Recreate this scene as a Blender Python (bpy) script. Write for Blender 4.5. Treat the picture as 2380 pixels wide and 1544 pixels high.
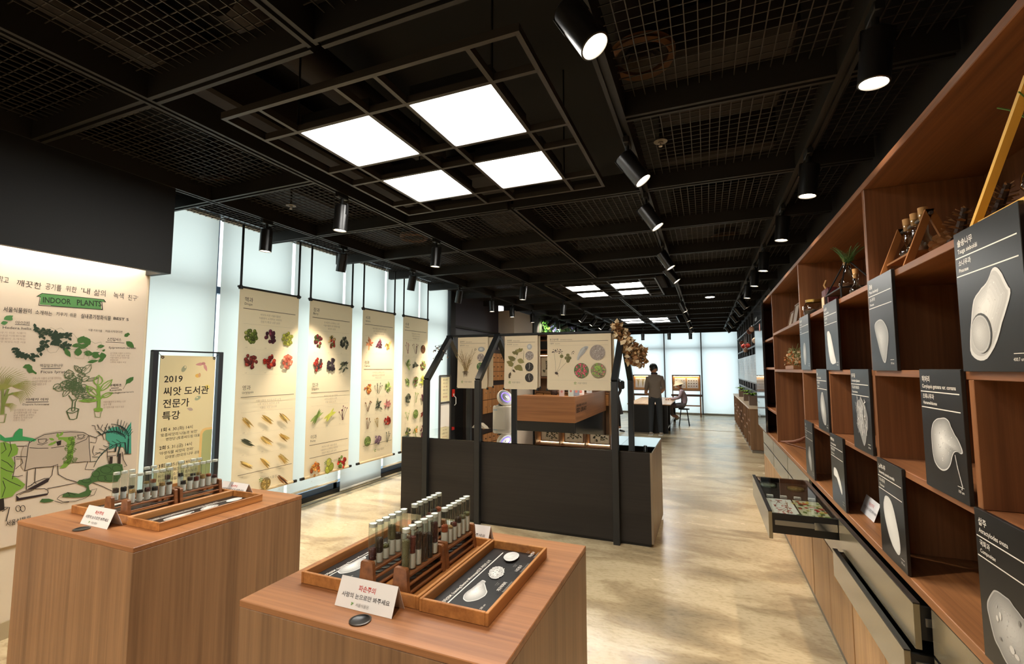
import bpy, math, random
from mathutils import Vector, Matrix
R = math.radians
random.seed(7)
scene = bpy.context.scene
for _o in list(bpy.data.objects):
    bpy.data.objects.remove(_o)
COL = scene.collection

# ------------------------------------------------------------------ camera
CAM_Z = 1.6
cam_data = bpy.data.cameras.new('camera')
cam_data.sensor_width = 36.0
cam_data.sensor_fit = 'HORIZONTAL'
cam_data.lens = 36.0 * 1085.2 / 2380.0
cam_data.clip_start = 0.05
cam = bpy.data.objects.new('camera', cam_data)
cam.location = (0, 0, CAM_Z)
cam.rotation_euler = (math.pi / 2 + 0.078747, 0, 0.39203)
COL.objects.link(cam)
scene.camera = cam

# ------------------------------------------------------------------ world, exposure
world = bpy.data.worlds.new('overcast_sky')
scene.world = world
world.use_nodes = True
_bg = world.node_tree.nodes['Background']
_bg.inputs[0].default_value = (0.94, 0.975, 1.0, 1)
_bg.inputs[1].default_value = 2.8
vs = scene.view_settings
vs.view_transform = 'Standard'
vs.look = 'None'
vs.exposure = 0.5
vs.gamma = 1.0
vs.use_curve_mapping = False
cy = scene.cycles
cy.use_denoising = True
cy.max_bounces = 8
cy.diffuse_bounces = 4
cy.glossy_bounces = 4
cy.transmission_bounces = 6
cy.transparent_max_bounces = 16
cy.caustics_reflective = False
cy.caustics_refractive = False
cy.sample_clamp_indirect = 4.0
PANEL_EMIT = 22.0          # ceiling light panels
SPOT_W = 60.0             # track spotlights
SPOT_COL = (1.0, 0.82, 0.62)
COVE = 26.0               # lamp hidden over the mural

# ------------------------------------------------------------------ helpers
def lin(c):
    o = []
    for v in c[:3]:
        v = v / 255.0
        o.append(v / 12.92 if v <= 0.04045 else ((v + 0.055) / 1.055) ** 2.4)
    return (o[0], o[1], o[2], 1.0)

MATS = {}
def mat(name, rgb, rough=0.5, metal=0.0, spec=0.5, emit=0.0, bump=0.0, bscale=60.0, var=0.0, vscale=4.0, coat=0.0):
    if name in MATS:
        return MATS[name]
    m = bpy.data.materials.new(name)
    m.use_nodes = True
    nt = m.node_tree
    p = nt.nodes['Principled BSDF']
    c = lin(rgb)
    p.inputs['Base Color'].default_value = c
    p.inputs['Roughness'].default_value = rough
    p.inputs['Metallic'].default_value = metal
    p.inputs['Specular IOR Level'].default_value = spec
    if coat:
        p.inputs['Coat Weight'].default_value = coat
        p.inputs['Coat Roughness'].default_value = 0.1
    if emit:
        p.inputs['Emission Color'].default_value = c
        p.inputs['Emission Strength'].default_value = emit
    if var or bump:
        tc = nt.nodes.new('ShaderNodeTexCoord')
        nz = nt.nodes.new('ShaderNodeTexNoise')
        nz.inputs['Scale'].default_value = vscale if var else bscale
        nz.inputs['Detail'].default_value = 5
        nt.links.new(tc.outputs['Object'], nz.inputs['Vector'])
        if var:
            mx = nt.nodes.new('ShaderNodeMix'); mx.data_type = 'RGBA'
            mx.inputs[6].default_value = tuple(v * (1 - var) for v in c[:3]) + (1,)
            mx.inputs[7].default_value = tuple(min(1, v * (1 + var)) for v in c[:3]) + (1,)
            nt.links.new(nz.outputs['Fac'], mx.inputs[0])
            nt.links.new(mx.outputs[2], p.inputs['Base Color'])
        if bump:
            bp = nt.nodes.new('ShaderNodeBump')
            bp.inputs['Strength'].default_value = bump
            bp.inputs['Distance'].default_value = 0.01
            nt.links.new(nz.outputs['Fac'], bp.inputs['Height'])
            nt.links.new(bp.outputs['Normal'], p.inputs['Normal'])
    MATS[name] = m
    return m

def wood(name, light, dark, axis='z', rough=0.42, band=9.0, spec=0.45):
    """procedural wood: long grain along one axis, plank-wide tone bands across it"""
    if name in MATS:
        return MATS[name]
    m = bpy.data.materials.new(name)
    m.use_nodes = True
    nt = m.node_tree
    p = nt.nodes['Principled BSDF']
    p.inputs['Roughness'].default_value = rough
    p.inputs['Specular IOR Level'].default_value = spec
    geo = nt.nodes.new('ShaderNodeNewGeometry')
    mp = nt.nodes.new('ShaderNodeMapping')
    s = {'x': (1.2, 55, 55), 'y': (55, 1.2, 55), 'z': (55, 55, 1.2)}[axis]
    mp.inputs['Scale'].default_value = s
    nt.links.new(geo.outputs['Position'], mp.inputs['Vector'])
    nz = nt.nodes.new('ShaderNodeTexNoise')
    nz.inputs['Scale'].default_value = 1.0
    nz.inputs['Detail'].default_value = 6
    nz.inputs['Roughness'].default_value = 0.62
    nt.links.new(mp.outputs['Vector'], nz.inputs['Vector'])
    mp2 = nt.nodes.new('ShaderNodeMapping')
    s2 = {'x': (0.25, band, band), 'y': (band, 0.25, band), 'z': (band, band, 0.25)}[axis]
    mp2.inputs['Scale'].default_value = s2
    nt.links.new(geo.outputs['Position'], mp2.inputs['Vector'])
    nb = nt.nodes.new('ShaderNodeTexNoise')
    nb.inputs['Scale'].default_value = 1.0
    nb.inputs['Detail'].default_value = 2
    nt.links.new(mp2.outputs['Vector'], nb.inputs['Vector'])
    ad = nt.nodes.new('ShaderNodeMath'); ad.operation = 'MULTIPLY_ADD'
    ad.inputs[1].default_value = 0.55
    nt.links.new(nz.outputs['Fac'], ad.inputs[0])
    ml = nt.nodes.new('ShaderNodeMath'); ml.operation = 'MULTIPLY'; ml.inputs[1].default_value = 0.5
    nt.links.new(nb.outputs['Fac'], ml.inputs[0])
    nt.links.new(ml.outputs[0], ad.inputs[2])
    cr = nt.nodes.new('ShaderNodeValToRGB')
    cr.color_ramp.elements[0].position = 0.33
    cr.color_ramp.elements[0].color = lin(dark)
    cr.color_ramp.elements[1].position = 0.70
    cr.color_ramp.elements[1].color = lin(light)
    nt.links.new(ad.outputs[0], cr.inputs[0])
    nt.links.new(cr.outputs[0], p.inputs['Base Color'])
    bp = nt.nodes.new('ShaderNodeBump')
    bp.inputs['Strength'].default_value = 0.08
    bp.inputs['Distance'].default_value = 0.004
    nt.links.new(nz.outputs['Fac'], bp.inputs['Height'])
    nt.links.new(bp.outputs['Normal'], p.inputs['Normal'])
    MATS[name] = m
    return m

def thin_glass(name, tint=(240, 246, 244), refl=1.0, rough=0.02, ior=1.45):
    """thin clear sheet: passes light straight through, mirrors by Fresnel"""
    if name in MATS:
        return MATS[name]
    m = bpy.data.materials.new(name)
    m.use_nodes = True
    nt = m.node_tree
    nt.nodes.remove(nt.nodes['Principled BSDF'])
    out = nt.nodes['Material Output']
    tr = nt.nodes.new('ShaderNodeBsdfTransparent'); tr.inputs[0].default_value = lin(tint)
    gl = nt.nodes.new('ShaderNodeBsdfGlossy'); gl.inputs['Roughness'].default_value = rough
    # Schlick reflectance that is the same from both sides of the sheet
    f0 = ((ior - 1) / (ior + 1)) ** 2
    ge = nt.nodes.new('ShaderNodeNewGeometry')
    dt = nt.nodes.new('ShaderNodeVectorMath'); dt.operation = 'DOT_PRODUCT'
    nt.links.new(ge.outputs['Incoming'], dt.inputs[0]); nt.links.new(ge.outputs['Normal'], dt.inputs[1])
    ab = nt.nodes.new('ShaderNodeMath'); ab.operation = 'ABSOLUTE'
    nt.links.new(dt.outputs['Value'], ab.inputs[0])
    om = nt.nodes.new('ShaderNodeMath'); om.operation = 'SUBTRACT'; om.inputs[0].default_value = 1.0; om.use_clamp = True
    nt.links.new(ab.outputs[0], om.inputs[1])
    pw_ = nt.nodes.new('ShaderNodeMath'); pw_.operation = 'POWER'; pw_.inputs[1].default_value = 5.0
    nt.links.new(om.outputs[0], pw_.inputs[0])
    mu = nt.nodes.new('ShaderNodeMath'); mu.operation = 'MULTIPLY_ADD'; mu.use_clamp = True
    mu.inputs[1].default_value = (1 - f0) * refl; mu.inputs[2].default_value = f0 * refl
    nt.links.new(pw_.outputs[0], mu.inputs[0])
    mx = nt.nodes.new('ShaderNodeMixShader')
    nt.links.new(mu.outputs[0], mx.inputs[0])
    nt.links.new(tr.outputs[0], mx.inputs[1])
    nt.links.new(gl.outputs[0], mx.inputs[2])
    nt.links.new(mx.outputs[0], out.inputs['Surface'])
    MATS[name] = m
    return m

def cloth(name, rgb, trans=0.45):
    """woven sheet that lets part of the light through"""
    if name in MATS:
        return MATS[name]
    m = bpy.data.materials.new(name)
    m.use_nodes = True
    nt = m.node_tree
    nt.nodes.remove(nt.nodes['Principled BSDF'])
    out = nt.nodes['Material Output']
    di = nt.nodes.new('ShaderNodeBsdfDiffuse'); di.inputs[0].default_value = lin(rgb)
    tl = nt.nodes.new('ShaderNodeBsdfTranslucent'); tl.inputs[0].default_value = lin(rgb)
    mx = nt.nodes.new('ShaderNodeMixShader'); mx.inputs[0].default_value = trans
    nt.links.new(di.outputs[0], mx.inputs[1])
    nt.links.new(tl.outputs[0], mx.inputs[2])
    nt.links.new(mx.outputs[0], out.inputs['Surface'])
    MATS[name] = m
    return m

def print_mat(name, rough=0.6, spec=0.3):
    """printed ink: colours come with the print's own shapes"""
    if name in MATS:
        return MATS[name]
    m = bpy.data.materials.new(name)
    m.use_nodes = True
    nt = m.node_tree
    p = nt.nodes['Principled BSDF']
    at = nt.nodes.new('ShaderNodeAttribute'); at.attribute_name = 'Col'
    nt.links.new(at.outputs['Color'], p.inputs['Base Color'])
    p.inputs['Roughness'].default_value = rough
    p.inputs['Specular IOR Level'].default_value = spec
    MATS[name] = m
    return m

class MB:
    """mesh builder in world coordinates"""
    def __init__(self):
        self.v = []; self.f = []; self.mi = []; self.sm = []
    def add(self, vs_, fs, mi=0, smooth=False):
        n = len(self.v)
        self.v.extend([tuple(q) for q in vs_])
        for f in fs:
            self.f.append([n + i for i in f]); self.mi.append(mi); self.sm.append(smooth)
        return self
    def box(self, a, b, mi=0):
        x0, y0, z0 = a; x1, y1, z1 = b
        vs_ = [(x0, y0, z0), (x1, y0, z0), (x1, y1, z0), (x0, y1, z0), (x0, y0, z1), (x1, y0, z1), (x1, y1, z1), (x0, y1, z1)]
        return self.add(vs_, [(0, 3, 2, 1), (4, 5, 6, 7), (0, 1, 5, 4), (1, 2, 6, 5), (2, 3, 7, 6), (3, 0, 4, 7)], mi)
    def bbox(self, a, b, c=0.004, mi=0):
        """box with chamfered edges"""
        lo = [min(a[i], b[i]) for i in range(3)]; hi = [max(a[i], b[i]) for i in range(3)]
        c = min(c, min(hi[i] - lo[i] for i in range(3)) * 0.45)
        vs_ = []; idx = {}
        for sx in (0, 1):
            for sy in (0, 1):
                for sz in (0, 1):
                    s = (sx, sy, sz)
                    for ax in range(3):
                        q = []
                        for i in range(3):
                            base = hi[i] if s[i] else lo[i]
                            q.append(base if i == ax else base + (-c if s[i] else c))
                        idx[(s, ax)] = len(vs_); vs_.append(q)
        fs = []
        for ax in range(3):
            o1, o2 = [(1, 2), (2, 0), (0, 1)][ax]
            for sv in (0, 1):
                ring = []
                for u, w in ((0, 0), (1, 0), (1, 1), (0, 1)):
                    s = [0, 0, 0]; s[ax] = sv; s[o1] = u; s[o2] = w
                    ring.append(idx[(tuple(s), ax)])
                fs.append(ring if sv else ring[::-1])
        for ax in range(3):       # edges along ax
            o1, o2 = [(1, 2), (2, 0), (0, 1)][ax]
            for u in (0, 1):
                for w in (0, 1):
                    s0 = [0, 0, 0]; s0[o1] = u; s0[o2] = w; s1 = list(s0); s1[ax] = 1
                    f = [idx[(tuple(s0), o1)], idx[(tuple(s1), o1)], idx[(tuple(s1), o2)], idx[(tuple(s0), o2)]]
                    fs.append(f if (u + w) % 2 == 1 else f[::-1])
        for sx in (0, 1):
            for sy in (0, 1):
                for sz in (0, 1):
                    s = (sx, sy, sz)
                    f = [idx[(s, 0)], idx[(s, 1)], idx[(s, 2)]]
                    fs.append(f if (sx + sy + sz) % 2 == 1 else f[::-1])
        return self.add(vs_, fs, mi)
    def cyl(self, p0, p1, r0, r1=None, n=16, mi=0, caps=(True, True), smooth=True):
        if r1 is None: r1 = r0
        p0 = Vector(p0); p1 = Vector(p1)
        d = (p1 - p0).normalized()
        u = d.orthogonal().normalized(); w = d.cross(u)
        vs_ = []
        for p, r in ((p0, r0), (p1, r1)):
            for i in range(n):
                a = 2 * math.pi * i / n
                vs_.append(p + (u * math.cos(a) + w * math.sin(a)) * r)
        self.add(vs_, [(i, (i + 1) % n, n + (i + 1) % n, n + i) for i in range(n)], mi, smooth)
        b = len(self.v) - 2 * n
        if caps[0]: self.f.append([b + i for i in reversed(range(n))]); self.mi.append(mi); self.sm.append(False)
        if caps[1]: self.f.append([b + n + i for i in range(n)]); self.mi.append(mi); self.sm.append(False)
        return self
    def lathe(self, c, prof, n=20, mi=0, axis=(0, 0, 1), smooth=True):
        """prof: list of (radius, height) along axis from point c"""
        c = Vector(c); d = Vector(axis).normalized()
        u = d.orthogonal().normalized(); w = d.cross(u)
        vs_ = []
        for r, h in prof:
            for i in range(n):
                a = 2 * math.pi * i / n
                vs_.append(c + d * h + (u * math.cos(a) + w * math.sin(a)) * max(r, 1e-5))
        fs = []
        for k in range(len(prof) - 1):
            for i in range(n):
                j = (i + 1) % n
                fs.append((k * n + i, k * n + j, (k + 1) * n + j, (k + 1) * n + i))
        return self.add(vs_, fs, mi, smooth)
    def tube(self, pts, r, n=8, mi=0, smooth=True):
        """tube along a path; r a number or one radius per point"""
        pts = [Vector(p) for p in pts]
        m_ = len(pts)
        rs = [r] * m_ if not hasattr(r, '__len__') else r
        t0 = (pts[1] - pts[0]).normalized()
        u = t0.orthogonal().normalized()
        vs_ = []
        for k in range(m_):
            t = (pts[min(k + 1, m_ - 1)] - pts[max(k - 1, 0)]).normalized()
            u = (u - t * u.dot(t)).normalized()
            w = t.cross(u)
            for i in range(n):
                a = 2 * math.pi * i / n
                vs_.append(pts[k] + (u * math.cos(a) + w * math.sin(a)) * rs[k])
        fs = [(k * n + i, k * n + (i + 1) % n, (k + 1) * n + (i + 1) % n, (k + 1) * n + i) for k in range(m_ - 1) for i in range(n)]
        fs.append(tuple(reversed(range(n)))); fs.append(tuple((m_ - 1) * n + i for i in range(n)))
        return self.add(vs_, fs, mi, smooth)
    def prism(self, poly, vec, mi=0):
        """flat polygon (3D points) extruded by vec"""
        n = len(poly); vec = Vector(vec)
        vs_ = [Vector(p) for p in poly] + [Vector(p) + vec for p in poly]
        fs = [tuple(reversed(range(n))), tuple(range(n, 2 * n))] + [(i, (i + 1) % n, n + (i + 1) % n, n + i) for i in range(n)]
        return self.add(vs_, fs, mi)
    def quad(self, a, b, c, d, mi=0):
        return self.add([a, b, c, d], [(0, 1, 2, 3)], mi)
    def sphere(self, c, r, seg=12, rings=8, mi=0, sc=(1, 1, 1)):
        vs_ = []
        for k in range(rings + 1):
            t = math.pi * k / rings
            for i in range(seg):
                a = 2 * math.pi * i / seg
                vs_.append((c[0] + r * sc[0] * math.sin(t) * math.cos(a), c[1] + r * sc[1] * math.sin(t) * math.sin(a), c[2] + r * sc[2] * math.cos(t)))
        fs = [(k * seg + i, (k + 1) * seg + i, (k + 1) * seg + (i + 1) % seg, k * seg + (i + 1) % seg) for k in range(rings) for i in range(seg)]
        return self.add(vs_, fs, mi, True)
    def mesh(self, name, mats, off=(0, 0, 0)):
        me = bpy.data.meshes.new(name)
        ox, oy, oz = off
        me.from_pydata([(x - ox, y - oy, z - oz) for x, y, z in self.v], [], self.f)
        for mm in (mats if isinstance(mats, (list, tuple)) else [mats]):
            me.materials.append(mm)
        me.polygons.foreach_set('material_index', self.mi)
        me.polygons.foreach_set('use_smooth', self.sm)
        me.update()
        if any(self.sm):
            me.set_sharp_from_angle(angle=R(40))
        return me
    def build(self, name, mats, parent=None, loc=None, label=None):
        """link as one object. Coordinates are world ones; the origin goes to the parent's place or to loc"""
        off = tuple(parent['_at']) if parent is not None and '_at' in parent else (loc or (0, 0, 0))
        me = self.mesh(name, mats, off)
        o = bpy.data.objects.new(name, me)
        COL.objects.link(o)
        if parent is not None:
            o.parent = parent
            o['_at'] = off
        else:
            o.location = off
            o['_at'] = off
        if label: o['label'] = label
        return o

def tag(o, label=None, cat=None, group=None, kind=None):
    if label: o['label'] = label
    if cat: o['category'] = cat
    if group: o['group'] = group
    if kind: o['kind'] = kind
    return o

def thing(name, label, cat, loc=(0, 0, 0), group=None, rz=0.0, kind=None):
    o = bpy.data.objects.new(name, None)
    o.empty_display_size = 0.05
    o.location = loc
    o.rotation_euler = (0, 0, rz)
    o['_at'] = tuple(loc)
    COL.objects.link(o)
    return tag(o, label, cat, group, kind)

def one(mb, name, mats, label, cat, loc, group=None):
    return tag(mb.build(name, mats, None, loc), label, cat, group)

def struct(mb, name, mats, loc=(0, 0, 0)):
    o = mb.build(name, mats, None, loc)
    o['kind'] = 'structure'
    return o

def copy_tree(o, parent=None):
    c = o.copy(); COL.objects.link(c); c.parent = parent
    for ch in list(o.children):
        copy_tree(ch, c)
    return c

ORD = ['first', 'second', 'third', 'fourth', 'fifth', 'sixth', 'seventh', 'eighth', 'ninth', 'tenth', 'eleventh', 'twelfth', 'thirteenth']

# ------------------------------------------------------------------ flat prints (ink shapes on a board)
PRINTS = []
class Print:
    def __init__(self, origin, U, V, step=0.00004, lift=0.0006):
        self.o = Vector(origin); self.U = Vector(U).normalized(); self.V = Vector(V).normalized()
        self.N = self.U.cross(self.V).normalized()
        self.step = step; self.lift = lift; self.k = 0
        self.v = []; self.f = []; self.c = []; self.texts = []
    def P(self, u, v, k=None):
        k = self.k if k is None else k
        return self.o + self.U * u + self.V * v + self.N * (self.lift + self.step * k)
    def poly(self, pts, col, nl=True):
        if nl: self.k += 1
        n = len(self.v)
        self.v.extend(tuple(self.P(u, v)) for u, v in pts)
        self.f.append(list(range(n, n + len(pts)))); self.c.append(lin(col))
        return self
    def rect(self, u0, v0, u1, v1, col):
        return self.poly([(u0, v0), (u1, v0), (u1, v1), (u0, v1)], col)
    def ell(self, u, v, a, b, col, rot=0.0, n=12, nl=True):
        ca, sa = math.cos(rot), math.sin(rot)
        return self.poly([(u + a * math.cos(t) * ca - b * math.sin(t) * sa, v + a * math.cos(t) * sa + b * math.sin(t) * ca)
                          for t in (2 * math.pi * i / n for i in range(n))], col, nl)
    def leaf(self, u, v, L, w, rot, col, nl=True):
        """pointed leaf with its base at (u, v)"""
        ca, sa = math.cos(rot), math.sin(rot)
        sh = [(0, 0), (.2, .7), (.45, 1), (.75, .62), (1, 0), (.75, -.62), (.45, -1), (.2, -.7)]
        return self.poly([(u + L * a * ca - w * b * sa, v + L * a * sa + w * b * ca) for a, b in sh], col, nl)
    def line(self, pts, w, col, taper=False):
        self.k += 1
        n0 = len(self.v); m_ = len(pts)
        for i, (u, v) in enumerate(pts):
            a = pts[max(i - 1, 0)]; b = pts[min(i + 1, m_ - 1)]
            du, dv = b[0] - a[0], b[1] - a[1]
            l = math.hypot(du, dv) or 1.0
            h = w / 2 * ((1 - 0.75 * i / (m_ - 1)) if taper else 1)
            self.v.append(tuple(self.P(u - dv / l * h, v + du / l * h)))
            self.v.append(tuple(self.P(u + dv / l * h, v - du / l * h)))
        for i in range(m_ - 1):
            k = n0 + 2 * i
            self.f.append([k, k + 1, k + 3, k + 2]); self.c.append(lin(col))
        return self
    def text(self, body, u, v, size, col, align='LEFT', rot=0.0, bold=0.0, width=None, sx=1.0):
        self.k += 1
        self.texts.append((body, u, v, size, col, align, rot, bold, width, sx, self.k))
        return self
    def done(self, name, parent, matname='print_matt', rough=0.6, spec=0.3, label=None):
        PRINTS.append((self, name, parent, print_mat(matname, rough, spec), label))

def finish_prints():
    """turn all pending lettering into mesh in one evaluation, then link every print"""
    jobs = []
    for pr, *_ in PRINTS:
        for t in pr.texts:
            c = bpy.data.curves.new('lettering', 'FONT')
            c.body = t[0]; c.size = t[3]; c.resolution_u = 2
            c.align_x = t[5]
            c.offset = t[7] * t[3]
            o = bpy.data.objects.new('lettering', c)
            COL.objects.link(o)
            jobs.append((pr, t, o, c))
    dg = bpy.context.evaluated_depsgraph_get()
    dg.update()
    for pr, t, o, c in jobs:
        me = bpy.data.meshes.new_from_object(o.evaluated_get(dg))
        body, u, v, size, col, align, rot, bold, width, sx, k = t
        vs_ = [(q.co.x, q.co.y) for q in me.vertices]
        if vs_:
            if width:
                w_ = max(q[0] for q in vs_) - min(q[0] for q in vs_)
                sx = width / w_ if w_ > 1e-6 else 1
            ca, sa = math.cos(rot), math.sin(rot)
            n0 = len(pr.v)
            for x, y in vs_:
                x *= sx
                pr.v.append(tuple(pr.P(u + x * ca - y * sa, v + x * sa + y * ca, k)))
            cl = lin(col)
            for pl in me.polygons:
                pr.f.append([n0 + i for i in pl.vertices]); pr.c.append(cl)
        bpy.data.meshes.remove(me)
    for pr, t, o, c in jobs:
        bpy.data.objects.remove(o)
        bpy.data.curves.remove(c)
    for pr, name, parent, m, label in PRINTS:
        if not pr.f: continue
        ox, oy, oz = parent['_at']
        me = bpy.data.meshes.new(name)
        me.from_pydata([(x - ox, y - oy, z - oz) for x, y, z in pr.v], [], pr.f)
        me.materials.append(m)
        at = me.color_attributes.new('Col', 'FLOAT_COLOR', 'CORNER')
        flat = []
        for f, c in zip(pr.f, pr.c):
            flat.extend(list(c) * len(f))
        at.data.foreach_set('color', flat)
        me.update()
        o = bpy.data.objects.new(name, me)
        COL.objects.link(o)
        o.parent = parent
        if label: o['label'] = label
        if name in ('printed_text', 'printed_plants'): o['kind'] = 'stuff'

# ------------------------------------------------------------------ common materials
W_Z = wood('walnut_upright_grain', (158, 120, 86), (104, 76, 54), 'z')
W_Y = wood('walnut_grain_along_room', (170, 118, 74), (108, 68, 42), 'y')
W_X = wood('walnut_grain_across_room', (174, 120, 76), (112, 70, 43), 'x')
W_D = wood('oak_drawer_front_grain', (200, 160, 112), (152, 112, 74), 'z')
BLACK = mat('black_painted_steel', (22, 22, 21), 0.5, 0.0, 0.5)
DARKRAIL = mat('charcoal_ceiling_paint', (30, 28, 25), 0.55, 0, 0.4)
SATIN_BLACK = mat('satin_black_board', (26, 26, 27), 0.32, 0, 0.5)
BLACK_LAM = wood('black_stained_veneer', (44, 40, 37), (30, 27, 25), 'x', 0.5, 6.0, 0.35)
WHITE = mat('white_paint', (236, 234, 228), 0.55)
CREAM = mat('cream_wall_paint', (226, 212, 188), 0.65, var=0.03, vscale=2)
STEEL = mat('brushed_steel', (150, 150, 148), 0.3, 0.9)
CHROME = mat('chrome', (200, 200, 200), 0.12, 1.0)
LAMP_ON = mat('lamp_lens_lit', (255, 240, 214), 0.4, emit=14.0)
LAMP_RIM = mat('lamp_reflector_white', (236, 228, 214), 0.4)
GLASS = thin_glass('clear_glass')
PAPER = mat('white_paper', (240, 238, 235), 0.6)
CREAM_PAPER = mat('cream_poster_paper', (226, 211, 182), 0.7)
COTTON = mat('white_cotton', (240, 238, 232), 0.9)
SKIN = mat('skin', (190, 140, 112), 0.55)
HAIR = mat('dark_hair', (26, 22, 20), 0.5)
# ================================================================== the setting
def floor_mat():
    m = bpy.data.materials.new('polished_swirled_concrete')
    m.use_nodes = True
    nt = m.node_tree
    p = nt.nodes['Principled BSDF']
    geo = nt.nodes.new('ShaderNodeNewGeometry')
    mp = nt.nodes.new('ShaderNodeMapping')
    mp.inputs['Rotation'].default_value = (0, 0, R(-14))
    mp.inputs['Scale'].default_value = (0.8, 1.75, 1)
    nt.links.new(geo.outputs['Position'], mp.inputs['Vector'])
    n1 = nt.nodes.new('ShaderNodeTexNoise')
    n1.inputs['Scale'].default_value = 1.35; n1.inputs['Detail'].default_value = 9
    n1.inputs['Roughness'].default_value = 0.58; n1.inputs['Distortion'].default_value = 0.55
    nt.links.new(mp.outputs[0], n1.inputs['Vector'])
    cr = nt.nodes.new('ShaderNodeValToRGB')
    e = cr.color_ramp.elements
    e[0].position = 0.28; e[0].color = lin((142, 128, 102))
    e[1].position = 0.72; e[1].color = lin((224, 206, 170))
    k = e.new(0.44); k.color = lin((182, 162, 128))
    k = e.new(0.52); k.color = lin((208, 190, 154))
    nt.links.new(n1.outputs['Fac'], cr.inputs[0])
    n2 = nt.nodes.new('ShaderNodeTexNoise')
    n2.inputs['Scale'].default_value = 30; n2.inputs['Detail'].default_value = 6
    nt.links.new(mp.outputs[0], n2.inputs['Vector'])
    mx = nt.nodes.new('ShaderNodeMix'); mx.data_type = 'RGBA'; mx.blend_type = 'MULTIPLY'
    mx.inputs[0].default_value = 0.35
    cr2 = nt.nodes.new('ShaderNodeValToRGB')
    cr2.color_ramp.elements[0].position = 0.36; cr2.color_ramp.elements[0].color = (0.55, 0.5, 0.43, 1)
    cr2.color_ramp.elements[1].position = 0.5; cr2.color_ramp.elements[1].color = (1, 1, 1, 1)
    nt.links.new(n2.outputs['Fac'], cr2.inputs[0])
    nt.links.new(cr.outputs[0], mx.inputs[6]); nt.links.new(cr2.outputs[0], mx.inputs[7])
    nt.links.new(mx.outputs[2], p.inputs['Base Color'])
    mr = nt.nodes.new('ShaderNodeMapRange')
    mr.inputs['To Min'].default_value = 0.16; mr.inputs['To Max'].default_value = 0.34
    nt.links.new(n1.outputs['Fac'], mr.inputs['Value'])
    nt.links.new(mr.outputs[0], p.inputs['Roughness'])
    p.inputs['Specular IOR Level'].default_value = 0.5
    bp = nt.nodes.new('ShaderNodeBump'); bp.inputs['Strength'].default_value = 0.06; bp.inputs['Distance'].default_value = 0.02
    nt.links.new(n2.outputs['Fac'], bp.inputs['Height'])
    nt.links.new(bp.outputs[0], p.inputs['Normal'])
    return m

ZC = 2.95                 # underside of the ceiling rails
YB, YF = -5.2, 17.75      # back wall and far glass wall
XR, XW = 1.07, -4.44      # right wall and window plane
f = struct(MB().box((-6.0, YB, -0.12), (1.6, 18.4, 0.0)), 'floor', floor_mat())
struct(MB().box((-0.95, 13.30, 0.0), (0.75, 13.34, 0.004)), 'trim_1', mat('floor_joint_strip', (206, 190, 166), 0.4, 0.3))
struct(MB().box((-4.40, 2.25, 0.0), (-4.36, 7.6, 0.006)), 'trim_2', mat('floor_slot_cover', (120, 110, 92), 0.5, 0.3))

DARKWALL = mat('dark_grey_wall', (34, 33, 33), 0.6, var=0.08, vscale=3)
struct(MB().box((XR, YB, 0), (XR + 0.15, YF, 3.9)), 'wall_right', DARKWALL)
struct(MB().box((-6.0, YB - 0.15, 0), (1.3, YB, 3.9)), 'wall_back', mat('pale_back_wall', (196, 188, 178), 0.7))
# left wall: mural wall (near), then glass, then dark panelling, column, inner wall
ml = struct(MB().box((-4.62, YB, 0), (-3.90, 2.20, 2.42)), 'wall_left', CREAM)
struct(MB().box((-3.90, YB, 0.0), (-3.89, 2.19, 0.10)), 'baseboard_left', mat('baseboard_sand', (176, 160, 128), 0.6))
bk = struct(MB().box((-4.62, YB, 2.42), (-4.20, 2.19, 3.7), 0), 'trim_3', mat('bulkhead_black', (11, 11, 10), 0.6))
bk['kind'] = 'structure'
MB().box((-3.68, YB, 2.30), (-3.64, 2.19, 3.1)).box((-4.20, 2.15, 2.42), (-3.68, 2.19, 3.1)).box((-3.87, 2.15, 2.30), (-3.68, 2.19, 2.42)).box((-4.20, YB, 2.46), (-3.68, 2.15, 2.5)).build('bulkhead_face', mat('bulkhead_black', (11, 11, 10), 0.6), bk)
cov = MB().box((-3.82, YB + 0.1, 2.425), (-3.75, 2.12, 2.44)).build('cove_lamp', mat('cove_lamp_lit', (255, 244, 226), 0.5, emit=COVE), bk)
struct(MB().box((-4.62, 7.78, 0), (-4.48, 10.0, 3.9)), 'wall_left_panelling', mat('dark_panel_violet_lit', (58, 54, 66), 0.45, var=0.05))  # violet tint puts the grow lamps' light into the dark panel colour
cl = struct(MB().box((-4.62, 10.0, 0), (-4.08, 11.25, 2.96)), 'wall_left_column', mat('pale_column_paint', (228, 216, 200), 0.65))
struct(MB().box((-4.62, 11.25, 0), (-4.05, YF, 3.9)), 'wall_left_inner', DARKWALL)

# ---- ceiling: slab, rails, mesh panels, lamp grids
ceil_root = thing('ceiling', None, None, (0, 0, ZC), kind='structure')
DUCT = mat('duct_paint_brown_black', (42, 34, 30), 0.7, var=0.15, vscale=1.5)
MB().box((-4.75, YB, 3.75), (1.3, YF + 0.6, 3.95)).build('slab', mat('slab_black', (20, 18, 17), 0.8), ceil_root)
for (a, b) in (((-3.3, 0.2, 3.3), (-2.75, 17, 3.6)), ((-0.25, 2.6, 3.32), (0.5, 3.4, 3.6)), ((-0.3, 3.9, 3.3), (0.55, 4.45, 3.62)), ((-0.3, 5.4, 3.3), (0.55, 17, 3.6)), ((-2.4, 3.7, 3.35), (-1.7, 6.7, 3.6)), ((-1.2, 9.2, 3.35), (-0.7, 12.1, 3.6)), ((-0.2, 0.9, 3.42), (0.6, 1.6, 3.65)), ((-4.3, 3.2, 3.4), (-3.8, 16, 3.65))):
    MB().bbox(a, b, 0.02).build('air_duct', DUCT, ceil_root)
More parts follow.
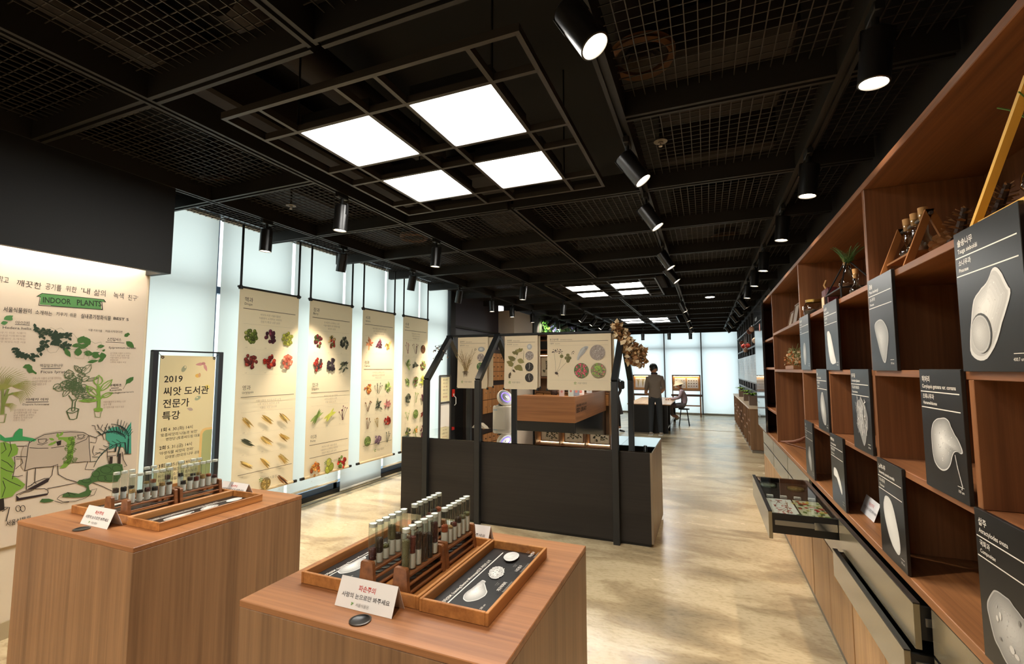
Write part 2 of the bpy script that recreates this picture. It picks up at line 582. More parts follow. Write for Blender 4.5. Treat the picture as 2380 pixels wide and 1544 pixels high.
MB().cyl((-2.2, 1.5, 3.5), (-2.2, 3.5, 3.5), 0.12, n=14).build('air_duct', DUCT, ceil_root)
MB().box((-2.9, YB, 3.45), (-2.2, 1.2, 3.7)).build('air_duct', DUCT, ceil_root)
XRAIL = [-3.66, -2.57, -1.48, -0.39, 0.63]
Y0, DY = 2.49, 1.09
YRAIL = [Y0 + DY * k for k in range(-7, 14)]
CLUST = [-2.96, 2.49, 7.94, 13.39]
def open_bay(x0, x1, ya, yb):
    if x0 >= -2.6 and x1 <= -0.3:
        for c in CLUST:
            if ya >= c - DY - 0.05 and yb <= c + DY + 0.05: return True
    return False
# main rails: twin flange with a groove, and a deep web above
def rail_mesh(L, w=0.062, along='y'):
    mb = MB()
    h = w / 2
    for s in (-1, 1):
        a, b = (s * h, s * (h - 0.02)) if s > 0 else (-h, -h + 0.02)
        lo, hi = min(a, b), max(a, b)
        if along == 'y': mb.box((lo, 0, 0), (hi, L, 0.15))
        else: mb.box((0, lo, 0), (L, hi, 0.15))
    if along == 'y': mb.box((-h + 0.02, 0, 0.018), (h - 0.02, L, 0.05))
    else: mb.box((0, -h + 0.02, 0.018), (L, h - 0.02, 0.05))
    return mb.mesh('rail', DARKRAIL)
def put(me, name, parent, loc):
    o = bpy.data.objects.new(name, me)
    COL.objects.link(o)
    o.parent = parent
    at = parent['_at']
    o.location = tuple(loc[i] - at[i] for i in range(3))
    o['_at'] = tuple(loc)
    return o
_ry = rail_mesh(YF + 0.0 - YB, along='y')
for x in XRAIL:
    if x == -1.48:
        segs = []
        s = YB
        for c in CLUST:
            segs.append((s, c - DY)); s = c + DY
        segs.append((s, YF))
        for a, b in segs:
            if b - a > 0.1: put(rail_mesh(b - a, along='y'), 'rail', ceil_root, (x, a, ZC))
    else:
        put(_ry, 'rail', ceil_root, (x, YB, ZC))
XB = [-4.42] + XRAIL + [XR]
_rx = {}
for y in YRAIL:
    for i in range(len(XB) - 1):
        x0, x1 = XB[i] + 0.031, XB[i + 1] - 0.031
        if y < 2.2 and i == 0: continue
        if -2.6 < XB[i] < -0.5 and any(abs(y - c) < 0.05 for c in CLUST): continue
        L = round(x1 - x0, 3)
        if L not in _rx: _rx[L] = rail_mesh(L, along='x')
        put(_rx[L], 'cross_rail', ceil_root, (x0, y, ZC))
# wire mesh panels
WIRE = mat('mesh_wire_paint', (54, 50, 46), 0.5)
_mp = {}
def mesh_panel(w, d):
    key = (round(w, 2), round(d, 2))
    if key in _mp: return _mp[key]
    mb = MB()
    n = int(w / 0.0545)
    for i in range(1, n + 1):
        x = w * i / (n + 1)
        mb.box((x - 0.0022, 0, 0), (x + 0.0022, d, 0.006))
    n = int(d / 0.0575)
    for i in range(1, n + 1):
        y = d * i / (n + 1)
        mb.box((0, y - 0.0018, 0.006), (w, y + 0.0018, 0.0105))
    _mp[key] = mb.mesh('mesh_panel', WIRE)
    return _mp[key]
for j in range(len(YRAIL) - 1):
    ya, yb = YRAIL[j] + 0.031, YRAIL[j + 1] - 0.031
    if yb < -0.3: continue
    for i in range(len(XB) - 1):
        x0, x1 = XB[i] + 0.031, XB[i + 1] - 0.031
        if i == 0 and yb < 2.2: continue
        if open_bay(XB[i], XB[i + 1], YRAIL[j], YRAIL[j + 1]): continue
        o = put(mesh_panel(x1 - x0, yb - ya), 'mesh_panel', ceil_root, (x0, ya, ZC + 0.10))
        o['kind'] = 'stuff'
struct(MB().box((-4.44, YF - 0.25, 2.86), (1.07, YF - 0.2, 3.3)), 'trim_4', BLACK)

# lamp grids: square bars at rail level with four lit panels each
GB = mat('lamp_grid_bar', (50, 45, 40), 0.45)
PANEL = mat('light_panel_lit', (255, 252, 244), 0.5, emit=PANEL_EMIT)
gx = [-2.355, -2.10, -1.60, -1.365, -0.885, -0.655]
names = ['behind the viewpoint', 'largest and nearest', 'middle distance', 'farthest']
for ci, c in enumerate(CLUST):
    if ci == 0:
        t = thing('ceiling_light', 'square four-panel ceiling light behind the viewpoint', 'ceiling light', (-1.485, c, ZC), 'four-panel ceiling lights')
    else:
        t = thing('ceiling_light', ['', 'nearest and largest black-framed ceiling light with four glowing square panels', 'middle black-framed ceiling light with four glowing square panels', 'farthest black-framed ceiling light with four glowing panels near the glass wall'][ci], 'ceiling light', (-1.485, c, ZC), 'four-panel ceiling lights')
    gy = [c + (x + 1.505) for x in gx]
    w = 0.011
    for x in gx:
        MB().box((x - w, gy[0], ZC - 0.012), (x + w, gy[-1], ZC + 0.025)).build('grid_bar', GB, t)
    for y in gy:
        MB().box((gx[0] - w, y - w, ZC - 0.0125), (gx[-1] + w, y + w, ZC + 0.0245)).build('grid_bar', GB, t)
    for ax, bx in ((gx[1], gx[2]), (gx[3], gx[4])):
        for ay, by in ((gy[1], gy[2]), (gy[3], gy[4])):
            MB().box((ax + 0.012, ay + 0.012, ZC - 0.006), (bx - 0.012, by - 0.012, ZC + 0.004)).build('light_panel', PANEL, t)
            MB().box((ax + 0.012, ay + 0.012, ZC + 0.006), (bx - 0.012, by - 0.012, ZC + 0.09)).build('lamp_housing', BLACK, t)
    for x in (gx[1], gx[4]):
        for y in (gy[1], gy[4]):
            MB().cyl((x, y, ZC + 0.02), (x, y, 3.75), 0.006, n=6).build('suspension_rod', BLACK, t)

# ceiling details: diffusers, sprinkler heads, small downlight
RING = mat('diffuser_rusty_ring', (120, 84, 58), 0.5)
GREYD = mat('diffuser_grey_cone', (96, 88, 78), 0.45)
def diffuser(x, y, z, label, r=0.17):
    t = thing('air_diffuser', label, 'air vent', (x, y, z), 'round ceiling air diffusers')
    MB().lathe((x, y, z), [(r, 0.0), (r * 0.93, -0.02), (r * 0.80, 0.0), (r * 0.82, 0.03), (r, 0.03)], 28).build('rim', RING, t)
    for k in range(3):
        rr = r * (0.62 - 0.19 * k)
        MB().lathe((x, y, z), [(rr, -0.005), (rr * 0.8, 0.03), (rr * 0.75, 0.03), (rr * 0.95, -0.008)], 24).build('cone_ring', GREYD, t)
    MB().cyl((x, y, z + 0.03), (x, y, 3.75), r * 0.8, n=20).build('duct_neck', DUCT, t)
diffuser(-0.262, 2.41, 3.22, 'round air diffuser above the mesh beside the nearest ceiling light')
diffuser(-3.86, 2.70, 3.2, 'round air diffuser above the mesh over the mural bulkhead end')
diffuser(0.28, 6.2, 3.2, 'round rusty air diffuser above the mesh between the right tracks')
diffuser(-3.25, 4.72, 3.2, 'round air diffuser above the mesh over the window banners')
SPR = mat('sprinkler_white_metal', (206, 200, 188), 0.35, 0.4)
def sprinkler(x, y, label):
    t = thing('sprinkler_head', label, 'sprinkler', (x, y, 3.045), 'ceiling sprinkler heads')
    MB().lathe((x, y, 3.03), [(0.001, 0.0), (0.016, 0.0), (0.017, 0.006), (0.042, 0.010), (0.042, 0.014), (0.001, 0.016)], 20).build('plate', mat('sprinkler_plate', (120, 112, 100), 0.4, 0.3), t)
    MB().lathe((x, y, 3.03), [(0.001, -0.022), (0.012, -0.020), (0.012, -0.016), (0.005, -0.014), (0.006, 0.0)], 14).build('nozzle', SPR, t)
    MB().cyl((x, y, 3.045), (x, y, 3.75), 0.009, n=8).build('pipe', DUCT, t)
sprinkler(-0.222, 3.01, 'small sprinkler head in the mesh right of the nearest ceiling light')
sprinkler(-3.35, 2.98, 'small sprinkler head in the mesh beside the left-hand track')
sprinkler(-3.35, 5.38, 'small sprinkler head in the mesh behind the banner spotlights')
t = thing('round_downlight', 'small round lit downlight in the mesh far down the room', 'ceiling light', (0.115, 9.5, ZC + 0.02))
MB().cyl((0.115, 9.5, ZC + 0.0), (0.115, 9.5, ZC + 0.09), 0.09, n=24).build('housing', BLACK, t)
MB().cyl((0.115, 9.5, ZC - 0.004), (0.115, 9.5, ZC + 0.001), 0.08, n=24).build('lens', LAMP_ON, t)

# ---- glazing, left wall
FRAME = mat('blue_grey_aluminium', (74, 96, 126), 0.4, 0.3)
WGLASS = thin_glass('window_glass', (228, 236, 236), 0.8)
w1 = thing('window_1', None, None, (XW, 4.9, 0), kind='structure')
YG = [2.25, 3.12, 4.02, 4.86, 5.735, 6.64, 7.6]
for y in YG:
    MB().box((-4.62, y - 0.03, 0.0), (-4.50, y + 0.03, 3.2)).build('mullion', FRAME, w1)
MB().box((-4.60, 2.25, 2.36), (-4.53, 7.6, 2.43)).build('transom', FRAME, w1)
for i in range(6):
    MB().box((-4.585, YG[i] + 0.03, 0.12), (-4.575, YG[i + 1] - 0.03, 2.36)).build('pane', WGLASS, w1)
    MB().box((-4.585, YG[i] + 0.03, 2.43), (-4.575, YG[i + 1] - 0.03, 3.2)).build('pane', WGLASS, w1)
MB().box((-4.62, 2.25, 0.0), (-4.47, 7.6, 0.055)).build('sill', mat('black_sill', (28, 26, 25), 0.5), w1)
MB().box((-4.62, 2.25, 0.055), (-4.50, 7.6, 0.12)).build('bottom_rail', FRAME, w1)
MB().box((-4.62, 2.25, 3.14), (-4.44, 7.6, 3.25)).build('head', BLACK, w1)
struct(MB().box((-4.75, YB, 3.2), (-4.62, YF + .6, 3.95)).box((-4.75, YB, 0), (-4.62, 2.2, 3.2)).box((-4.62, 7.6, 3.2), (-4.44, 7.78, 3.9)).box((-4.62, YB, 2.9), (-4.2, 2.25, 3.2)), 'wall_left_upper', BLACK)
struct(MB().box((-4.75, YF + .16, 3.25), (1.3, YF + .6, 3.95)).box((-6, YF + .0, 0), (-4.04, YF + .3, 3.9)).box((1.06, YF, 0), (1.3, YF + .3, 3.9)), 'wall_far_upper', BLACK)
BLIND = cloth('roller_blind_cloth', (222, 222, 216), 0.62)
bl_bot = [0.02, 0.02, 0.15, 0.012, 0.14, 0.02]
bl_lab = ['white roller blind beside the mural wall behind the lecture sign', 'white roller blind behind the hanging drupe banner', 'white roller blind raised off the sill behind the berry banner', 'white roller blind drawn to the floor behind the samara banner', 'white roller blind raised off the sill behind the fourth banner', 'white roller blind at the window end behind the notice stand']
for i in range(6):
    y0, y1 = YG[i] + 0.022, YG[i + 1] - 0.022
    t = thing('roller_blind', bl_lab[i], 'blind', (XW, (y0 + y1) / 2, bl_bot[i]), 'white roller blinds on the long window')
    mb = MB()
    nn = 8
    for k in range(nn):
        a = y0 + (y1 - y0) * k / nn; b = y0 + (y1 - y0) * (k + 1) / nn
        mb.quad((XW, a, bl_bot[i] + 0.02), (XW, b, bl_bot[i] + 0.02), (XW, b, 3.1), (XW, a, 3.1))
    mb.build('cloth', BLIND, t)
    MB().bbox((XW - 0.008, y0, bl_bot[i]), (XW + 0.008, y1, bl_bot[i] + 0.026), 0.005).build('bottom_bar', WHITE, t)
    MB().cyl((XW - 0.01, y0, 3.10), (XW - 0.01, y1, 3.10), 0.025, n=12).build('roller', WHITE, t)
# jamb, dark door and lintel past the glazing
struct(MB().box((-4.62, 7.6, 0), (-4.38, 7.78, 3.2)), 'trim_5', BLACK)
d1 = thing('door_1', None, None, (-4.47, 8.3, 0), kind='structure')
MB().box((-4.478, 7.80, 0.0), (-4.46, 9.75, 2.36)).build('door_leaf', mat('black_door', (20, 19, 19), 0.35), d1)
MB().box((-4.478, 7.80, 2.40), (-4.44, 10.0, 2.44)).build('lintel', BLACK, d1)
MB().tube([(-4.36, 7.73, 0.92), (-4.33, 7.73, 0.95), (-4.33, 7.73, 1.06), (-4.36, 7.73, 1.09)], 0.008).build('door_handle', WHITE, d1)
t = thing('alarm_box', 'small red fire alarm box on the black jamb past the windows', 'alarm', (-4.375, 7.70, 1.12))
MB().bbox((-4.38, 7.655, 1.08), (-4.36, 7.745, 1.22), 0.006).build('body', mat('alarm_red', (206, 40, 28), 0.4), t)
MB().box((-4.36, 7.68, 1.10), (-4.358, 7.72, 1.14)).build('label', PAPER, t)

# ---- far glass wall
w2 = thing('window_2', None, None, (-1.5, YF, 0), kind='structure')
XG = [1.06, -0.127, -1.362, -2.60, -3.83]
FBLIND = cloth('far_roller_blind_cloth', (232, 234, 234), 0.66)
for x in XG:
    MB().box((x - 0.025, YF + 0.06, 0), (x + 0.025, YF + 0.16, 3.3)).build('mullion', FRAME, w2)
    if x < 1: MB().box((x - 0.02, YF - 0.09, 0), (x + 0.02, YF - 0.04, 3.0)).build('inner_post', mat('post_grey', (96, 100, 104), 0.4, 0.3), w2)
MB().box((-4.1, YF + 0.06, 2.30), (1.07, YF + 0.14, 2.37)).build('transom', FRAME, w2)
MB().box((-4.1, YF + 0.0, 0), (1.07, YF + 0.16, 0.05)).build('sill', mat('far_sill', (150, 150, 146), 0.5), w2)
for i in range(4):
    MB().box((XG[i + 1] + 0.025, YF + 0.10, 0.05), (XG[i] - 0.025, YF + 0.11, 2.30)).build('pane', WGLASS, w2)
    MB().box((XG[i + 1] + 0.025, YF + 0.10, 2.37), (XG[i] - 0.025, YF + 0.11, 3.3)).build('pane', WGLASS, w2)
fl = ['white roller blind on the far wall nearest the right-hand wall', 'white roller blind on the far wall behind the seated visitor', 'white roller blind on the far wall behind the standing man', 'white roller blind on the far wall at its left end']
for i in range(4):
    x0, x1 = XG[i + 1] + 0.012, XG[i] - 0.012
    t = thing('far_roller_blind', fl[i], 'blind', ((x0 + x1) / 2, YF, 0.03), 'white roller blinds on the far wall')
    MB().quad((x0, YF, 0.05), (x1, YF, 0.05), (x1, YF, 3.1), (x0, YF, 3.1)).build('cloth', FBLIND, t)
    MB().bbox((x0, YF - 0.01, 0.035), (x1, YF + 0.01, 0.06), 0.005).build('bottom_bar', WHITE, t)
    MB().cyl((x0, YF + 0.02, 3.1), (x1, YF + 0.02, 3.1), 0.025, n=10).build('roller', WHITE, t)
# ================================================================== track spotlights
def spot_proto():
    """housing hangs down -Z from a yoke pivot at the origin of 'housing'"""
    ad = MB().bbox((-0.018, -0.055, -0.035), (0.018, 0.055, 0.012), 0.004).cyl((0, 0, -0.035), (0, 0, -0.075), 0.013, n=12).mesh('adapter', BLACK)
    yk = MB().box((-0.03, -0.008, -0.085), (0.03, 0.008, -0.072)).box((-0.034, -0.008, -0.135), (-0.028, 0.008, -0.072)).box((0.028, -0.008, -0.135), (0.034, 0.008, -0.072)).mesh('yoke', CHROME if False else BLACK)
    hs = MB()
    r = 0.052
    hs.lathe((0, 0, 0), [(0.001, 0.045), (r - 0.006, 0.045), (r, 0.038), (r, -0.155), (r - 0.006, -0.157), (r - 0.008, -0.140), (0.001, -0.138)], 28)
    hs.box((-r - 0.004, -0.01, -0.03), (-r + 0.004, 0.01, 0.05)).box((r - 0.004, -0.01, -0.03), (r + 0.004, 0.01, 0.05)).box((-r, -0.008, 0.046), (r, 0.008, 0.054))
    hs = hs.mesh('housing', mat('spot_black_satin', (24, 23, 22), 0.3, 0.0, 0.6))
    ref = MB().lathe((0, 0, 0), [(r - 0.004, -0.157), (0.042, -0.146)], 28).mesh('reflector', LAMP_RIM)
    ln = MB().cyl((0, 0, -0.148), (0, 0, -0.144), 0.042, n=24).mesh('lens', LAMP_ON)
    lo = MB().cyl((0, 0, -0.148), (0, 0, -0.144), 0.042, n=24).mesh('lens', mat('lamp_lens_unlit', (60, 56, 52), 0.3))
    return ad, yk, hs, ref, ln, lo
AD, YK, HS, RF, LN, LO = spot_proto()
def spotlight(x, y, label, group, tilt=0.0, az=0.0, lit=True, watt=None, z=ZC, cone=62, drop=0.0, col=None, rig=True):
    """tilt in degrees away from straight down, towards azimuth az (degrees, 0 = +X)"""
    root = thing('track_spotlight', label, 'spotlight', (x, y, z), group)
    a = put(AD, 'adapter', root, (x, y, z))
    hp = put(HS, 'housing', root, (x, y, z - 0.13 - drop))
    if drop > 0.01:
        MB().cyl((x, y, z - 0.07), (x, y, z - 0.08 - drop), 0.008, n=8).build('stem', BLACK, root)
    hp.rotation_euler = (0, -R(tilt), R(az))
    for me, nm in ((RF, 'reflector'), (LN if lit else LO, 'lens')):
        o = bpy.data.objects.new(nm, me); COL.objects.link(o); o.parent = hp
    if lit:
        L = bpy.data.lights.new('spot_beam', 'SPOT')
        L.energy = watt if watt is not None else SPOT_W
        L.color = col or SPOT_COL
        L.spot_size = R(cone); L.spot_blend = 0.7
        L.shadow_soft_size = 0.03
        lo = bpy.data.objects.new('spot_beam', L); COL.objects.link(lo)
        lo.parent = hp
        lo.location = (0, 0, -0.165)
    return root
g1 = 'spotlights on the left track over the floor'
lw = ['nearest black spotlight pointing down from the track left of the big ceiling light', 'second black lit spotlight on the track left of the big ceiling light', 'third black lit spotlight on the left track, above the first poster', 'fourth black lit spotlight on the left track, above the second poster']
for (y, l) in zip((2.76, 4.14, 6.67, 8.88), lw):
    spotlight(-2.57, y, l, g1, 4, 180)
g2 = 'spotlights on the window-side track'
wl = ['black spotlight hanging in front of the blind, first from the mural', 'black spotlight tilted at the window, second from the mural', 'black spotlight tilted at the window, third from the mural', 'black spotlight tilted at the window, beside the black jamb']
spotlight(-3.66, 3.0, wl[0], g2, 3, 180, watt=32)
for (y, l) in zip((3.97, 5.30, 6.62), wl[1:]):
    spotlight(-3.66, y, l, g2, 13, 165, watt=150, cone=62)
for k, y in enumerate((7.86, 8.85, 10.08, 12.1, 14.1)):
    spotlight(-3.66, y, 'small black spotlight on the far window-side track, %s counting from the dark panelled wall' % ORD[k], g2, 2, 0, watt=23)
g3 = 'spotlights on the centre track aimed at the shelves'
cl_ = ['large black spotlight at the top edge aimed at the shelves', 'black spotlight with steel-lit side, right of the big ceiling light', 'black spotlight just below the one beside the big ceiling light', 'fourth black spotlight down the centre track', 'fifth black spotlight down the centre track']
for (y, tl, l) in zip((1.50, 2.73, 3.68, 5.24, 6.14), (30, 34, 32, 30, 36), cl_):
    spotlight(-0.39, y, l, g3, tl, 0 if y > 2 else -8, watt=46, cone=70)
for k, y in enumerate((9.4, 11.3, 13.2, 15.0)):
    spotlight(-0.39, y, 'tiny distant spotlight on the centre track, %s towards the far windows' % ORD[k], g3, 25, 0, watt=37)
g4 = 'spotlights on the right-hand track beside the shelves'
rl = ['large black lit spotlight at the top right corner beside the shelf top', 'black spotlight second nearest on the track beside the shelves', 'black spotlight third nearest on the track beside the shelves', 'black spotlight fourth nearest on the track beside the shelves', 'black spotlight fifth nearest on the track beside the shelves', 'black spotlight sixth nearest on the track beside the shelves']
for (y, l) in zip((2.06, 3.30, 4.38, 5.70, 6.72, 7.83), rl):
    spotlight(0.63, y, l, g4, 6, 180, watt=37)
for k, y in enumerate((9.3, 10.6, 12.0, 13.6, 15.4)):
    spotlight(0.63, y, 'tilted spotlight over the low shelf, %s towards the far windows' % ORD[k], g4, 32, 0, watt=32)
g5 = 'tilted spotlights over the reception counter'
for k, y in enumerate((10.6, 11.7, 12.8, 13.9, 15.0)):
    spotlight(-2.57, y, 'tilted black spotlight over the reception, %s in the row of five' % ORD[k], g5, 38, 200, watt=37)
g6 = 'spotlights hanging before the far windows'
for x, l in ((-1.85, 'black spotlight hanging before the far windows above the standing man'), (-1.04, 'black spotlight hanging before the far windows above the seated visitor'), (-0.41, 'black spotlight hanging before the far windows at the centre track end')):
    spotlight(x, 15.57, l, g6, 0, 0, lit=False, drop=0.14, z=2.86 + 0.09)
g7 = 'added unseen track spotlights overhead'  # unseen lamps added to brighten the near desks
for x, y, tl, az, l in ((-2.57, 0.30, 22, 100, 'added unseen track spotlight aimed at the left-hand desk'), (-0.39, 0.35, 30, 120, 'added unseen track spotlight aimed at the bottom centre desk'), (-2.57, -0.6, 24, 60, 'added unseen track spotlight behind the viewpoint at left'), (0.63, 0.75, 8, 180, 'added unseen track spotlight beside the nearest shelf end')):
    spotlight(x, y, l, g7, tl, az, watt=75, cone=75)
spotlight(-3.66, 11.6, 'white spotlight aimed at the plant wall beside the violet lamps', 'lamps over the plant wall', 60, 150, watt=60, cone=120)
# violet grow lamps over the plant wall
for k, y in enumerate((12.9, 15.0)):
    spotlight(-3.66, y, 'violet grow lamp over the plant wall, %s of two' % ORD[k], 'violet grow lamps', 66, 180, watt=90, cone=150, col=(0.55, 0.32, 1.0))

# ================================================================== pictures on prints
def pic(pr, u, v, w, h, style, cols, seed):
    rnd = random.Random(seed)
    def sh(c, k): return tuple(max(0, min(255, q * k)) for q in c)
    if style == 'berries':
        n = 26; r = min(w, h) * 0.12
        for i in range(n):
            a = rnd.uniform(0, 6.28); d = math.sqrt(rnd.random())
            x = u + math.cos(a) * d * (w / 2 - r); y = v + math.sin(a) * d * (h / 2 - r)
            c = sh(rnd.choice(cols), rnd.uniform(0.7, 1.15))
            pr.ell(x, y, r * rnd.uniform(.8, 1.1), r, sh(c, 0.7), n=9); pr.ell(x - r * .1, y + r * .1, r * .78, r * .78, c, n=9)
            pr.ell(x - r * .3, y + r * .35, r * .22, r * .18, sh(c, 1.7), n=6)
    elif style == 'big':
        for i, (du, dv) in enumerate(((-.1, -.22), (.2, -.1), (-.02, .2))):
            r = min(w, h) * 0.27
            pr.ell(u + du * w, v + dv * h, r, r * 1.15, sh(cols[0], 0.75)); pr.ell(u + du * w - r * .08, v + dv * h + r * .1, r * .8, r * .95, cols[i % len(cols)]); pr.ell(u + du * w - r * .3, v + dv * h + r * .4, r * .25, r * .2, sh(cols[0], 1.3))
    elif style == 'grain':
        a0 = rnd.choice((-0.7, -0.6, -0.8))
        bx, by = u - w * .4, v + h * .4
        for i in range(9):
            a = a0 + rnd.uniform(-.16, .16)
            pr.leaf(bx + rnd.uniform(-.1, .1) * w, by + rnd.uniform(-.1, .05) * h, math.hypot(w, h) * rnd.uniform(.45, .8), h * .06, a, sh(rnd.choice(cols), rnd.uniform(.7, 1.2)))
    elif style == 'leaves':
        for i in range(14):
            a = rnd.uniform(0, 6.28)
            pr.leaf(u + rnd.uniform(-.2, .2) * w, v + rnd.uniform(-.2, .2) * h, min(w, h) * rnd.uniform(.3, .5), min(w, h) * .09, a, sh(rnd.choice(cols), rnd.uniform(.7, 1.2)))
    elif style == 'pods':
        for i in range(4):
            a = 0.7 + rnd.uniform(-.25, .25) + (i - 1.5) * .25
            L = math.hypot(w, h) * .8
            pr.leaf(u - math.cos(a) * L * .5 + rnd.uniform(-.1, .1) * w, v - math.sin(a) * L * .5, L, h * .10, a, sh(rnd.choice(cols), rnd.uniform(.8, 1.1)))
    elif style == 'twigs':
        for i in range(6):
            a = 1.57 + rnd.uniform(-.6, .6)
            L = h * rnd.uniform(.6, .95)
            x0 = u + rnd.uniform(-.1, .1) * w; y0 = v - h * .45
            pr.line([(x0, y0), (x0 + math.cos(a) * L * .5 + rnd.uniform(-.05, .05) * w, y0 + math.sin(a) * L * .5), (x0 + math.cos(a) * L, y0 + math.sin(a) * L)], w * .03, sh(cols[0], .8))
            pr.ell(x0 + math.cos(a) * L, y0 + math.sin(a) * L, w * .05, w * .06, rnd.choice(cols), n=7)
    elif style == 'ball':
        r = min(w, h) * .42
        pr.ell(u, v, r, r, sh(cols[0], .7), n=18)
        for i in range(34):
            a = rnd.uniform(0, 6.28); d = math.sqrt(rnd.random()) * r * .85
            pr.ell(u + math.cos(a) * d, v + math.sin(a) * d, r * .14, r * .1, sh(rnd.choice(cols), rnd.uniform(.75, 1.25)), rot=a, n=6)
GREEN = [(120, 140, 62), (92, 112, 48), (150, 158, 84)]
YELG = [(196, 200, 90), (168, 176, 70)]
PURP = [(92, 40, 62), (120, 56, 74), (70, 32, 48)]
REDS = [(176, 44, 34), (206, 74, 48), (140, 30, 28)]
ORNG = [(226, 136, 60), (238, 168, 88), (206, 104, 50)]
DARKB = [(52, 44, 50), (76, 66, 72), (38, 32, 36)]
GRN2 = [(86, 92, 70), (112, 116, 92), (64, 68, 54)]
STRAW = [(196, 168, 96), (170, 136, 72), (216, 190, 120)]
BROWN = [(126, 84, 52), (156, 108, 66), (98, 64, 42)]
LGRN = [(150, 176, 96), (120, 150, 72), (180, 196, 120)]
PINK = [(206, 140, 130), (180, 110, 110), (226, 170, 150)]
INK = (70, 62, 52)
FAINT = (170, 156, 134)
LINE = (96, 86, 72)
def logo(pr, u, v, s):
    for a in (0.5, 1.7, 2.8, 4.0, 5.3):
        pr.leaf(u + math.cos(a) * s * .1, v + math.sin(a) * s * .1, s * .5, s * .13, a, (120, 150, 70))
    pr.text('서울식물원', u + s * .8, v - s * .25, s * .75, (160, 150, 128))

def banner(yc0, yc1, label, sections, seed, hang=True):
    X = -4.20; z0, z1 = 0.385, 2.40
    W = yc1 - yc0; H = z1 - z0
    t = thing('hanging_banner', label, 'banner', (X, (yc0 + yc1) / 2, z0), 'botanical banners hanging along the windows')
    mb = MB()
    n = 24
    rnd = random.Random(seed)
    def bx(v): return X + 0.006 * math.sin(v * 3.2 + seed)
    for k in range(n):
        a = z0 + H * k / n; b = z0 + H * (k + 1) / n
        mb.quad((X, yc0, a), (X, yc1, a), (X, yc1, b), (X, yc0, b))
    mb.build('cloth', cloth('banner_cloth', (238, 224, 192), 0.14), t)
    MB().cyl((X, yc0 - 0.02, z1 + 0.006), (X, yc1 + 0.02, z1 + 0.006), 0.011, n=10).build('top_bar', BLACK, t)
    MB().cyl((X, yc0, z0 - 0.012), (X, yc1, z0 - 0.012), 0.016, n=10).build('bottom_sleeve', mat('banner_sleeve', (214, 196, 158), 0.7), t)
    for yy, s in ((yc0, -1), (yc1, 1)):
        MB().box((X - 0.012, min(yy, yy + s * 0.05), z0 - 0.026), (X + 0.012, max(yy, yy + s * 0.05), z0 - 0.0)).build('bar_end', BLACK, t)
        MB().cyl((X, yy - s * 0.01, z1), (X, yy - s * 0.01, 3.03), 0.011, n=10).build('hanger_rod', BLACK, t)
        MB().lathe((X, yy - s * 0.01, z1 - 0.004), [(0.001, -0.012), (0.02, -0.012), (0.022, 0.01), (0.012, 0.03)], 12).build('rod_foot', BLACK, t)
    p = Print((X + 0.0, yc0, z0), (0, 1, 0), (0, 0, 1), lift=0.002)
    m_ = 0.055
    v = H
    for s in sections:
        if s[0] == 'gap': v -= s[1]
        elif s[0] == 'head':
            p.text(s[1], m_, v, 0.052, INK); p.text(s[2], m_, v - 0.036, 0.034, INK)
            p.rect(m_ - .01, v - 0.075, W - m_ + .01, v - 0.069, LINE)
            v -= 0.095
        elif s[0] == 'body':
            for ln_ in s[1]:
                p.text(ln_, W / 2, v - 0.03, 0.026, FAINT, 'CENTER'); v -= 0.036
            v -= 0.02
            p.rect(m_, v, W - m_, v + 0.0012, FAINT); v -= 0.008
        elif s[0] == 'row':
            h = s[1]
            for i, (st, co) in enumerate(s[2]):
                u = W * (0.2 + 0.3 * i)
                pic(p, u, v - h * 0.46, W * .24, h * .72, st, co, seed * 100 + int(v * 1000) + i)
                p.text('나무', u - W * .09, v - h * .97, 0.014, FAINT); p.rect(u - W * .02, v - h * .96, u + W * .07, v - h * .955, (206, 194, 170))
            v -= h
            p.rect(m_, v - .004, W - m_, v - .003, (196, 184, 158)); v -= 0.012
        elif s[0] == 'foot':
            p.rect(m_ - .01, s[1], W - m_ + .01, s[1] + .005, LINE)
            logo(p, W * .42, s[1] - 0.09, 0.045)
    p.done('printed_pictures', t)
    return t
banner(3.17, 3.895, 'hanging banner of drupe fruits and caryopsis grains, nearest the mural', [('gap', .13), ('head', '핵과', 'Drupe'), ('body', ['씨앗도서관 서울식물원', '식물원이 소개하는 씨앗의', '전문가 특강 나무 보전']),
    ('row', .24, [('berries', GREEN), ('berries', PURP), ('berries', YELG)]), ('row', .24, [('berries', [(150, 60, 50), (120, 50, 44)]), ('berries', REDS), ('berries', [(206, 96, 74), (220, 120, 96)])]), ('gap', .14), ('head', '영과', 'caryopsis'), ('body', ['서울식물원 씨앗도서관 소개', '나무 씨앗의 보전과 소개', '식물원 씨앗 소나무']),
    ('row', .20, [('grain', STRAW)] * 3), ('row', .20, [('grain', GRN2), ('grain', STRAW), ('grain', STRAW)]), ('row', .20, [('grain', STRAW)] * 3), ('row', .20, [('grain', BROWN), ('ball', STRAW), ('grain', BROWN)]), ('foot', .19)], 1)
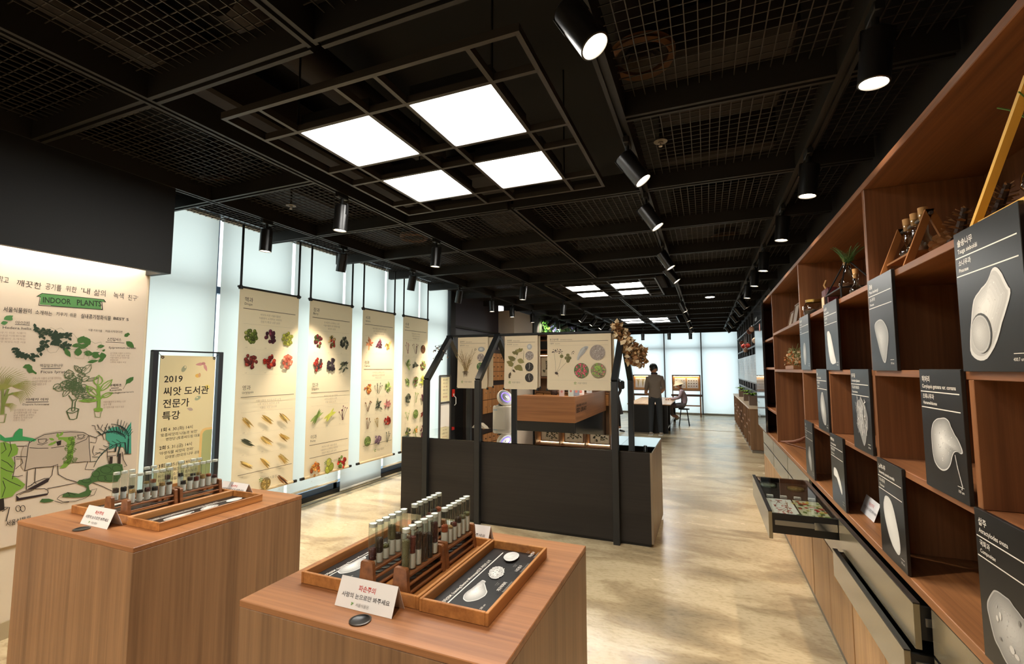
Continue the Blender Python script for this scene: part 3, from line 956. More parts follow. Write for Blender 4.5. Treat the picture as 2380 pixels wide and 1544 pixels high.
banner(4.05, 4.755, 'hanging banner of berry, legume and pome fruits, second from the mural', [('gap', .13), ('head', '장과', 'Berry'), ('body', ['도서관이 소개하는 나무', '서울식물원 공기정화식물', '씨앗의 보전']),
    ('row', .26, [('berries', [(120, 40, 44), (90, 32, 36), (70, 84, 44)]), ('berries', [(190, 60, 44), (226, 196, 130), (120, 120, 60)]), ('berries', GRN2)]), ('row', .26, [('berries', [(150, 50, 40), (70, 60, 56)]), ('berries', DARKB), ('leaves', GRN2)]), ('gap', .10), ('head', '협과', 'Legume'), ('body', ['씨앗도서관 공기정화', '나무의 씨앗과 보전', '서울식물원 소개']),
    ('row', .25, [('pods', LGRN), ('pods', YELG), ('twigs', PURP)]), ('gap', .10), ('head', '이과', 'Pome'), ('body', ['씨앗도서관 서울식물원', '식물원이 소개하는 씨앗의', '전문가 특강 나무 보전']), ('row', .26, [('berries', ORNG), ('big', [(170, 176, 70), (150, 160, 60), (188, 190, 90)]), ('berries', REDS + [(120, 150, 70)])]), ('foot', .20)], 2)
banner(4.955, 5.65, 'hanging banner of samara and capsule fruits, third from the mural', [('gap', .13), ('head', '시과', 'Samara'), ('body', ['서울식물원 씨앗도서관 소개', '나무 씨앗의 보전과 소개', '식물원 씨앗 소나무']), ('row', .23, [('leaves', [(206, 110, 70), (226, 150, 100)]), ('leaves', PURP), ('leaves', STRAW)]), ('gap', .13), ('head', '삭과', 'Capsule'), ('body', ['도서관이 소개하는 나무', '서울식물원 공기정화식물', '씨앗의 보전']),
    ('row', .22, [('berries', ORNG), ('twigs', GRN2), ('leaves', LGRN)]), ('row', .22, [('twigs', BROWN), ('leaves', GRN2), ('leaves', PINK)]), ('row', .22, [('twigs', BROWN), ('twigs', STRAW), ('berries', REDS)]), ('row', .22, [('ball', LGRN), ('berries', [(170, 140, 160), (140, 110, 130)]), ('twigs', GRN2)]), ('foot', .20)], 3)
banner(5.855, 6.54, 'hanging banner of six rows of fruits, farthest from the mural', [('gap', .14), ('head', '수과', 'Achene'), ('body', ['씨앗도서관 공기정화', '나무의 씨앗과 보전', '서울식물원 소개']), ('row', .25, [('twigs', PINK), ('twigs', [(120, 60, 50)]), ('ball', BROWN)]), ('row', .24, [('leaves', LGRN), ('leaves', GRN2), ('berries', BROWN + LGRN)]), ('row', .24, [('leaves', LGRN), ('berries', BROWN + LGRN), ('leaves', YELG)]), ('row', .24, [('berries', GRN2), ('twigs', LGRN), ('berries', PURP)]), ('row', .24, [('twigs', LGRN), ('ball', LGRN), ('pods', [(120, 50, 40)])]), ('row', .24, [('berries', GRN2 + GREEN), ('berries', ORNG + LGRN), ('leaves', PURP)]), ('foot', .14)], 4)

# ================================================================== lecture sign in its steel frame
X = -4.10
t = thing('sign_stand', 'steel-framed floor sign announcing the 2019 lectures beside the mural', 'sign', (X, 2.66, 0))
for y in (2.385, 2.935):
    MB().box((X - 0.03, y - 0.02, 0.02), (X + 0.01, y + 0.02, 1.75)).build('upright', mat('sign_frame_steel', (84, 90, 100), 0.3, 0.7), t)
    MB().box((X - 0.16, y - 0.02, 0.0), (X + 0.14, y + 0.02, 0.022)).build('foot', BLACK, t)
for z in (0.10, 1.74):
    MB().box((X - 0.02, 2.365, z), (X + 0.008, 2.955, z + 0.012)).build('cross_bar', BLACK, t)
MB().box((X - 0.012, 2.43, 0.18), (X - 0.008, 2.895, 1.71)).build('poster_sheet', mat('sign_sheet_cream', (240, 226, 178), 0.6), t)
for y, s in ((2.445, -1), (2.88, 1)):
    for z in (1.695, 0.2):
        MB().lathe((X - 0.008, y, z), [(0.006, 0.002), (0.012, 0.003), (0.013, 0.0)], 12, axis=(1, 0, 0)).build('eyelet', CHROME, t)
        MB().tube([(X - 0.005, y, z), (X - 0.005, y + s * 0.045, z + (0.045 if z > 1 else -0.06))], 0.002, n=5).build('tie', STEEL, t)
p = Print((X - 0.008, 2.43, 0), (0, 1, 0), (0, 0, 1))
DK = (38, 34, 30)
def v_(zz): return zz
p.ell(.19, 1.60, .018, .03, (168, 172, 140), rot=-.5); p.ell(.20, 1.615, .008, .009, (240, 226, 178))
p.leaf(.36, 1.645, -.075, .014, .12, (214, 156, 150)); p.leaf(.36, 1.645, .075, .014, -1.15, (214, 156, 150)); p.ell(.355, 1.647, .018, .012, (196, 140, 136))
p.ell(.31, 1.54, .022, .017, (240, 196, 104)); p.ell(.325, 1.545, .012, .02, (222, 176, 128))
p.ell(.40, 1.44, .024, .018, (244, 224, 130)); p.ell(.32, 1.345, .028, .017, (172, 182, 150), rot=.5); p.ell(.315, 1.35, .009, .006, (240, 226, 178))
p.leaf(.285, 1.245, -.055, .014, -.35, (196, 176, 160))
for s, zz, sz in (('2019', 1.49, .075), ('씨앗 도서관', 1.385, .078), ('전문가', 1.285, .078), ('특강', 1.185, .078)):
    p.text(s, .035, zz, sz, DK, bold=.012)
for zz, a, b, c, d in ((1.09, '1회', '4. 30.(화) 14시', "'토종씨앗의 나눔과 보전'", '변현단 (토종씨드림 대표)'), (.945, '2회', '5. 31.(금) 14시', "'야생식물 씨앗의 전파'", '김태영 (한국의 나무 공동저자)')):
    p.text(a, .03, zz, .036, DK, bold=.012); p.text(b, .09, zz, .034, DK); p.text(c, .03, zz - .042, .03, DK); p.text(d, .075, zz - .078, .028, DK)
p.text('3회', .03, .80, .036, DK, bold=.012); p.text('6. 25.(화) 14시', .09, .80, .034, DK)
for i, s in enumerate(("'국립백두대간수목원", '씨드볼트 소개 및 종자보존', '이하얀 (국립백두대간수목원 연구원)')):
    p.text(s, .03, .757 - .036 * i, .029, DK)
p.poly([(.355, .62), (.465, .62), (.465, 1.08), (.40, 1.08), (.375, 1.07), (.36, 1.05), (.355, 1.02)], (242, 206, 136))
p.poly([(.375, .64), (.465, .64), (.465, 1.06), (.41, 1.06), (.39, 1.05), (.378, 1.03)], (182, 190, 134))
p.done('printed_text', t)

# notice stand by the window end
X = -4.30
t = thing('notice_stand', 'dark-framed floor stand with a pale notice beside the black jamb', 'sign', (X, 7.30, 0))
y0, y1 = 7.10, 7.45
for y in (y0, y1):
    MB().box((X - 0.015, y - 0.015, 0.0), (X + 0.015, y + 0.015, 1.475)).build('upright', mat('notice_frame_grey', (70, 68, 66), 0.4), t)
for z in (0.08, 0.985, 1.46):
    MB().box((X - 0.014, y0, z), (X + 0.014, y1, z + 0.03)).build('cross_bar', mat('notice_frame_grey', (70, 68, 66), 0.4), t)
MB().box((X - 0.006, y0 + 0.02, 1.02), (X + 0.004, y1 - 0.02, 1.455)).build('notice_sheet', mat('notice_sheet', (226, 218, 178), 0.6), t)
MB().box((X - 0.006, y0 + 0.02, 0.12), (X + 0.004, y1 - 0.02, 0.98)).build('white_panel', WHITE, t)
p = Print((X + 0.004, y0 + 0.02, 1.0), (0, 1, 0), (0, 0, 1))
for i, (s, c) in enumerate((('씨앗도서관', (90, 80, 70)), ('씨앗 소개', (120, 90, 80)), ('4. 30. 14시', (150, 70, 60)), ('식물원 소개', (110, 100, 90)), ('10시 14시', (110, 100, 90)), ('서울식물원', (150, 70, 60)))):
    p.text(s, .155, .39 - i * .06, .036, c, 'CENTER')
p.done('printed_text', t)
# ================================================================== mural of indoor plants
_cm = cam.rotation_euler.to_matrix()
MX = -3.872
def on_mural(px, py):
    """point of the mural board, as (along the wall, height)"""
    d = _cm @ Vector(((px - 1190) / 1085.2, -(py - 772) / 1085.2, -1.0))
    k = MX / d.x
    return (d.y * k, CAM_Z + d.z * k)
def A(x, y): return on_mural(x / 5.939, 600 + y / 5.939)
def B(x, y): return on_mural(x / 5.939, 840 + y / 5.939)
def C(x, y): return on_mural(x / 5.514, 960 + y / 5.514)
t = thing('mural_panel', 'cream wall panel with a hand-drawn mural of indoor plants', 'mural', (MX, 1.2, 0.53))
MB().box((-3.89, -1.6, 0.545), (MX, 2.168, 2.40)).build('board', mat('mural_board_cream', (224, 208, 186), 0.7), t)
MB().box((-3.889, 2.169, 0.545), (MX - 0.002, 2.178, 2.40)).build('edge_strip', mat('mural_edge_cream', (236, 220, 190), 0.6), t)
mu = Print((MX, 0, 0), (0, 1, 0), (0, 0, 1), step=0.00001, lift=0.0008)
BK = (44, 38, 34)
G1 = (84, 136, 78); G2 = (70, 112, 54); G3 = (44, 62, 44); G4 = (128, 168, 68); G5 = (62, 156, 92); G6 = (78, 164, 138)
def mline(Z, pts, w=.007, col=BK): mu.line([Z(*q) for q in pts], w * (.62 if w < .011 else .8), col)
def mpoly(Z, pts, col): mu.poly([Z(*q) for q in pts], col)
def mtext(Z, body, x0, y0, x1, y1, h, col=BK, bold=0.0):
    a = Z(x0, y0); b = Z(x1, y1); c = Z(x0, y0 - h)
    mu.text(body, a[0], a[1], (c[1] - a[1]) * 1.28, col, rot=math.atan2(b[1] - a[1], b[0] - a[0]), bold=bold, width=math.hypot(b[0] - a[0], b[1] - a[1]))
# headline
mtext(A, '맑고', -40, 322, 108, 345, 80); mtext(A, '깨끗한', 220, 375, 560, 425, 80); mtext(A, '공기를', 620, 425, 838, 455, 80); mtext(A, '위한', 900, 450, 1050, 472, 70)
mtext(A, "'내", 1110, 480, 1230, 497, 75); mtext(A, '삶의', 1290, 510, 1450, 528, 78); mtext(A, '녹색', 1560, 545, 1700, 562, 75); mtext(A, "친구'", 1760, 575, 1895, 590, 68)
mpoly(A, [(497, 533), (578, 483), (1435, 570), (1465, 612), (1410, 605), (1420, 718), (1390, 715), (530, 655), (548, 535)], BK)
mpoly(A, [(520, 528), (582, 492), (1425, 577), (1445, 603), (1398, 600), (1405, 708), (545, 645), (560, 530)], G1)
mline(A, [(556, 545), (543, 645), (700, 655)], .004, (224, 208, 186)); mline(A, [(1395, 605), (1400, 700)], .006, (224, 208, 186))
mtext(A, 'INDOOR', 585, 612, 972, 640, 85, (40, 56, 36), .02); mtext(A, 'PLANTS', 1055, 650, 1395, 668, 85, (40, 56, 36), .02)
mtext(A, '서울식물원이', 40, 735, 430, 765, 62, BK, .01); mtext(A, '소개하는', 480, 770, 715, 795, 52, BK, .01); mtext(A, '키우기', 770, 790, 918, 805, 45, BK, .01); mtext(A, '쉬운', 960, 808, 1052, 815, 48, BK, .01)
mtext(A, '실내공기정화식물', 1112, 825, 1525, 858, 55, BK, .01); mtext(A, 'BEST 5', 1560, 850, 1770, 868, 40, BK, .02)
# plant names and notes
mtext(A, '아이비', 205, 905, 398, 915, 38); mline(A, [(205, 915), (410, 928)], .005); mtext(A, 'Hedera helix', 30, 975, 430, 992, 40)
GT = (172, 150, 132)
for i, s in enumerate(('키우기 쉬운 식물이', '실내공기정화식물', '식물원이 소개하는', '나무 씨앗도서관 서울')):
    mtext(A, s, -40, 1040 + 42 * i, 350, 1050 + 42 * i, 26, GT)
mtext(A, '식물 키우기를', 1215, 1005, 1405, 1022, 28); mtext(A, '처음시작한다면', 1450, 1022, 1685, 1035, 28)
mtext(A, '스킨답서스', 1475, 1140, 1670, 1148, 40, BK, .01); mline(A, [(1458, 1160), (1715, 1172)], .005); mtext(A, 'Epipremnum aureum', 1500, 1250, 1870, 1255, 32)
for i, s in enumerate(('공기정화 식물이 소개하는', '키우기 쉬운 실내 식물', '서울식물원 공기정화식물', '씨앗도서관', '나무과 식물의 씨앗')):
    mtext(A, s, 1518, 1325 + 31 * i, 1518 + 22 * len(s), 1327 + 31 * i, 22, GT)
mtext(B, '떡갈잎고무나무', 548, 80, 865, 78, 40); mline(B, [(565, 103), (838, 98)], .006); mtext(B, 'Ficus lyrata', 555, 165, 925, 163, 42)
for i, s in enumerate(('고무나무 식물이 공기를 정화하는', '실내공기정화식물 나무', '서울식물원 소개')):
    mtext(B, s, 440, 250 + 42 * i, 440 + 24 * len(s), 246 + 42 * i, 28, GT)
mtext(B, '아레카 야자', 350, 545, 665, 543, 34, BK, .012); mline(B, [(355, 565), (668, 562)], .006); mtext(B, 'Dypsis lutescens', 305, 608, 672, 605, 28)
for i, s in enumerate(('공기정화가 쉬운 Nasa', '공기정화식물 1위 식물', '실내 식물원 소개하는', '식물이 도서관 나무', '키우기 쉬운')):
    mtext(B, s, 185 - 3 * i, 690 + 35 * i, 185 + 26 * len(s), 684 + 35 * i, 26, GT)
mtext(B, '부채파초', 1508, 350, 1675, 345, 34, BK, .012); mline(B, [(1530, 372), (1640, 368)], .006); mtext(B, 'Ravenala', 1508, 415, 1675, 402, 30); mtext(B, 'Madagascariensis', 1510, 452, 1840, 430, 26)
for i, s in enumerate(('서울식물원이 소개하는 나무', '실내 식물', '공기정화식물 키우기 쉬운')):
    mtext(B, s, 1422, 575 + 38 * i, 1422 + 22 * len(s), 568 + 36 * i, 26, GT)
# loose leaves
def mleaf(Z, x, y, L, w, deg, col):
    u, v = Z(x, y); k = 1 / 5.939 / 310
    mu.leaf(u, v, L * k, w * k, R(deg), col)
for a in ((50, 850, 90, 26, 35), (100, 860, 60, 34, 60), (10, 905, 60, 22, 20)): mleaf(A, *a, G1)
for a in ((1715, 1085, 70, 25, 40), (1740, 1150, 130, 38, -40), (1760, 1070, 40, 25, 80)): mleaf(A, *a, G2)
# ivy: dark leaf clusters along trailing stems
rnd = random.Random(5)
def ivy(path, n, col, s=44):
    mline(A, path, .003, (86, 84, 62))
    for i in range(n):
        f_ = i / max(1, n - 1) * (len(path) - 1); k = min(int(f_), len(path) - 2); fr = f_ - k
        x = path[k][0] + (path[k + 1][0] - path[k][0]) * fr + rnd.uniform(-22, 22)
        y = path[k][1] + (path[k + 1][1] - path[k][1]) * fr + rnd.uniform(-22, 22)
        for d in (0, 62, -62, 125):
            b = rnd.uniform(0, 360)
            mleaf(A, x, y, s * rnd.uniform(.7, 1.2), s * .34, b + d, col)
ivy([(480, 945), (520, 1030), (600, 1080), (620, 1180), (560, 1280), (470, 1370), (350, 1360), (270, 1320), (205, 1240)], 20, G3)
ivy([(590, 1010), (700, 1060), (790, 1040), (800, 1100), (740, 1140), (830, 1180), (930, 1240)], 17, G3, 54)
ivy([(900, 1060), (960, 1030), (940, 1110)], 4, G3)
for pts in ([(520, 990), (600, 960), (640, 1000), (700, 960), (760, 990), (840, 965), (880, 1000)], [(600, 1010), (560, 1040), (620, 1060)], [(960, 1080), (1010, 1045), (1050, 1100), (1075, 1130)]):
    mline(A, pts, .003, (150, 140, 110))
mline(A, [(630, 1220), (660, 1290), (690, 1310), (770, 1300), (800, 1260), (830, 1180)], .003, (160, 150, 126))
# pothos
for a in ((1080, 1180, 110, 40, 62), (1240, 1200, 130, 42, 128), (985, 1215, 110, 26, 12), (1070, 1245, 130, 30, 25), (1075, 1355, 110, 40, 92), (895, 1260, 110, 26, -58), (945, 1345, 100, 24, 115), (1150, 1300, 110, 36, -15), (1235, 1330, 110, 20, 15), (1320, 1390, 80, 40, 90), (1430, 1395, 90, 40, 110), (1200, 1440, 120, 22, 12), (1350, 1440, 100, 22, 45), (1340, 1225, 80, 24, 10), (1410, 1290, 40, 14, 45)):
    mleaf(A, *a, G2)
for pts in ([(1050, 1180), (1110, 1220), (1190, 1250), (1230, 1330), (1220, 1400), (1330, 1385)], [(1240, 1140), (1310, 1180), (1390, 1160), (1400, 1210), (1330, 1270)], [(940, 1270), (1000, 1260), (1080, 1250)]):
    mline(A, pts, .003, (120, 130, 90))
mline(A, [(1010, 1290), (1035, 1380), (1150, 1390), (1170, 1300)], .003, (186, 172, 148))
# fiddle leaf, fan leaf
mpoly(B, [(308, 85), (345, 45), (400, 40), (440, 70), (445, 110), (470, 135), (505, 160), (495, 183), (450, 158), (400, 165), (370, 130), (365, 105)], G2)
mpoly(B, [(1740, 255), (1790, 225), (1840, 215), (1835, 260), (1790, 300), (1750, 310), (1722, 340), (1735, 300)], G2); mline(B, [(1725, 335), (1695, 385)], .004, (110, 90, 80))
# potted ficus tree in outline
FG = (84, 104, 66)
for pts in ([(945, 470), (985, 530), (1000, 560), (985, 680)], [(1090, 470), (1050, 540), (1035, 570), (1030, 680)], [(1000, 530), (1015, 545), (1040, 520)], [(915, 690), (960, 800), (1010, 805), (1055, 790), (1085, 660)], [(915, 690), (960, 650), (1020, 640), (1083, 660), (1060, 690), (1000, 715), (940, 712), (915, 690)], [(985, 680), (1000, 690), (1030, 680)]):
    mline(B, pts, .009, FG)
rnd = random.Random(9)
def outline_leaf(Z, x, y, L, w, deg, col, wd=.0042):
    u, v = Z(x, y); k = 1 / 5.939 / 310; L *= k; w *= k; a = R(deg); ca, sa = math.cos(a), math.sin(a)
    sh = [(0, 0), (.2, .7), (.45, 1), (.75, .7), (1, 0), (.75, -.7), (.45, -1), (.2, -.7), (0, 0)]
    mu.line([(u + L * p_ * ca - w * q_ * sa, v + L * p_ * sa + w * q_ * ca) for p_, q_ in sh], wd, col)
    mu.line([(u, v), (u + L * ca, v + L * sa)], wd * .6, col)
for i in range(34):
    x = 1030 + rnd.gauss(0, 95); y = 320 + rnd.gauss(0, 95)
    outline_leaf(B, x, y, rnd.uniform(80, 120), rnd.uniform(24, 36), rnd.uniform(0, 360), FG)
for a in ((1130, 180, 150, 42, 55), (1120, 160, 120, 26, 130), (960, 240, 110, 50, 100), (870, 390, 90, 26, 170), (850, 300, 90, 24, 10), (1180, 270, 140, 18, 15)): outline_leaf(B, *a, FG)
# green fan palm in pot
mpoly(B, [(1290, 655), (1350, 635), (1415, 650), (1410, 690), (1350, 700), (1300, 690)], G4)
mline(B, [(1300, 695), (1315, 770), (1375, 775), (1395, 690)], .006, (120, 140, 90))
for pts in ([(1345, 660), (1350, 520), (1345, 330)], [(1370, 660), (1375, 520), (1360, 340)], [(1355, 540), (1320, 480)], [(1380, 520), (1430, 480)], [(1360, 420), (1400, 340)]):
    mline(B, pts, .012, G4)
for a in ((1345, 335, 130, 48, 88), (1345, 490, 190, 40, 132), (1375, 410, 190, 34, 48), (1395, 495, 130, 26, 22), (1350, 540, 200, 16, 178)):
    outline_leaf(B, *a, (128, 168, 68), .007)
# areca palm at left
PALM = (150, 150, 76)
for (bx, by, L, deg, n) in ((30, 400, 260, 95, 9), (40, 400, 230, 62, 8), (170, 345, 200, 5, 9), (150, 440, 150, -10, 8), (50, 590, 110, -15, 7), (20, 400, 220, 130, 6)):
    for i in range(n):
        a = deg + (i - n / 2) * 7
        u, v = B(bx, by); k = 1 / 5.939 / 310
        mu.line([(u, v), (u + math.cos(R(a)) * L * .6 * k, v + math.sin(R(a)) * L * .6 * k), (u + math.cos(R(a - 18)) * L * k, v + math.sin(R(a - 18)) * L * k)], .0045, PALM, True)
for pts in ([(15, 735), (30, 600), (35, 380)], [(35, 735), (45, 560), (110, 380)], [(45, 600), (100, 470), (180, 440)]): mline(B, pts, .014, (128, 140, 70))
mline(B, [(-5, 735), (80, 728), (55, 845), (-5, 845)], .008, (140, 150, 90))
# the tea table scene
mpoly(C, [(270, 500), (310, 420), (420, 330), (560, 260), (760, 225), (960, 222), (1090, 250), (1140, 300), (1150, 620), (930, 640), (760, 680), (440, 705), (310, 745), (268, 690)], (196, 180, 160))
mpoly(C, [(-5, 270), (60, 320), (160, 310), (190, 250), (240, 200), (285, 205), (285, 300), (420, 325), (468, 345), (430, 368), (330, 355), (60, 365), (-5, 345)], G5)
for pts in ([(370, 385), (440, 340), (560, 280), (720, 255), (900, 245), (1060, 250), (1130, 285), (1100, 340), (960, 400)], [(370, 445), (480, 455), (615, 452)], [(650, 450), (820, 425)], [(375, 365), (355, 430), (340, 560), (310, 745)], [(310, 745), (380, 720), (440, 705), (560, 695), (650, 690), (740, 660)], [(1135, 290), (1140, 450), (1155, 620), (1080, 625), (1000, 635), (930, 630)], [(345, 745), (330, 985)], [(450, 710), (440, 885)], [(680, 680), (660, 800), (600, 870)], [(735, 670), (740, 790), (850, 850), (980, 885)], [(1120, 625), (1085, 725), (1200, 730)], [(600, 970), (760, 940), (985, 895)], [(1180, 895), (1300, 940), (1440, 1005)], [(165, 425), (345, 425)], [(200, 560), (335, 562)], [(1140, 290), (1240, 320), (1220, 385), (1150, 375)], [(1170, 160), (1210, 165), (1220, 215), (1270, 210), (1245, 150)], [(1280, 215), (1310, 150)], [(1310, 290), (1350, 200), (1375, 135)], [(1250, 235), (1310, 290), (1330, 350)], [(1200, 420), (1180, 500), (1200, 550), (1280, 500)]):
    mline(C, pts, .006)
# cups
for (x, y, s) in ((535, 360, 1.0), (1030, 300, .75)):
    mline(C, [(x - 55 * s, y - 25 * s), (x - 40 * s, y + 25 * s), (x + 10 * s, y + 35 * s), (x + 45 * s, y + 10 * s), (x + 55 * s, y - 32 * s)], .005); mpoly(C, [(x - 45 * s, y - 15 * s), (x + 45 * s, y - 25 * s), (x + 50 * s, y - 32 * s), (x - 52 * s, y - 24 * s)], BK); mline(C, [(x + 50 * s, y - 22 * s), (x + 78 * s, y - 18 * s), (x + 45 * s, y + 8 * s)], .005); mline(C, [(x - 65 * s, y + 42 * s), (x, y + 50 * s), (x + 70 * s, y + 18 * s)], .005)
# trailing table plant
mpoly(C, [(740, 310), (860, 310), (930, 300), (955, 350), (940, 440), (930, 560), (900, 640), (840, 700), (755, 715), (800, 660), (850, 600), (860, 480), (850, 380), (800, 345), (740, 345)], G4)
for a in ((690, 350, 60, 14, 150), (700, 380, 70, 16, 200), (740, 320, 60, 16, 100), (760, 300, 60, 16, 60), (720, 360, 60, 14, 220)): mleaf(C, *a, G4)
mpoly(C, [(715, 370), (780, 350), (775, 410), (730, 422)], BK)
rnd = random.Random(3)
for i in range(26):
    outline_leaf(C, rnd.uniform(850, 930), rnd.uniform(310, 640), 50, 12, rnd.uniform(0, 360), (76, 104, 40), .003)
# sandals
for pts in ([(200, 1055), (205, 1130), (605, 1050), (615, 1010), (600, 1030), (240, 1090)], [(330, 985), (420, 975), (610, 880), (630, 845), (600, 840)]): mpoly(C, pts, (52, 42, 42))
for pts in ([(200, 1050), (290, 1010), (420, 975), (560, 970), (605, 990), (612, 1030)], [(360, 945), (440, 890), (560, 840), (620, 835), (610, 880), (430, 975)], [(240, 1050), (300, 1020), (360, 1010), (430, 985)], [(345, 945), (400, 925), (430, 890), (460, 905)]): mline(C, pts, .006)
# right-hand palm in pot
mpoly(C, [(1350, 340), (1355, 240), (1420, 190), (1500, 175), (1580, 240), (1640, 180), (1675, 110), (1676, 520), (1610, 520), (1580, 440), (1500, 430), (1390, 470), (1400, 380)], G6)
PB = (34, 60, 54)
for (bx, by, L, deg) in ((1595, 380, 330, 172), (1590, 290, 250, 130), (1640, 330, 220, 85), (1600, 330, 190, 105)):
    u, v = C(bx, by); k = 1 / 5.514 / 310
    path = [(u + math.cos(R(deg + i * 5)) * L * k * i / 8, v + math.sin(R(deg + i * 5)) * L * k * i / 8) for i in range(9)]
    mu.line(path, .005, PB)
    for i in range(1, 9):
        for s in (-1, 1):
            a = deg + i * 5 + s * 38
            mu.line([path[i], (path[i][0] + math.cos(R(a)) * 70 * k, path[i][1] + math.sin(R(a)) * 70 * k)], .0035, PB)
for pts in ([(1595, 380), (1610, 525)], [(1640, 330), (1630, 525)], [(1490, 400), (1470, 500)], [(1540, 400), (1500, 560)]): mline(C, pts, .012, PB)
for pts in ([(1365, 445), (1370, 560), (1390, 650)], [(1370, 500), (1480, 490)], [(1560, 500), (1575, 600), (1620, 680), (1580, 690)], [(1370, 555), (1480, 545)], [(1580, 525), (1675, 525)]): mline(C, pts, .006)
mline(C, [(1420, 560), (1415, 650)], .022, (56, 46, 40)); mline(C, [(1525, 520), (1520, 690)], .022, (56, 46, 40))
# floor greens
mpoly(C, [(975, 890), (1010, 860), (1100, 850), (1150, 830), (1180, 770), (1250, 700), (1360, 660), (1480, 645), (1560, 660), (1575, 750), (1500, 880), (1400, 890), (1250, 875), (1180, 890), (1130, 930), (1140, 985), (1170, 1000), (1140, 1060), (1050, 1080), (940, 1085), (790, 1080), (800, 1045), (860, 1015), (1000, 1035), (1090, 1000), (1110, 960), (1060, 930), (1000, 915)], (74, 108, 62))
mpoly(C, [(500, 1140), (530, 1100), (620, 1098), (690, 1120), (640, 1140), (560, 1150)], (74, 108, 62))
for (x, y, a, b) in ((1350, 730, 70, 45), (1490, 710, 60, 45), (1400, 830, 70, 45), (1220, 780, 50, 40), (1300, 840, 55, 40), (1490, 810, 50, 40), (1100, 870, 60, 25)):
    mline(C, [(x + a * math.cos(R(k * 30)), y + b * math.sin(R(k * 30))) for k in range(13)], .004, (36, 58, 34))
for pts in ([(725, 1100), (760, 1060), (860, 1020), (960, 1050)], [(725, 1105), (800, 1140), (960, 1130), (1090, 1090), (1160, 1040)], [(860, 1020), (890, 1060), (830, 1080)], [(1160, 990), (1235, 970), (1200, 1050), (1150, 1060)], [(690, 1130), (780, 1155), (880, 1140)]): mline(C, pts, .005)
# left leafy bush
mpoly(C, [(-5, 380), (60, 370), (120, 400), (190, 395), (228, 460), (215, 530), (140, 570), (180, 640), (165, 760), (140, 800), (220, 840), (315, 915), (290, 960), (200, 1010), (150, 1070), (60, 1090), (-5, 1100)], G4)
for pts in ([(120, 370), (140, 470), (100, 560)], [(40, 380), (70, 470), (10, 520)], [(10, 600), (90, 640), (150, 700)], [(0, 700), (80, 740), (160, 760)], [(30, 830), (120, 880), (260, 940)], [(30, 870), (60, 960), (20, 1080)], [(180, 560), (185, 680), (150, 850)], [(150, 810), (220, 815), (285, 800)], [(200, 590), (270, 590), (285, 640), (190, 720)]): mline(C, pts, .005)
mline(C, [(5, 1100), (15, 1250)], .03, BK); mline(C, [(20, 1210), (115, 1210), (70, 1390)], .007); mline(C, [(20, 1265), (95, 1215)], .006)
for x in (225, 285): mline(C, [(x + 30 * math.cos(R(k * 30)), 1225 + 40 * math.sin(R(k * 30))) for k in range(13)], .005)
mtext(C, '서울식물원', 65, 1455, 380, 1375, 62, BK, .01)
mu.done('drawn_mural', t)
# ================================================================== the two tube desks
DZ = 0.90
def desk(x0, y0, label, which):
    x1, y1 = x0 + 0.87, y0 + 0.83
    t = thing('display_plinth', label, 'desk', (x0, y0, 0), 'wooden plinth desks with seed tubes')
    e = 0.0005
    mb = MB()
    # carcass with a lid of its own grain; small round cable port on top
    MB().bbox((x0, y0, 0.0), (x1, y1, DZ - 0.020), 0.002).build('carcass', W_Z, t)
    MB().bbox((x0 - e, y0 - e, DZ - 0.020), (x1 + e, y1 + e, DZ), 0.002).build('top', W_X, t)
    gxx, gyy = x0 + 0.42, y0 + 0.045
    MB().lathe((gxx, gyy, DZ), [(0.030, 0.0), (0.030, 0.003), (0.026, 0.004), (0.022, 0.001), (0.0001, 0.0005)], 28).build('cable_port', mat('cable_port_black', (10, 10, 10), 0.35), t)
    MB().lathe((gxx, gyy, DZ), [(0.0305, 0.0), (0.0305, 0.0035), (0.0265, 0.0042)], 28).build('port_rim', mat('port_rim', (60, 52, 44), 0.3, 0.5), t)
    return t
desk(-1.33, 1.05, 'wooden plinth desk at bottom centre, nearer the shelves', 'R')
desk(-2.963, 1.18, 'wooden plinth desk at lower left before the mural', 'L')

TRAYW = wood('tray_oak', (190, 132, 74), (132, 82, 42), 'y', 0.4, 20)
RACKW = wood('rack_walnut', (150, 98, 60), (98, 60, 36), 'y', 0.45, 25)
CARDB = mat('black_card', (30, 29, 29), 0.35)
def tray(x0, x1, y0, y1, label, h=0.037):
    t = thing('wooden_tray', label, 'tray', (x0, y0, DZ), 'shallow wooden trays on the plinth desks')
    w = 0.010; z0, z1 = DZ + 0.0005, DZ + h
    MB().box((x0 + w, y0 + w, z0), (x1 - w, y1 - w, z0 + 0.006)).build('base', TRAYW, t)
    MB().bbox((x0, y0, z0), (x0 + w, y1, z1), 0.0015).build('side', TRAYW, t)
    MB().bbox((x1 - w, y0, z0), (x1, y1, z1), 0.0015).build('side', TRAYW, t)
    MB().bbox((x0 + w, y0, z0), (x1 - w, y0 + w, z1), 0.0015).build('end', TRAYW, t)
    MB().bbox((x0 + w, y1 - w, z0), (x1 - w, y1, z1), 0.0015).build('end', TRAYW, t)
    return t
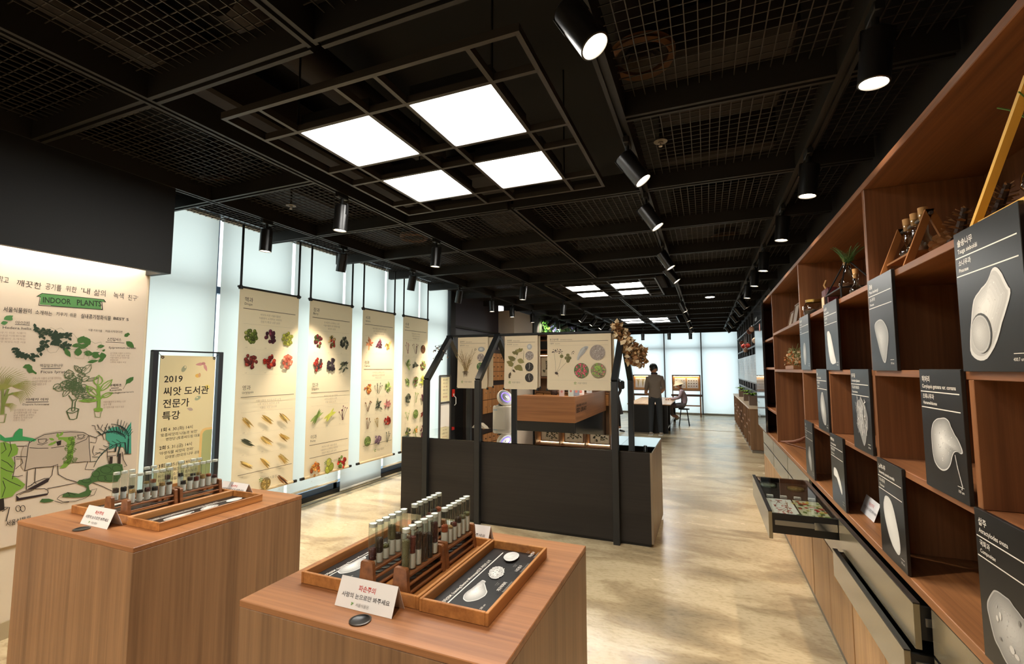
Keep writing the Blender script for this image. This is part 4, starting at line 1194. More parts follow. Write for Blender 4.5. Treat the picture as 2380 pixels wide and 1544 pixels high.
def seedpic(pr, pts, seed, lo=90, hi=235, n=5, cx=None, cy=None):
    """electron-microscope seed picture: grey rings with mottling"""
    rnd = random.Random(seed)
    if cx is None:
        cx = sum(p_[0] for p_ in pts) / len(pts); cy = sum(p_[1] for p_ in pts) / len(pts)
    n = max(n * 2, 8)
    rx = max(p_[0] for p_ in pts) - cx
    if len(pts) < 16 or n > 8: pts = smooth(pts)
    for i in range(n):
        f_ = i / n
        s = 1 - f_ ** 1.15 * 0.9
        g = lo + (hi - lo) * (0.25 + 0.75 * f_)
        if i == 0: g = hi * .9
        ox = f_ * 0.16 * rx
        pr.poly([(cx + (u - cx) * s - ox, cy + (v - cy) * s + ox * .5) for u, v in pts], (g, g, g * .98))
    for i in range(50):
        a = rnd.uniform(0, 6.28); d = math.sqrt(rnd.random()) * .75
        k = rnd.randrange(len(pts)); u, v = pts[k]
        g = lo + (hi - lo) * rnd.uniform(.3, 1)
        pr.ell(cx + (u - cx) * d, cy + (v - cy) * d, rx * rnd.uniform(.01, .03), rx * rnd.uniform(.008, .02), (g, g, g * .98), rot=a, n=6)
def smooth(pts, m=3):
    n = len(pts); out = []
    for i in range(n):
        p0, p1, p2, p3 = pts[i - 1], pts[i], pts[(i + 1) % n], pts[(i + 2) % n]
        for j in range(m):
            t_ = j / m; q = []
            for c in (0, 1):
                q.append(.5 * (2 * p1[c] + (p2[c] - p0[c]) * t_ + (2 * p0[c] - 5 * p1[c] + 4 * p2[c] - p3[c]) * t_ * t_ + (3 * p1[c] - p0[c] - 3 * p2[c] + p3[c]) * t_ ** 3))
            out.append(tuple(q))
    return out
def rough(pts, k, amp, seed):
    pts = smooth(pts, max(2, k)); k = 1
    rnd = random.Random(seed); out = []
    for i in range(len(pts)):
        a, b = pts[i], pts[(i + 1) % len(pts)]
        for j in range(k):
            f_ = j / k
            out.append((a[0] + (b[0] - a[0]) * f_ + rnd.uniform(-amp, amp), a[1] + (b[1] - a[1]) * f_ + rnd.uniform(-amp, amp)))
    return out
def ellpts(u, v, a, b, rot=0, n=22):
    ca, sa = math.cos(rot), math.sin(rot)
    return [(u + a * math.cos(q) * ca - b * math.sin(q) * sa, v + a * math.cos(q) * sa + b * math.sin(q) * ca) for q in (2 * math.pi * i / n for i in range(n))]
WHT = (232, 228, 218)
def card(x0, x1, y0, y1, z, label, mirror, seed, parent):
    t = thing('seed_picture_card', label, 'card', (x0, y0, z), 'black seed cards in the trays')
    MB().box((x0, y0, z), (x1, y1, z + 0.002)).build('sheet', CARDB, t)
    W, Hh = y1 - y0, x1 - x0
    if not mirror: p = Print((x1, y0, z + 0.002), (0, 1, 0), (-1, 0, 0), lift=0.0004)
    else: p = Print((x1, y0, z + 0.002), (0, 1, 0), (-1, 0, 0), lift=0.0004)
    p.rect(.012, Hh - .052, W - .03, Hh - .048, WHT)
    p.text('주사전자(SEM, Scanning Electron Microscope)으로 씨앗의 소개', .012, Hh - .040, .0145, WHT, bold=.015, width=W * .74)
    shapes = [rough([(.115 + q, .078) for q in ()], 1, 0, 1)] if False else None
    # three seeds: pear-shaped, warty, ribbed
    a = [(.075, .095), (.10, .072), (.14, .066), (.175, .085), (.20, .102), (.214, .104), (.218, .117), (.20, .122), (.165, .123), (.12, .128), (.085, .118)]
    seedpic(p, rough(a, 3, .0008, seed), seed, 120, 235)
    b = ellpts(.285, .098, .048, .026, .25)
    bb = rough(b, 3, .0025, seed + 1); seedpic(p, bb, seed + 1, 150, 245, 4)
    rn = random.Random(seed)
    for i in range(60):
        q = rn.uniform(0, 6.28); d = math.sqrt(rn.random())
        p.ell(.285 + math.cos(q) * d * .042, .098 + math.sin(q) * d * .022, .0022, .0018, rn.choice([(90, 88, 84), (250, 248, 240)]), n=6)
    c = [(.375, .10), (.385, .078), (.42, .072), (.452, .085), (.458, .108), (.435, .125), (.40, .122)]
    seedpic(p, rough(c, 4, .0006, seed), seed + 2, 185, 240, 4)
    for i in range(7):
        p.line([(.385 + i * .009, .118 - .002 * i), (.39 + i * .0095, .10), (.395 + i * .0085, .082)], .0014, (150, 148, 142))
    for u, s1, s2 in ((.15, '개구리자리', 'Ranunculus sceleratus'), (.30, '나도장구', 'Commelina communis'), (.43, '가는장구', 'Silene seoulensis')):
        p.text(s1, u, .028, .014, WHT, bold=.01); p.text(s2, u, .014, .0085, (170, 168, 160)); p.text('1 mm', u + .03, .048, .008, (150, 148, 140)); p.rect(u + .03, .056, u + .055, .0568, (170, 168, 160))
    p.text('200 um', .03, .03, .010, WHT)
    p.done('printed_seeds', t, 'print_gloss', .35, .4)
    return t
def rack(x, y0, L, label, grp):
    """tapered ends, top plate, mid plate with six sockets, foot bar"""
    z0 = DZ + 0.0075
    t = thing('tube_rack', label, 'rack', (x, y0, z0), grp)
    for yy in (y0, y0 + L - 0.014):
        mb = MB()
        prof = [(-0.030, 0), (0.030, 0), (0.0225, 0.082), (0.019, 0.087), (-0.019, 0.087), (-0.0225, 0.082)]
        mb.prism([(x + a, yy, z0 + b) for a, b in prof], (0, 0.014, 0))
        mb.build('end_panel', RACKW, t)
    MB().bbox((x - 0.021, y0 + 0.014, z0 + 0.054), (x + 0.021, y0 + L - 0.014, z0 + 0.062), 0.001).build('top_plate', RACKW, t)
    MB().bbox((x - 0.024, y0 + 0.014, z0 + 0.030), (x + 0.024, y0 + L - 0.014, z0 + 0.036), 0.001).build('middle_plate', RACKW, t)
    MB().bbox((x - 0.027, y0 + 0.014, z0 + 0.006), (x + 0.027, y0 + L - 0.014, z0 + 0.013), 0.001).build('foot_plate', RACKW, t)
    HB = mat('socket_dark', (12, 11, 10), 0.3)
    for k in range(6):
        yk = y0 + 0.0285 + k * (L - 0.057) / 5
        MB().lathe((x, yk, z0 + 0.036), [(0.0148, 0.0), (0.0148, 0.0012), (0.012, 0.0008), (0.0001, 0.0006)], 16).build('socket', HB, t)
    return t
SEEDC = [('dark brown', (64, 46, 34)), ('grey green', (112, 106, 72)), ('black', (24, 22, 24)), ('red brown', (108, 40, 28)), ('rust orange', (168, 78, 38)), ('tan', (176, 138, 86)), ('olive', (104, 104, 56)), ('maroon', (72, 26, 26))]
TG = thin_glass('tube_glass', (236, 242, 240), 1.6, 0.03)
_tp = {}
def tube_meshes():
    """open glass tube, cotton plug and stopper disc around the origin, standing on z = 0"""
    r = 0.0138; H = 0.135
    g = MB().lathe((0, 0, 0), [(0.0001, 0.0), (r * .6, 0.0008), (r * .95, 0.004), (r, 0.008), (r, H), (r - 0.0012, H + 0.0004), (r - 0.0012, H - 0.002)], 20).mesh('glass', TG)
    s = MB().lathe((0, 0, 0), [(0.0001, H - 0.012), (r - 0.0014, H - 0.012), (r - 0.0014, H - 0.001), (0.0001, H - 0.001)], 18).mesh('stopper', mat('clear_plug', (226, 224, 216), 0.25))
    return g, s
TGm, TSm = tube_meshes()
def seeds_mesh(col, hgt, seed, z0):
    """a column of loose seeds in the tube"""
    rnd = random.Random(seed)
    mb = MB()
    r = 0.0118
    prof = [(0.0001, z0), (r, z0 + 0.001), (r, z0 + hgt - 0.002), (r * .6, z0 + hgt), (0.0001, z0 + hgt + 0.001)]
    mb.lathe((0, 0, 0), prof, 14)
    for i in range(26):
        a = rnd.uniform(0, 6.28); q = rnd.uniform(.5, 1)
        if rnd.random() < .45: x, y, z = r * q * math.cos(a) * .9, r * q * math.sin(a) * .9, z0 + hgt
        else: x, y, z = r * .95 * math.cos(a), r * .95 * math.sin(a), z0 + rnd.uniform(0, hgt)
        mb.sphere((x, y, z), 0.0022, 6, 4, sc=(1, 1, .7))
    return mb.mesh('seeds', mat('seeds_%d_%d_%d' % col, col, 0.55, var=0.35, vscale=320, bump=0.5))
def test_tube(x, y, z, label, group, fill, col, seed, sh=None):
    t = thing('seed_tube', label, 'test tube', (x, y, z), group)
    put(TGm, 'glass', t, (x, y, z)); put(TSm, 'stopper', t, (x, y, z))
    base = 0.004
    cot = 0.10 * fill
    if cot > 0.012:
        key = ('cot', round(cot, 3))
        if key not in _tp: _tp[key] = MB().lathe((0, 0, 0), [(0.0001, base), (0.0112, base + .001), (0.0118, base + .004), (0.0118, base + cot - .002), (0.006, base + cot), (0.0001, base + cot)], 14).mesh('cotton', COTTON)
        put(_tp[key], 'cotton', t, (x, y, z))
        base += cot
    key = ('sd', col, round(sh, 3), round(base, 3))
    if key not in _tp: _tp[key] = seeds_mesh(col, sh, seed, base)
    put(_tp[key], 'seeds', t, (x, y, z))
    return t
def tent(cx, y0, y1, w, h, z, label, mirror=1, along='x'):
    """folded paper sign in a clear sleeve; its front leans over the edge y0"""
    t = thing('tent_sign', label, 'sign', (cx, (y0 + y1) / 2, z), 'folded handle-with-care signs')
    ym = (y0 + y1) / 2; th = 0.0012
    for ya, nm in ((y0, 'front_leaf'), (y1, 'rear_leaf')):
        MB().add([(cx - w / 2, ya, z), (cx + w / 2, ya, z), (cx + w / 2, ym, z + h), (cx - w / 2, ym, z + h), (cx - w / 2, ya + th, z), (cx + w / 2, ya + th, z), (cx + w / 2, ym + th, z + h), (cx - w / 2, ym + th, z + h)], [(0, 1, 2, 3), (7, 6, 5, 4), (0, 4, 5, 1), (1, 5, 6, 2), (2, 6, 7, 3), (3, 7, 4, 0)]).build(nm, mat('sleeve_paper', (234, 236, 240), 0.22, 0, 0.6), t)
    V = Vector((0, ym - y0, h))
    p = Print((cx - w / 2, y0 - 0.0004, z), (1, 0, 0), V, lift=0.0004)
    L = V.length
    p.text('파손주의', w * .5, L * .62, L * .21, (190, 50, 44), 'CENTER', bold=.01)
    p.text('사랑의 눈으로만 봐주세요', w * .5, L * .36, L * .18, (50, 52, 60), 'CENTER', width=w * .84, bold=.006)
    for a in (0.6, 2.2, 4.0): p.leaf(w * .30, L * .17, L * .07, L * .025, a, (110, 160, 90))
    p.text('서울식물원', w * .36, L * .12, L * .13, (150, 150, 150))
    p.done('lettering', t, 'print_gloss', .35, .4)
    return t
for di, (dx, dy, dn, cn) in enumerate(((0.0, 0.0, 'right-hand desk', 'the desk at bottom centre'), (-1.628, 0.132, 'left-hand desk', 'the desk before the mural'))):
    def X_(v): return v + dx
    def Y_(v): return v + dy
    grp = 'seed tubes on ' + cn
    tray(X_(-1.247), X_(-0.792), Y_(1.205), Y_(1.71), 'wide wooden tray holding the tube racks on %s' % cn)
    tray(X_(-0.788), X_(-0.566), Y_(1.20), Y_(1.71), 'narrow wooden tray with a black card on %s' % cn)
    card(X_(-0.776), X_(-0.578), Y_(1.213), Y_(1.698), DZ + 0.007, 'black seed picture card in the narrow tray on %s' % cn, False, 11 + di, None)
    card(X_(-1.234), X_(-1.065), Y_(1.218), Y_(1.698), DZ + 0.007, 'black seed picture card left of the tube racks on %s' % cn, True, 21 + di, None)
    rows = [(-0.878, 'front'), (-1.005, 'rear')]
    for ri, (rx, rn) in enumerate(rows):
        for k, ys in enumerate((1.232, 1.466)):
            rack(X_(rx), Y_(ys), 0.222, '%s tube rack in the %s row on %s' % (('near', 'far')[k], rn, cn), 'walnut tube racks')
            for j in range(6):
                yk = Y_(ys) + 0.0285 + j * (0.222 - 0.057) / 5
                sd = di * 100 + ri * 20 + k * 8 + j
                rr = random.Random(sd * 3 + 1)
                if di == 0:
                    if ri == 1 and k == 0 and j == 5: pass
                    full = (ri == 0 and k == 0 and j in (0, 3, 4))
                    fill = 0.06 if full else rr.uniform(.35, .6)
                    if ri == 0 and k == 0: ci = [1, 3, 0, 0, 2, 7][j]; sh = [.095, .05, .05, .085, .075, .065][j]; fill = [0.0, .46, .48, .0, .1, .35][j]
                    elif ri == 0: ci = [4, 5, 3, 0, 1, 6][j]; sh = [.022, .008, .012, .018, .012, .012][j]; fill = [.48, .5, .48, .52, .56, .58][j]
                    elif k == 0: ci = [7, 0, 6, 1, 0, 5][j]; sh = [.035, .045, .008, .045, .02, .02][j]; fill = [.18, .3, .34, .5, .4, .5][j]
                    else: ci = [0, 1, 3, 3, 2, 4][j]; sh = [.03, .02, .02, .02, .025, .015][j]; fill = [.4, .4, .45, .5, .5, .6][j]
                else:
                    if ri == 1 and (k, j) in ((0, 3), (1, 1), (1, 3)): continue
                    ci = [5, 2, 7, 2, 5, 0, 2, 0, 3, 5, 4, 7][(k * 6 + j + ri * 5) % 12]; sh = rr.uniform(.010, .022); fill = rr.uniform(.32, .5)
                nm, co = SEEDC[ci]
                test_tube(X_(rx), yk, DZ + 0.0075 + 0.062, 'glass tube of %s seeds, %s from the near end, %s %s rack, %s' % (nm, ORD[j], ('near', 'far')[k], rn, dn), grp, fill, co, sd, sh)
tent(-0.937, 1.135, 1.195, 0.205, 0.075, DZ + 0.0006, 'folded white handle-with-care sign before the bottom centre tray')
tent(-2.54, 1.265, 1.325, 0.205, 0.075, DZ + 0.0006, 'folded white handle-with-care sign on the left-hand desk')
tent(-2.47, 1.865, 1.925, 0.205, 0.06, DZ + 0.0006, 'folded white sign behind the tray on the left-hand desk')
tent(-0.93, 1.745, 1.805, 0.205, 0.06, DZ + 0.0006, 'folded white sign behind the tray on the bottom centre desk')
# ================================================================== black display case with gabled frames
CX0, CX1, CY0, CY1, CZ = -3.192, -0.472, 4.467, 5.416, 0.835
t = thing('display_case', 'long low black display case with a glass top and gabled frames', 'display case', ((CX0 + CX1) / 2, CY0, 0))
MB().box((CX0, CY0, 0.03), (CX1 - 0.02, CY0 + 0.02, CZ)).build('front_panel', BLACK_LAM, t)
MB().box((CX0, CY1 - 0.02, 0.03), (CX1 - 0.02, CY1, CZ)).build('rear_panel', BLACK_LAM, t)
MB().box((CX0, CY0 + 0.02, 0.03), (CX0 + 0.02, CY1 - 0.02, CZ)).build('end_panel', BLACK_LAM, t)
MB().box((CX1 - 0.02, CY0, 0.03), (CX1, CY1, CZ)).build('end_panel', wood('case_end_lit_tone', (150, 132, 108), (116, 100, 82), 'z', 0.4), t, label='wooden end panel coloured tan as if lit')  # dark wood end; the light and reflection on it are in the tan
MB().box((CX0 + 0.02, CY0 + 0.02, 0.0), (CX1 - 0.03, CY1 - 0.02, 0.04)).build('plinth', BLACK, t)
MB().box((CX0 + 0.02, CY0 + 0.02, 0.70), (CX1 - 0.02, CY1 - 0.02, 0.715)).build('sand_bed', mat('pale_sand', (176, 150, 112), 0.9, var=0.2, vscale=40, bump=0.4), t)
MB().box((-2.13, CY0 + 0.02, 0.715), (-0.95, CY1 - 0.02, 0.72)).build('dark_bed', mat('case_dark_bed', (44, 40, 36), 0.5), t)
MB().box((-2.25, CY0 + 0.02, 0.715), (-2.21, CY1 - 0.02, CZ - 0.006)).build('divider', BLACK, t)
MB().box((-0.97, CY0 + 0.02, 0.715), (-0.94, CY1 - 0.02, CZ - 0.006)).build('divider', BLACK, t)
CG = thin_glass('case_top_glass', (226, 236, 234), 2.6, 0.01, 1.5)
for a, b in ((CX0 + 0.003, -2.871), (-2.869, -2.221), (-2.219, -0.801), (-0.799, CX1 - 0.003)):
    MB().box((a, CY0 + 0.003, CZ + 0.001), (b, CY1 - 0.003, CZ + 0.009)).build('glass_top', CG, t)
FR = mat('frame_black_steel', (30, 32, 33), 0.45)
for i, x in enumerate((-2.855, -2.222, -0.795)):
    w = 0.03
    f_ = MB()
    y0, y1, ym, ze, zp = 4.437, 5.446, 4.94, 1.48, 1.985
    d = 0.026
    for y in (y0, y1):
        MB().bbox((x - w, y - d, 0.0), (x + w, y + d, ze), 0.003).build('post', FR, t)
    for s, ye in ((-1, y0), (1, y1)):
        e = Vector((0, ym - ye, zp - ze)).normalized(); n = Vector((0, -e.z, e.y)) * d
        a = Vector((x - w, ye, ze)); b = Vector((x - w, ym, zp))
        MB().prism([a - n, b - n, b + n, a + n], (2 * w, 0, 0)).build('rafter', FR, t)
MB().cyl((-2.9, 4.94, 1.992), (-0.76, 4.94, 1.992), 0.014, n=12).build('ridge_pole', FR, t)
# things lying in the case
rnd = random.Random(4)
MOSS = mat('dry_moss', (112, 98, 62), 0.9)
mb = MB()
for i in range(420):
    x = rnd.uniform(-2.80, -2.32); y = rnd.uniform(4.55, 5.3); z = 0.716 + rnd.random() * .04
    a = rnd.uniform(0, 6.28); L = rnd.uniform(.02, .05)
    dx, dy = math.cos(a) * L, math.sin(a) * L
    mb.add([(x, y, z), (x + dx, y + dy, z + rnd.uniform(0, .03)), (x + dx * .6 - dy * .2, y + dy * .6 + dx * .2, z + .02)], [(0, 1, 2)])
o = mb.build('dry_moss', MOSS, None, (-2.56, 4.92, 0.716)); tag(o, 'tangle of dry brown moss inside the left end of the case', 'moss', kind='stuff')
t2 = thing('magnifier', 'small black magnifier standing in the right end of the case', 'magnifier', (-0.62, 5.15, 0.716))
MB().cyl((-0.62, 5.15, 0.716), (-0.62, 5.15, 0.80), 0.022, n=16).build('barrel', BLACK, t2)
MB().cyl((-0.62, 5.15, 0.80), (-0.62, 5.15, 0.815), 0.026, n=16).build('eyepiece', SATIN_BLACK, t2)
t2 = thing('seed_scoop', 'shiny metal scoop lying on the sand in the case', 'scoop', (-0.76, 4.62, 0.716))
MB().lathe((-0.80, 4.60, 0.735), [(0.003, 0.0), (0.018, 0.01), (0.02, 0.06), (0.018, 0.062)], 14, axis=(1, .4, 0)).build('bowl', CHROME, t2)
MB().cyl((-0.86, 4.575, 0.735), (-0.80, 4.60, 0.735), 0.008, n=10).build('handle', BLACK, t2)

# ---- posters on the ridge pole
def poster(x0, x1, y, label, kind, seed, z0=1.372, z1=1.975, grp='herbarium posters on the ridge pole', pr=True):
    t = thing('herbarium_poster', label, 'poster', ((x0 + x1) / 2, y, z0), grp)
    mb = MB(); n = 12; H = z1 - z0
    for k in range(n):
        a = z0 + H * k / n; b = z0 + H * (k + 1) / n
        ya = y - 0.018 * (1 - k / n) ** 2; yb = y - 0.018 * (1 - (k + 1) / n) ** 2
        if not pr: ya = yb = y
        mb.add([(x0, ya, a), (x1, ya, a), (x1, yb, b), (x0, yb, b), (x0, ya + .001, a), (x1, ya + .001, a), (x1, yb + .001, b), (x0, yb + .001, b)], [(0, 1, 2, 3), (7, 6, 5, 4), (1, 5, 6, 2), (4, 0, 3, 7)])
    mb.build('sheet', cloth('poster_sheet', (230, 214, 184), 0.12), t)
    MB().cyl((x0 - .005, y, z1 + 0.004), (x1 + .005, y, z1 + 0.004), 0.006, n=8).build('top_bar', FR, t)
    for xx in (x0, x1):
        MB().box((xx - 0.008, y - 0.024 if pr else y - 0.006, z0 - 0.012), (xx + 0.008, y + 0.004, z0 + 0.012)).build('clip', BLACK, t)
    if not pr: return t
    W = x1 - x0
    class Curved(Print):
        def P(self, u, v, k=None):
            q = Print.P(self, u, v, k)
            q.y -= 0.018 * (1 - min(1, max(0, v / H))) ** 2
            return q
    p = Curved((x0, y, z0), (1, 0, 0), (0, 0, 1), lift=0.0022, step=.00002)
    IK = (80, 72, 62); GR = (110, 100, 92)
    names = {'grass': ('물부추', 'Isoetes japonica', '물부추과', 'Isoetaceae'), 'vine': ('으아리', 'Clematis patens', '미나리과', 'Ranunculaceae'), 'stone': ('둥근잎비름', 'Hylotelephium ussuriense', '나물과', 'Crassulaceae')}[kind]
    def tx(s, u, v, size, c): p.text(s, u, v, size, c)
    tx(names[0], .03, H - .062, .022, IK); tx(names[1], .03 + .021 * len(names[0]) + .012, H - .062, .013, IK)
    p.rect(.03, H - .078, W - .03, H - .075, GR)
    tx(names[2], .03, H - .105, .017, IK); tx(names[3], .03 + .016 * len(names[2]) + .01, H - .105, .011, IK)
    p.rect(.03, H - .122, W - .03, H - .1208, (170, 158, 138))
    p.rect(.03, .105, W - .03, .106, (180, 168, 146)); logo(p, (.07 if W < .5 else W * .45), .075, .03)
    rn = random.Random(seed)
    def disc(u, v, r, cols, dots, style='d'):
        p.ell(u, v, r, r, cols[0], n=26)
        for i in range(dots):
            a = rn.uniform(0, 6.28); d = math.sqrt(rn.random()) * r * .88
            if style == 'd': p.ell(u + math.cos(a) * d, v + math.sin(a) * d, r * rn.uniform(.06, .14), r * rn.uniform(.05, .1), rn.choice(cols[1:]), rot=a, n=7)
            else:
                hw = math.sqrt(max(0, r * r - d * d)) * .4
                p.line([(u + math.cos(a) * d, v + math.sin(a) * d), (u + math.cos(a) * d + r * .1, v + math.sin(a) * d + r * rn.uniform(-.12, .12))], r * .04, rn.choice(cols[1:]))
    SEM = [(150, 138, 130), (186, 176, 168), (112, 100, 96), (206, 198, 188)]
    if kind == 'grass':
        for i in range(44):
            a = R(rn.uniform(55, 135)); L = rn.uniform(.10, .27)
            x, yy = .115 + rn.uniform(-.02, .02), .20
            c = rn.choice([(140, 112, 74), (166, 140, 98), (120, 96, 66), (150, 132, 84)])
            p.line([(x, yy), (x + math.cos(a) * L * .5, yy + math.sin(a) * L * .55), (x + math.cos(a + rn.uniform(-.25, .15)) * L, yy + math.sin(a) * L)], .003, c)
        for i in range(60):
            a = R(rn.uniform(180, 360)); L = rn.uniform(.02, .06)
            x, yy = .105 + rn.uniform(-.02, .025), .20
            p.line([(x, yy), (x + math.cos(a) * L * .6, yy + math.sin(a) * L), (x + math.cos(a) * L * .4, yy + math.sin(a) * L * 1.3)], .0022, (96, 80, 62))
        p.line([(.15, .26), (.20, .37), (.225, .44)], .0022, (120, 100, 76))
        p.line([(.235 + .016 * math.cos(q * .7) * (1 - q / 16), .452 + .016 * math.sin(q * .7) * (1 - q / 16)) for q in range(12)], .004, (84, 76, 52))
        seedpic(p, ellpts(.315, .455, .045, .03), seed, 110, 215, 4); disc(.31, .36, .047, SEM, 40)
        disc(.305, .255, .047, [(84, 112, 70), (120, 140, 90), (170, 150, 150), (60, 84, 52)], 30); disc(.305, .145, .047, [(50, 60, 46), (80, 90, 70), (160, 160, 150)], 30, 'l')
    elif kind == 'vine':
        st = [(.075, .155), (.085, .20), (.115, .28), (.15, .36), (.175, .42)]
        p.line(st, .005, (190, 184, 170)); p.line([(.175, .42), (.22, .45), (.24, .42), (.235, .35), (.225, .30)], .003, (130, 120, 86)); p.line([(.20, .40), (.235, .41), (.23, .34)], .002, (130, 120, 86))
        for (u, v, L, w, d) in ((.11, .28, .09, .028, 160), (.115, .29, .07, .03, 200), (.13, .32, .10, .03, 150), (.14, .34, .09, .025, 175), (.16, .33, .09, .03, -20), (.15, .27, .10, .034, -40), (.16, .38, .07, .02, 110), (.17, .41, .06, .018, 70), (.175, .41, .05, .018, 120), (.18, .42, .06, .018, 40), (.12, .25, .08, .026, -20), (.15, .40, .06, .02, 160)):
            p.leaf(u, v, L, w, R(d), rn.choice([(126, 118, 70), (108, 102, 62), (140, 132, 84)]))
        for (u, v, L, w, d) in ((.08, .19, .07, .015, -110), (.10, .22, .05, .013, -40), (.06, .12, .03, .012, 60)): p.leaf(u, v, L, w, R(d), (82, 70, 52))
        seedpic(p, ellpts(.305, .475, .03, .033), seed, 140, 215, 4); disc(.305, .375, .05, SEM, 46)
        DKc = [(54, 50, 46), (96, 90, 84), (150, 146, 140)]
        disc(.305, .25, .05, DKc, 24, 'l'); p.line([(.30, .22), (.31, .25), (.305, .29)], .004, (190, 186, 176)); disc(.305, .13, .05, DKc, 24, 'l'); p.line([(.31, .10), (.30, .14), (.305, .17)], .004, (190, 186, 176))
    else:
        for pts in ([(.10, .185), (.093, .30), (.08, .40)], [(.105, .185), (.14, .26), (.16, .34)], [(.11, .185), (.17, .25), (.22, .30)]): p.line(pts, .003, (150, 140, 118))
        for i in range(18): p.ell(.08 + rn.uniform(-.03, .045), .43 + rn.uniform(-.025, .025), .006, .004, (64, 52, 56), rot=rn.uniform(0, 3), n=6)
        for i in range(14): p.ell(.155 + rn.uniform(-.022, .02), .42 + rn.uniform(-.03, .025), .006, .004, (64, 54, 50), rot=rn.uniform(0, 3), n=6)
        for i in range(8): p.ell(.29 + rn.uniform(-.018, .018), .40 + rn.uniform(-.018, .018), .005, .004, (64, 54, 50), rot=rn.uniform(0, 3), n=6)
        for (u, v, a, b) in ((.165, .365, .020, .020), (.235, .375, .020, .018), (.215, .345, .018, .018), (.25, .345, .024, .018), (.235, .315, .019, .022)): p.ell(u, v, a, b, rn.choice([(118, 112, 70), (104, 100, 60)]))
        p.ell(.107, .18, .02, .013, (70, 58, 50), rot=-.4); p.line([(.11, .175), (.125, .16), (.13, .145)], .003, (90, 76, 64))
        seedpic(p, rough([(.335, .335), (.35, .32), (.38, .36), (.42, .40), (.45, .44), (.46, .465), (.43, .47), (.39, .45), (.36, .41)], 3, .001, seed), seed, 130, 205, 4)
        for i in range(5): p.line([(.35 + i * .007, .34 + i * .004), (.39 + i * .008, .40), (.43 + i * .004, .45)], .0015, (120, 108, 100))
        disc(.557, .40, .082, SEM, 90, 'l')
        disc(.383, .21, .08, [(84, 108, 66), (206, 70, 100), (226, 100, 126), (190, 52, 84), (110, 132, 84)], 90)
        disc(.565, .21, .08, [(134, 122, 96), (214, 110, 120), (126, 160, 70), (150, 178, 90), (96, 84, 66)], 90); 
        for i in range(14): p.ell(.565 + rn.uniform(-.03, .03), .235 + rn.uniform(-.02, .02), .012, .009, rn.choice([(140, 176, 80), (120, 156, 66)]), n=8)
    p.done('printed_plant', t)
    return t
poster(-2.733, -2.335, 4.916, 'left herbarium poster with a grass plant, behind a slanted frame', 'grass', 31)
poster(-2.124, -1.722, 4.916, 'middle herbarium poster with a leafy vine and four round pictures', 'vine', 32)
poster(-1.610, -0.908, 4.916, 'wide right herbarium poster with round pink flower pictures', 'stone', 33)
poster(-2.70, -2.29, 4.966, 'blank back of the poster hanging behind the grass poster', None, 34, 1.39, 1.975, 'rear posters on the ridge pole', False)
poster(-2.115, -1.71, 4.966, 'blank back of the poster hanging behind the vine poster', None, 35, 1.39, 1.975, 'rear posters on the ridge pole', False)
poster(-1.60, -0.885, 4.966, 'blank back of the poster hanging behind the wide poster', None, 36, 1.39, 1.975, 'rear posters on the ridge pole', False)

# ---- dried flowers hung on the frame
def petal(mb, c, n, size, rnd, mi=0):
    """cupped petal quad fan"""
    n = Vector(n).normalized(); u = n.orthogonal().normalized(); w = n.cross(u)
    a = rnd.uniform(0, 6.28); u, w = u * math.cos(a) + w * math.sin(a), w * math.cos(a) - u * math.sin(a)
    c = Vector(c)
    vs_ = [c, c + u * size * .5 + w * size * .45 + n * size * .2, c + u * size + n * size * .5, c + u * size * .5 - w * size * .45 + n * size * .2, c + u * size * .55 + n * size * .05]
    mb.add(vs_, [(0, 1, 4), (1, 2, 4), (2, 3, 4), (3, 0, 4)], mi, True)
t = thing('dried_flower_bunch', 'large bunch of dried brown hydrangea hanging at the right gable', 'dried flowers', (-0.80, 4.86, 2.0))
PT = [mat('dry_petal_tan', (196, 158, 110), 0.8), mat('dry_petal_brown', (150, 106, 66), 0.8), mat('dry_petal_cream', (224, 200, 160), 0.8)]
rnd = random.Random(12)
heads = [((-0.83, 4.86, 2.03), .05), ((-0.80, 4.84, 1.96), .055), ((-0.75, 4.84, 1.89), .065), ((-0.71, 4.85, 1.83), .07), ((-0.67, 4.86, 1.77), .075), ((-0.62, 4.86, 1.69), .07), ((-0.69, 4.84, 1.71), .055), ((-0.61, 4.87, 1.77), .05)]
for k, (c, r) in enumerate(heads):
    mb = MB()
    for i in range(70):
        q = Vector((rnd.gauss(0, 1), rnd.gauss(0, 1), rnd.gauss(0, 1))).normalized()
        petal(mb, Vector(c) + q * r * rnd.uniform(.5, 1), q, rnd.uniform(.032, .062), rnd, rnd.randrange(3))
    mb.build('flower_head', PT, t)
for k in range(6):
    MB().tube([(-0.86 + .01 * k, 4.90, 2.0), (-0.82 + .02 * k, 4.86, 1.92), (-0.76 + .015 * k, 4.86, 1.78)], 0.003, n=5).build('stem', PT[1], t)
t = thing('dried_flower_sprig', 'small sprig of dried dark blossoms hanging at the left gable', 'dried flowers', (-2.86, 4.80, 1.9))
rnd = random.Random(14)
PD = [mat('dry_bloom_dark', (74, 50, 38), 0.8), mat('dry_bloom_pale', (186, 160, 134), 0.8)]
mb = MB(); ms = MB()
for i in range(36):
    q = Vector((rnd.gauss(0, .05), rnd.gauss(0, .04), rnd.gauss(0, .045)))
    e = Vector((-2.88, 4.78, 1.80)) + q
    ms.tube([(-2.86, 4.88, 1.90), ((e.x - 2.86) / 2, (e.y + 4.88) / 2, (e.z + 1.92) / 2), tuple(e)], 0.0012, n=4)
    mb.sphere(tuple(e), rnd.uniform(.006, .011), 6, 4, rnd.randrange(3) // 2)
mb.build('blossoms', PD, t); ms.build('stems', PD[0], t)
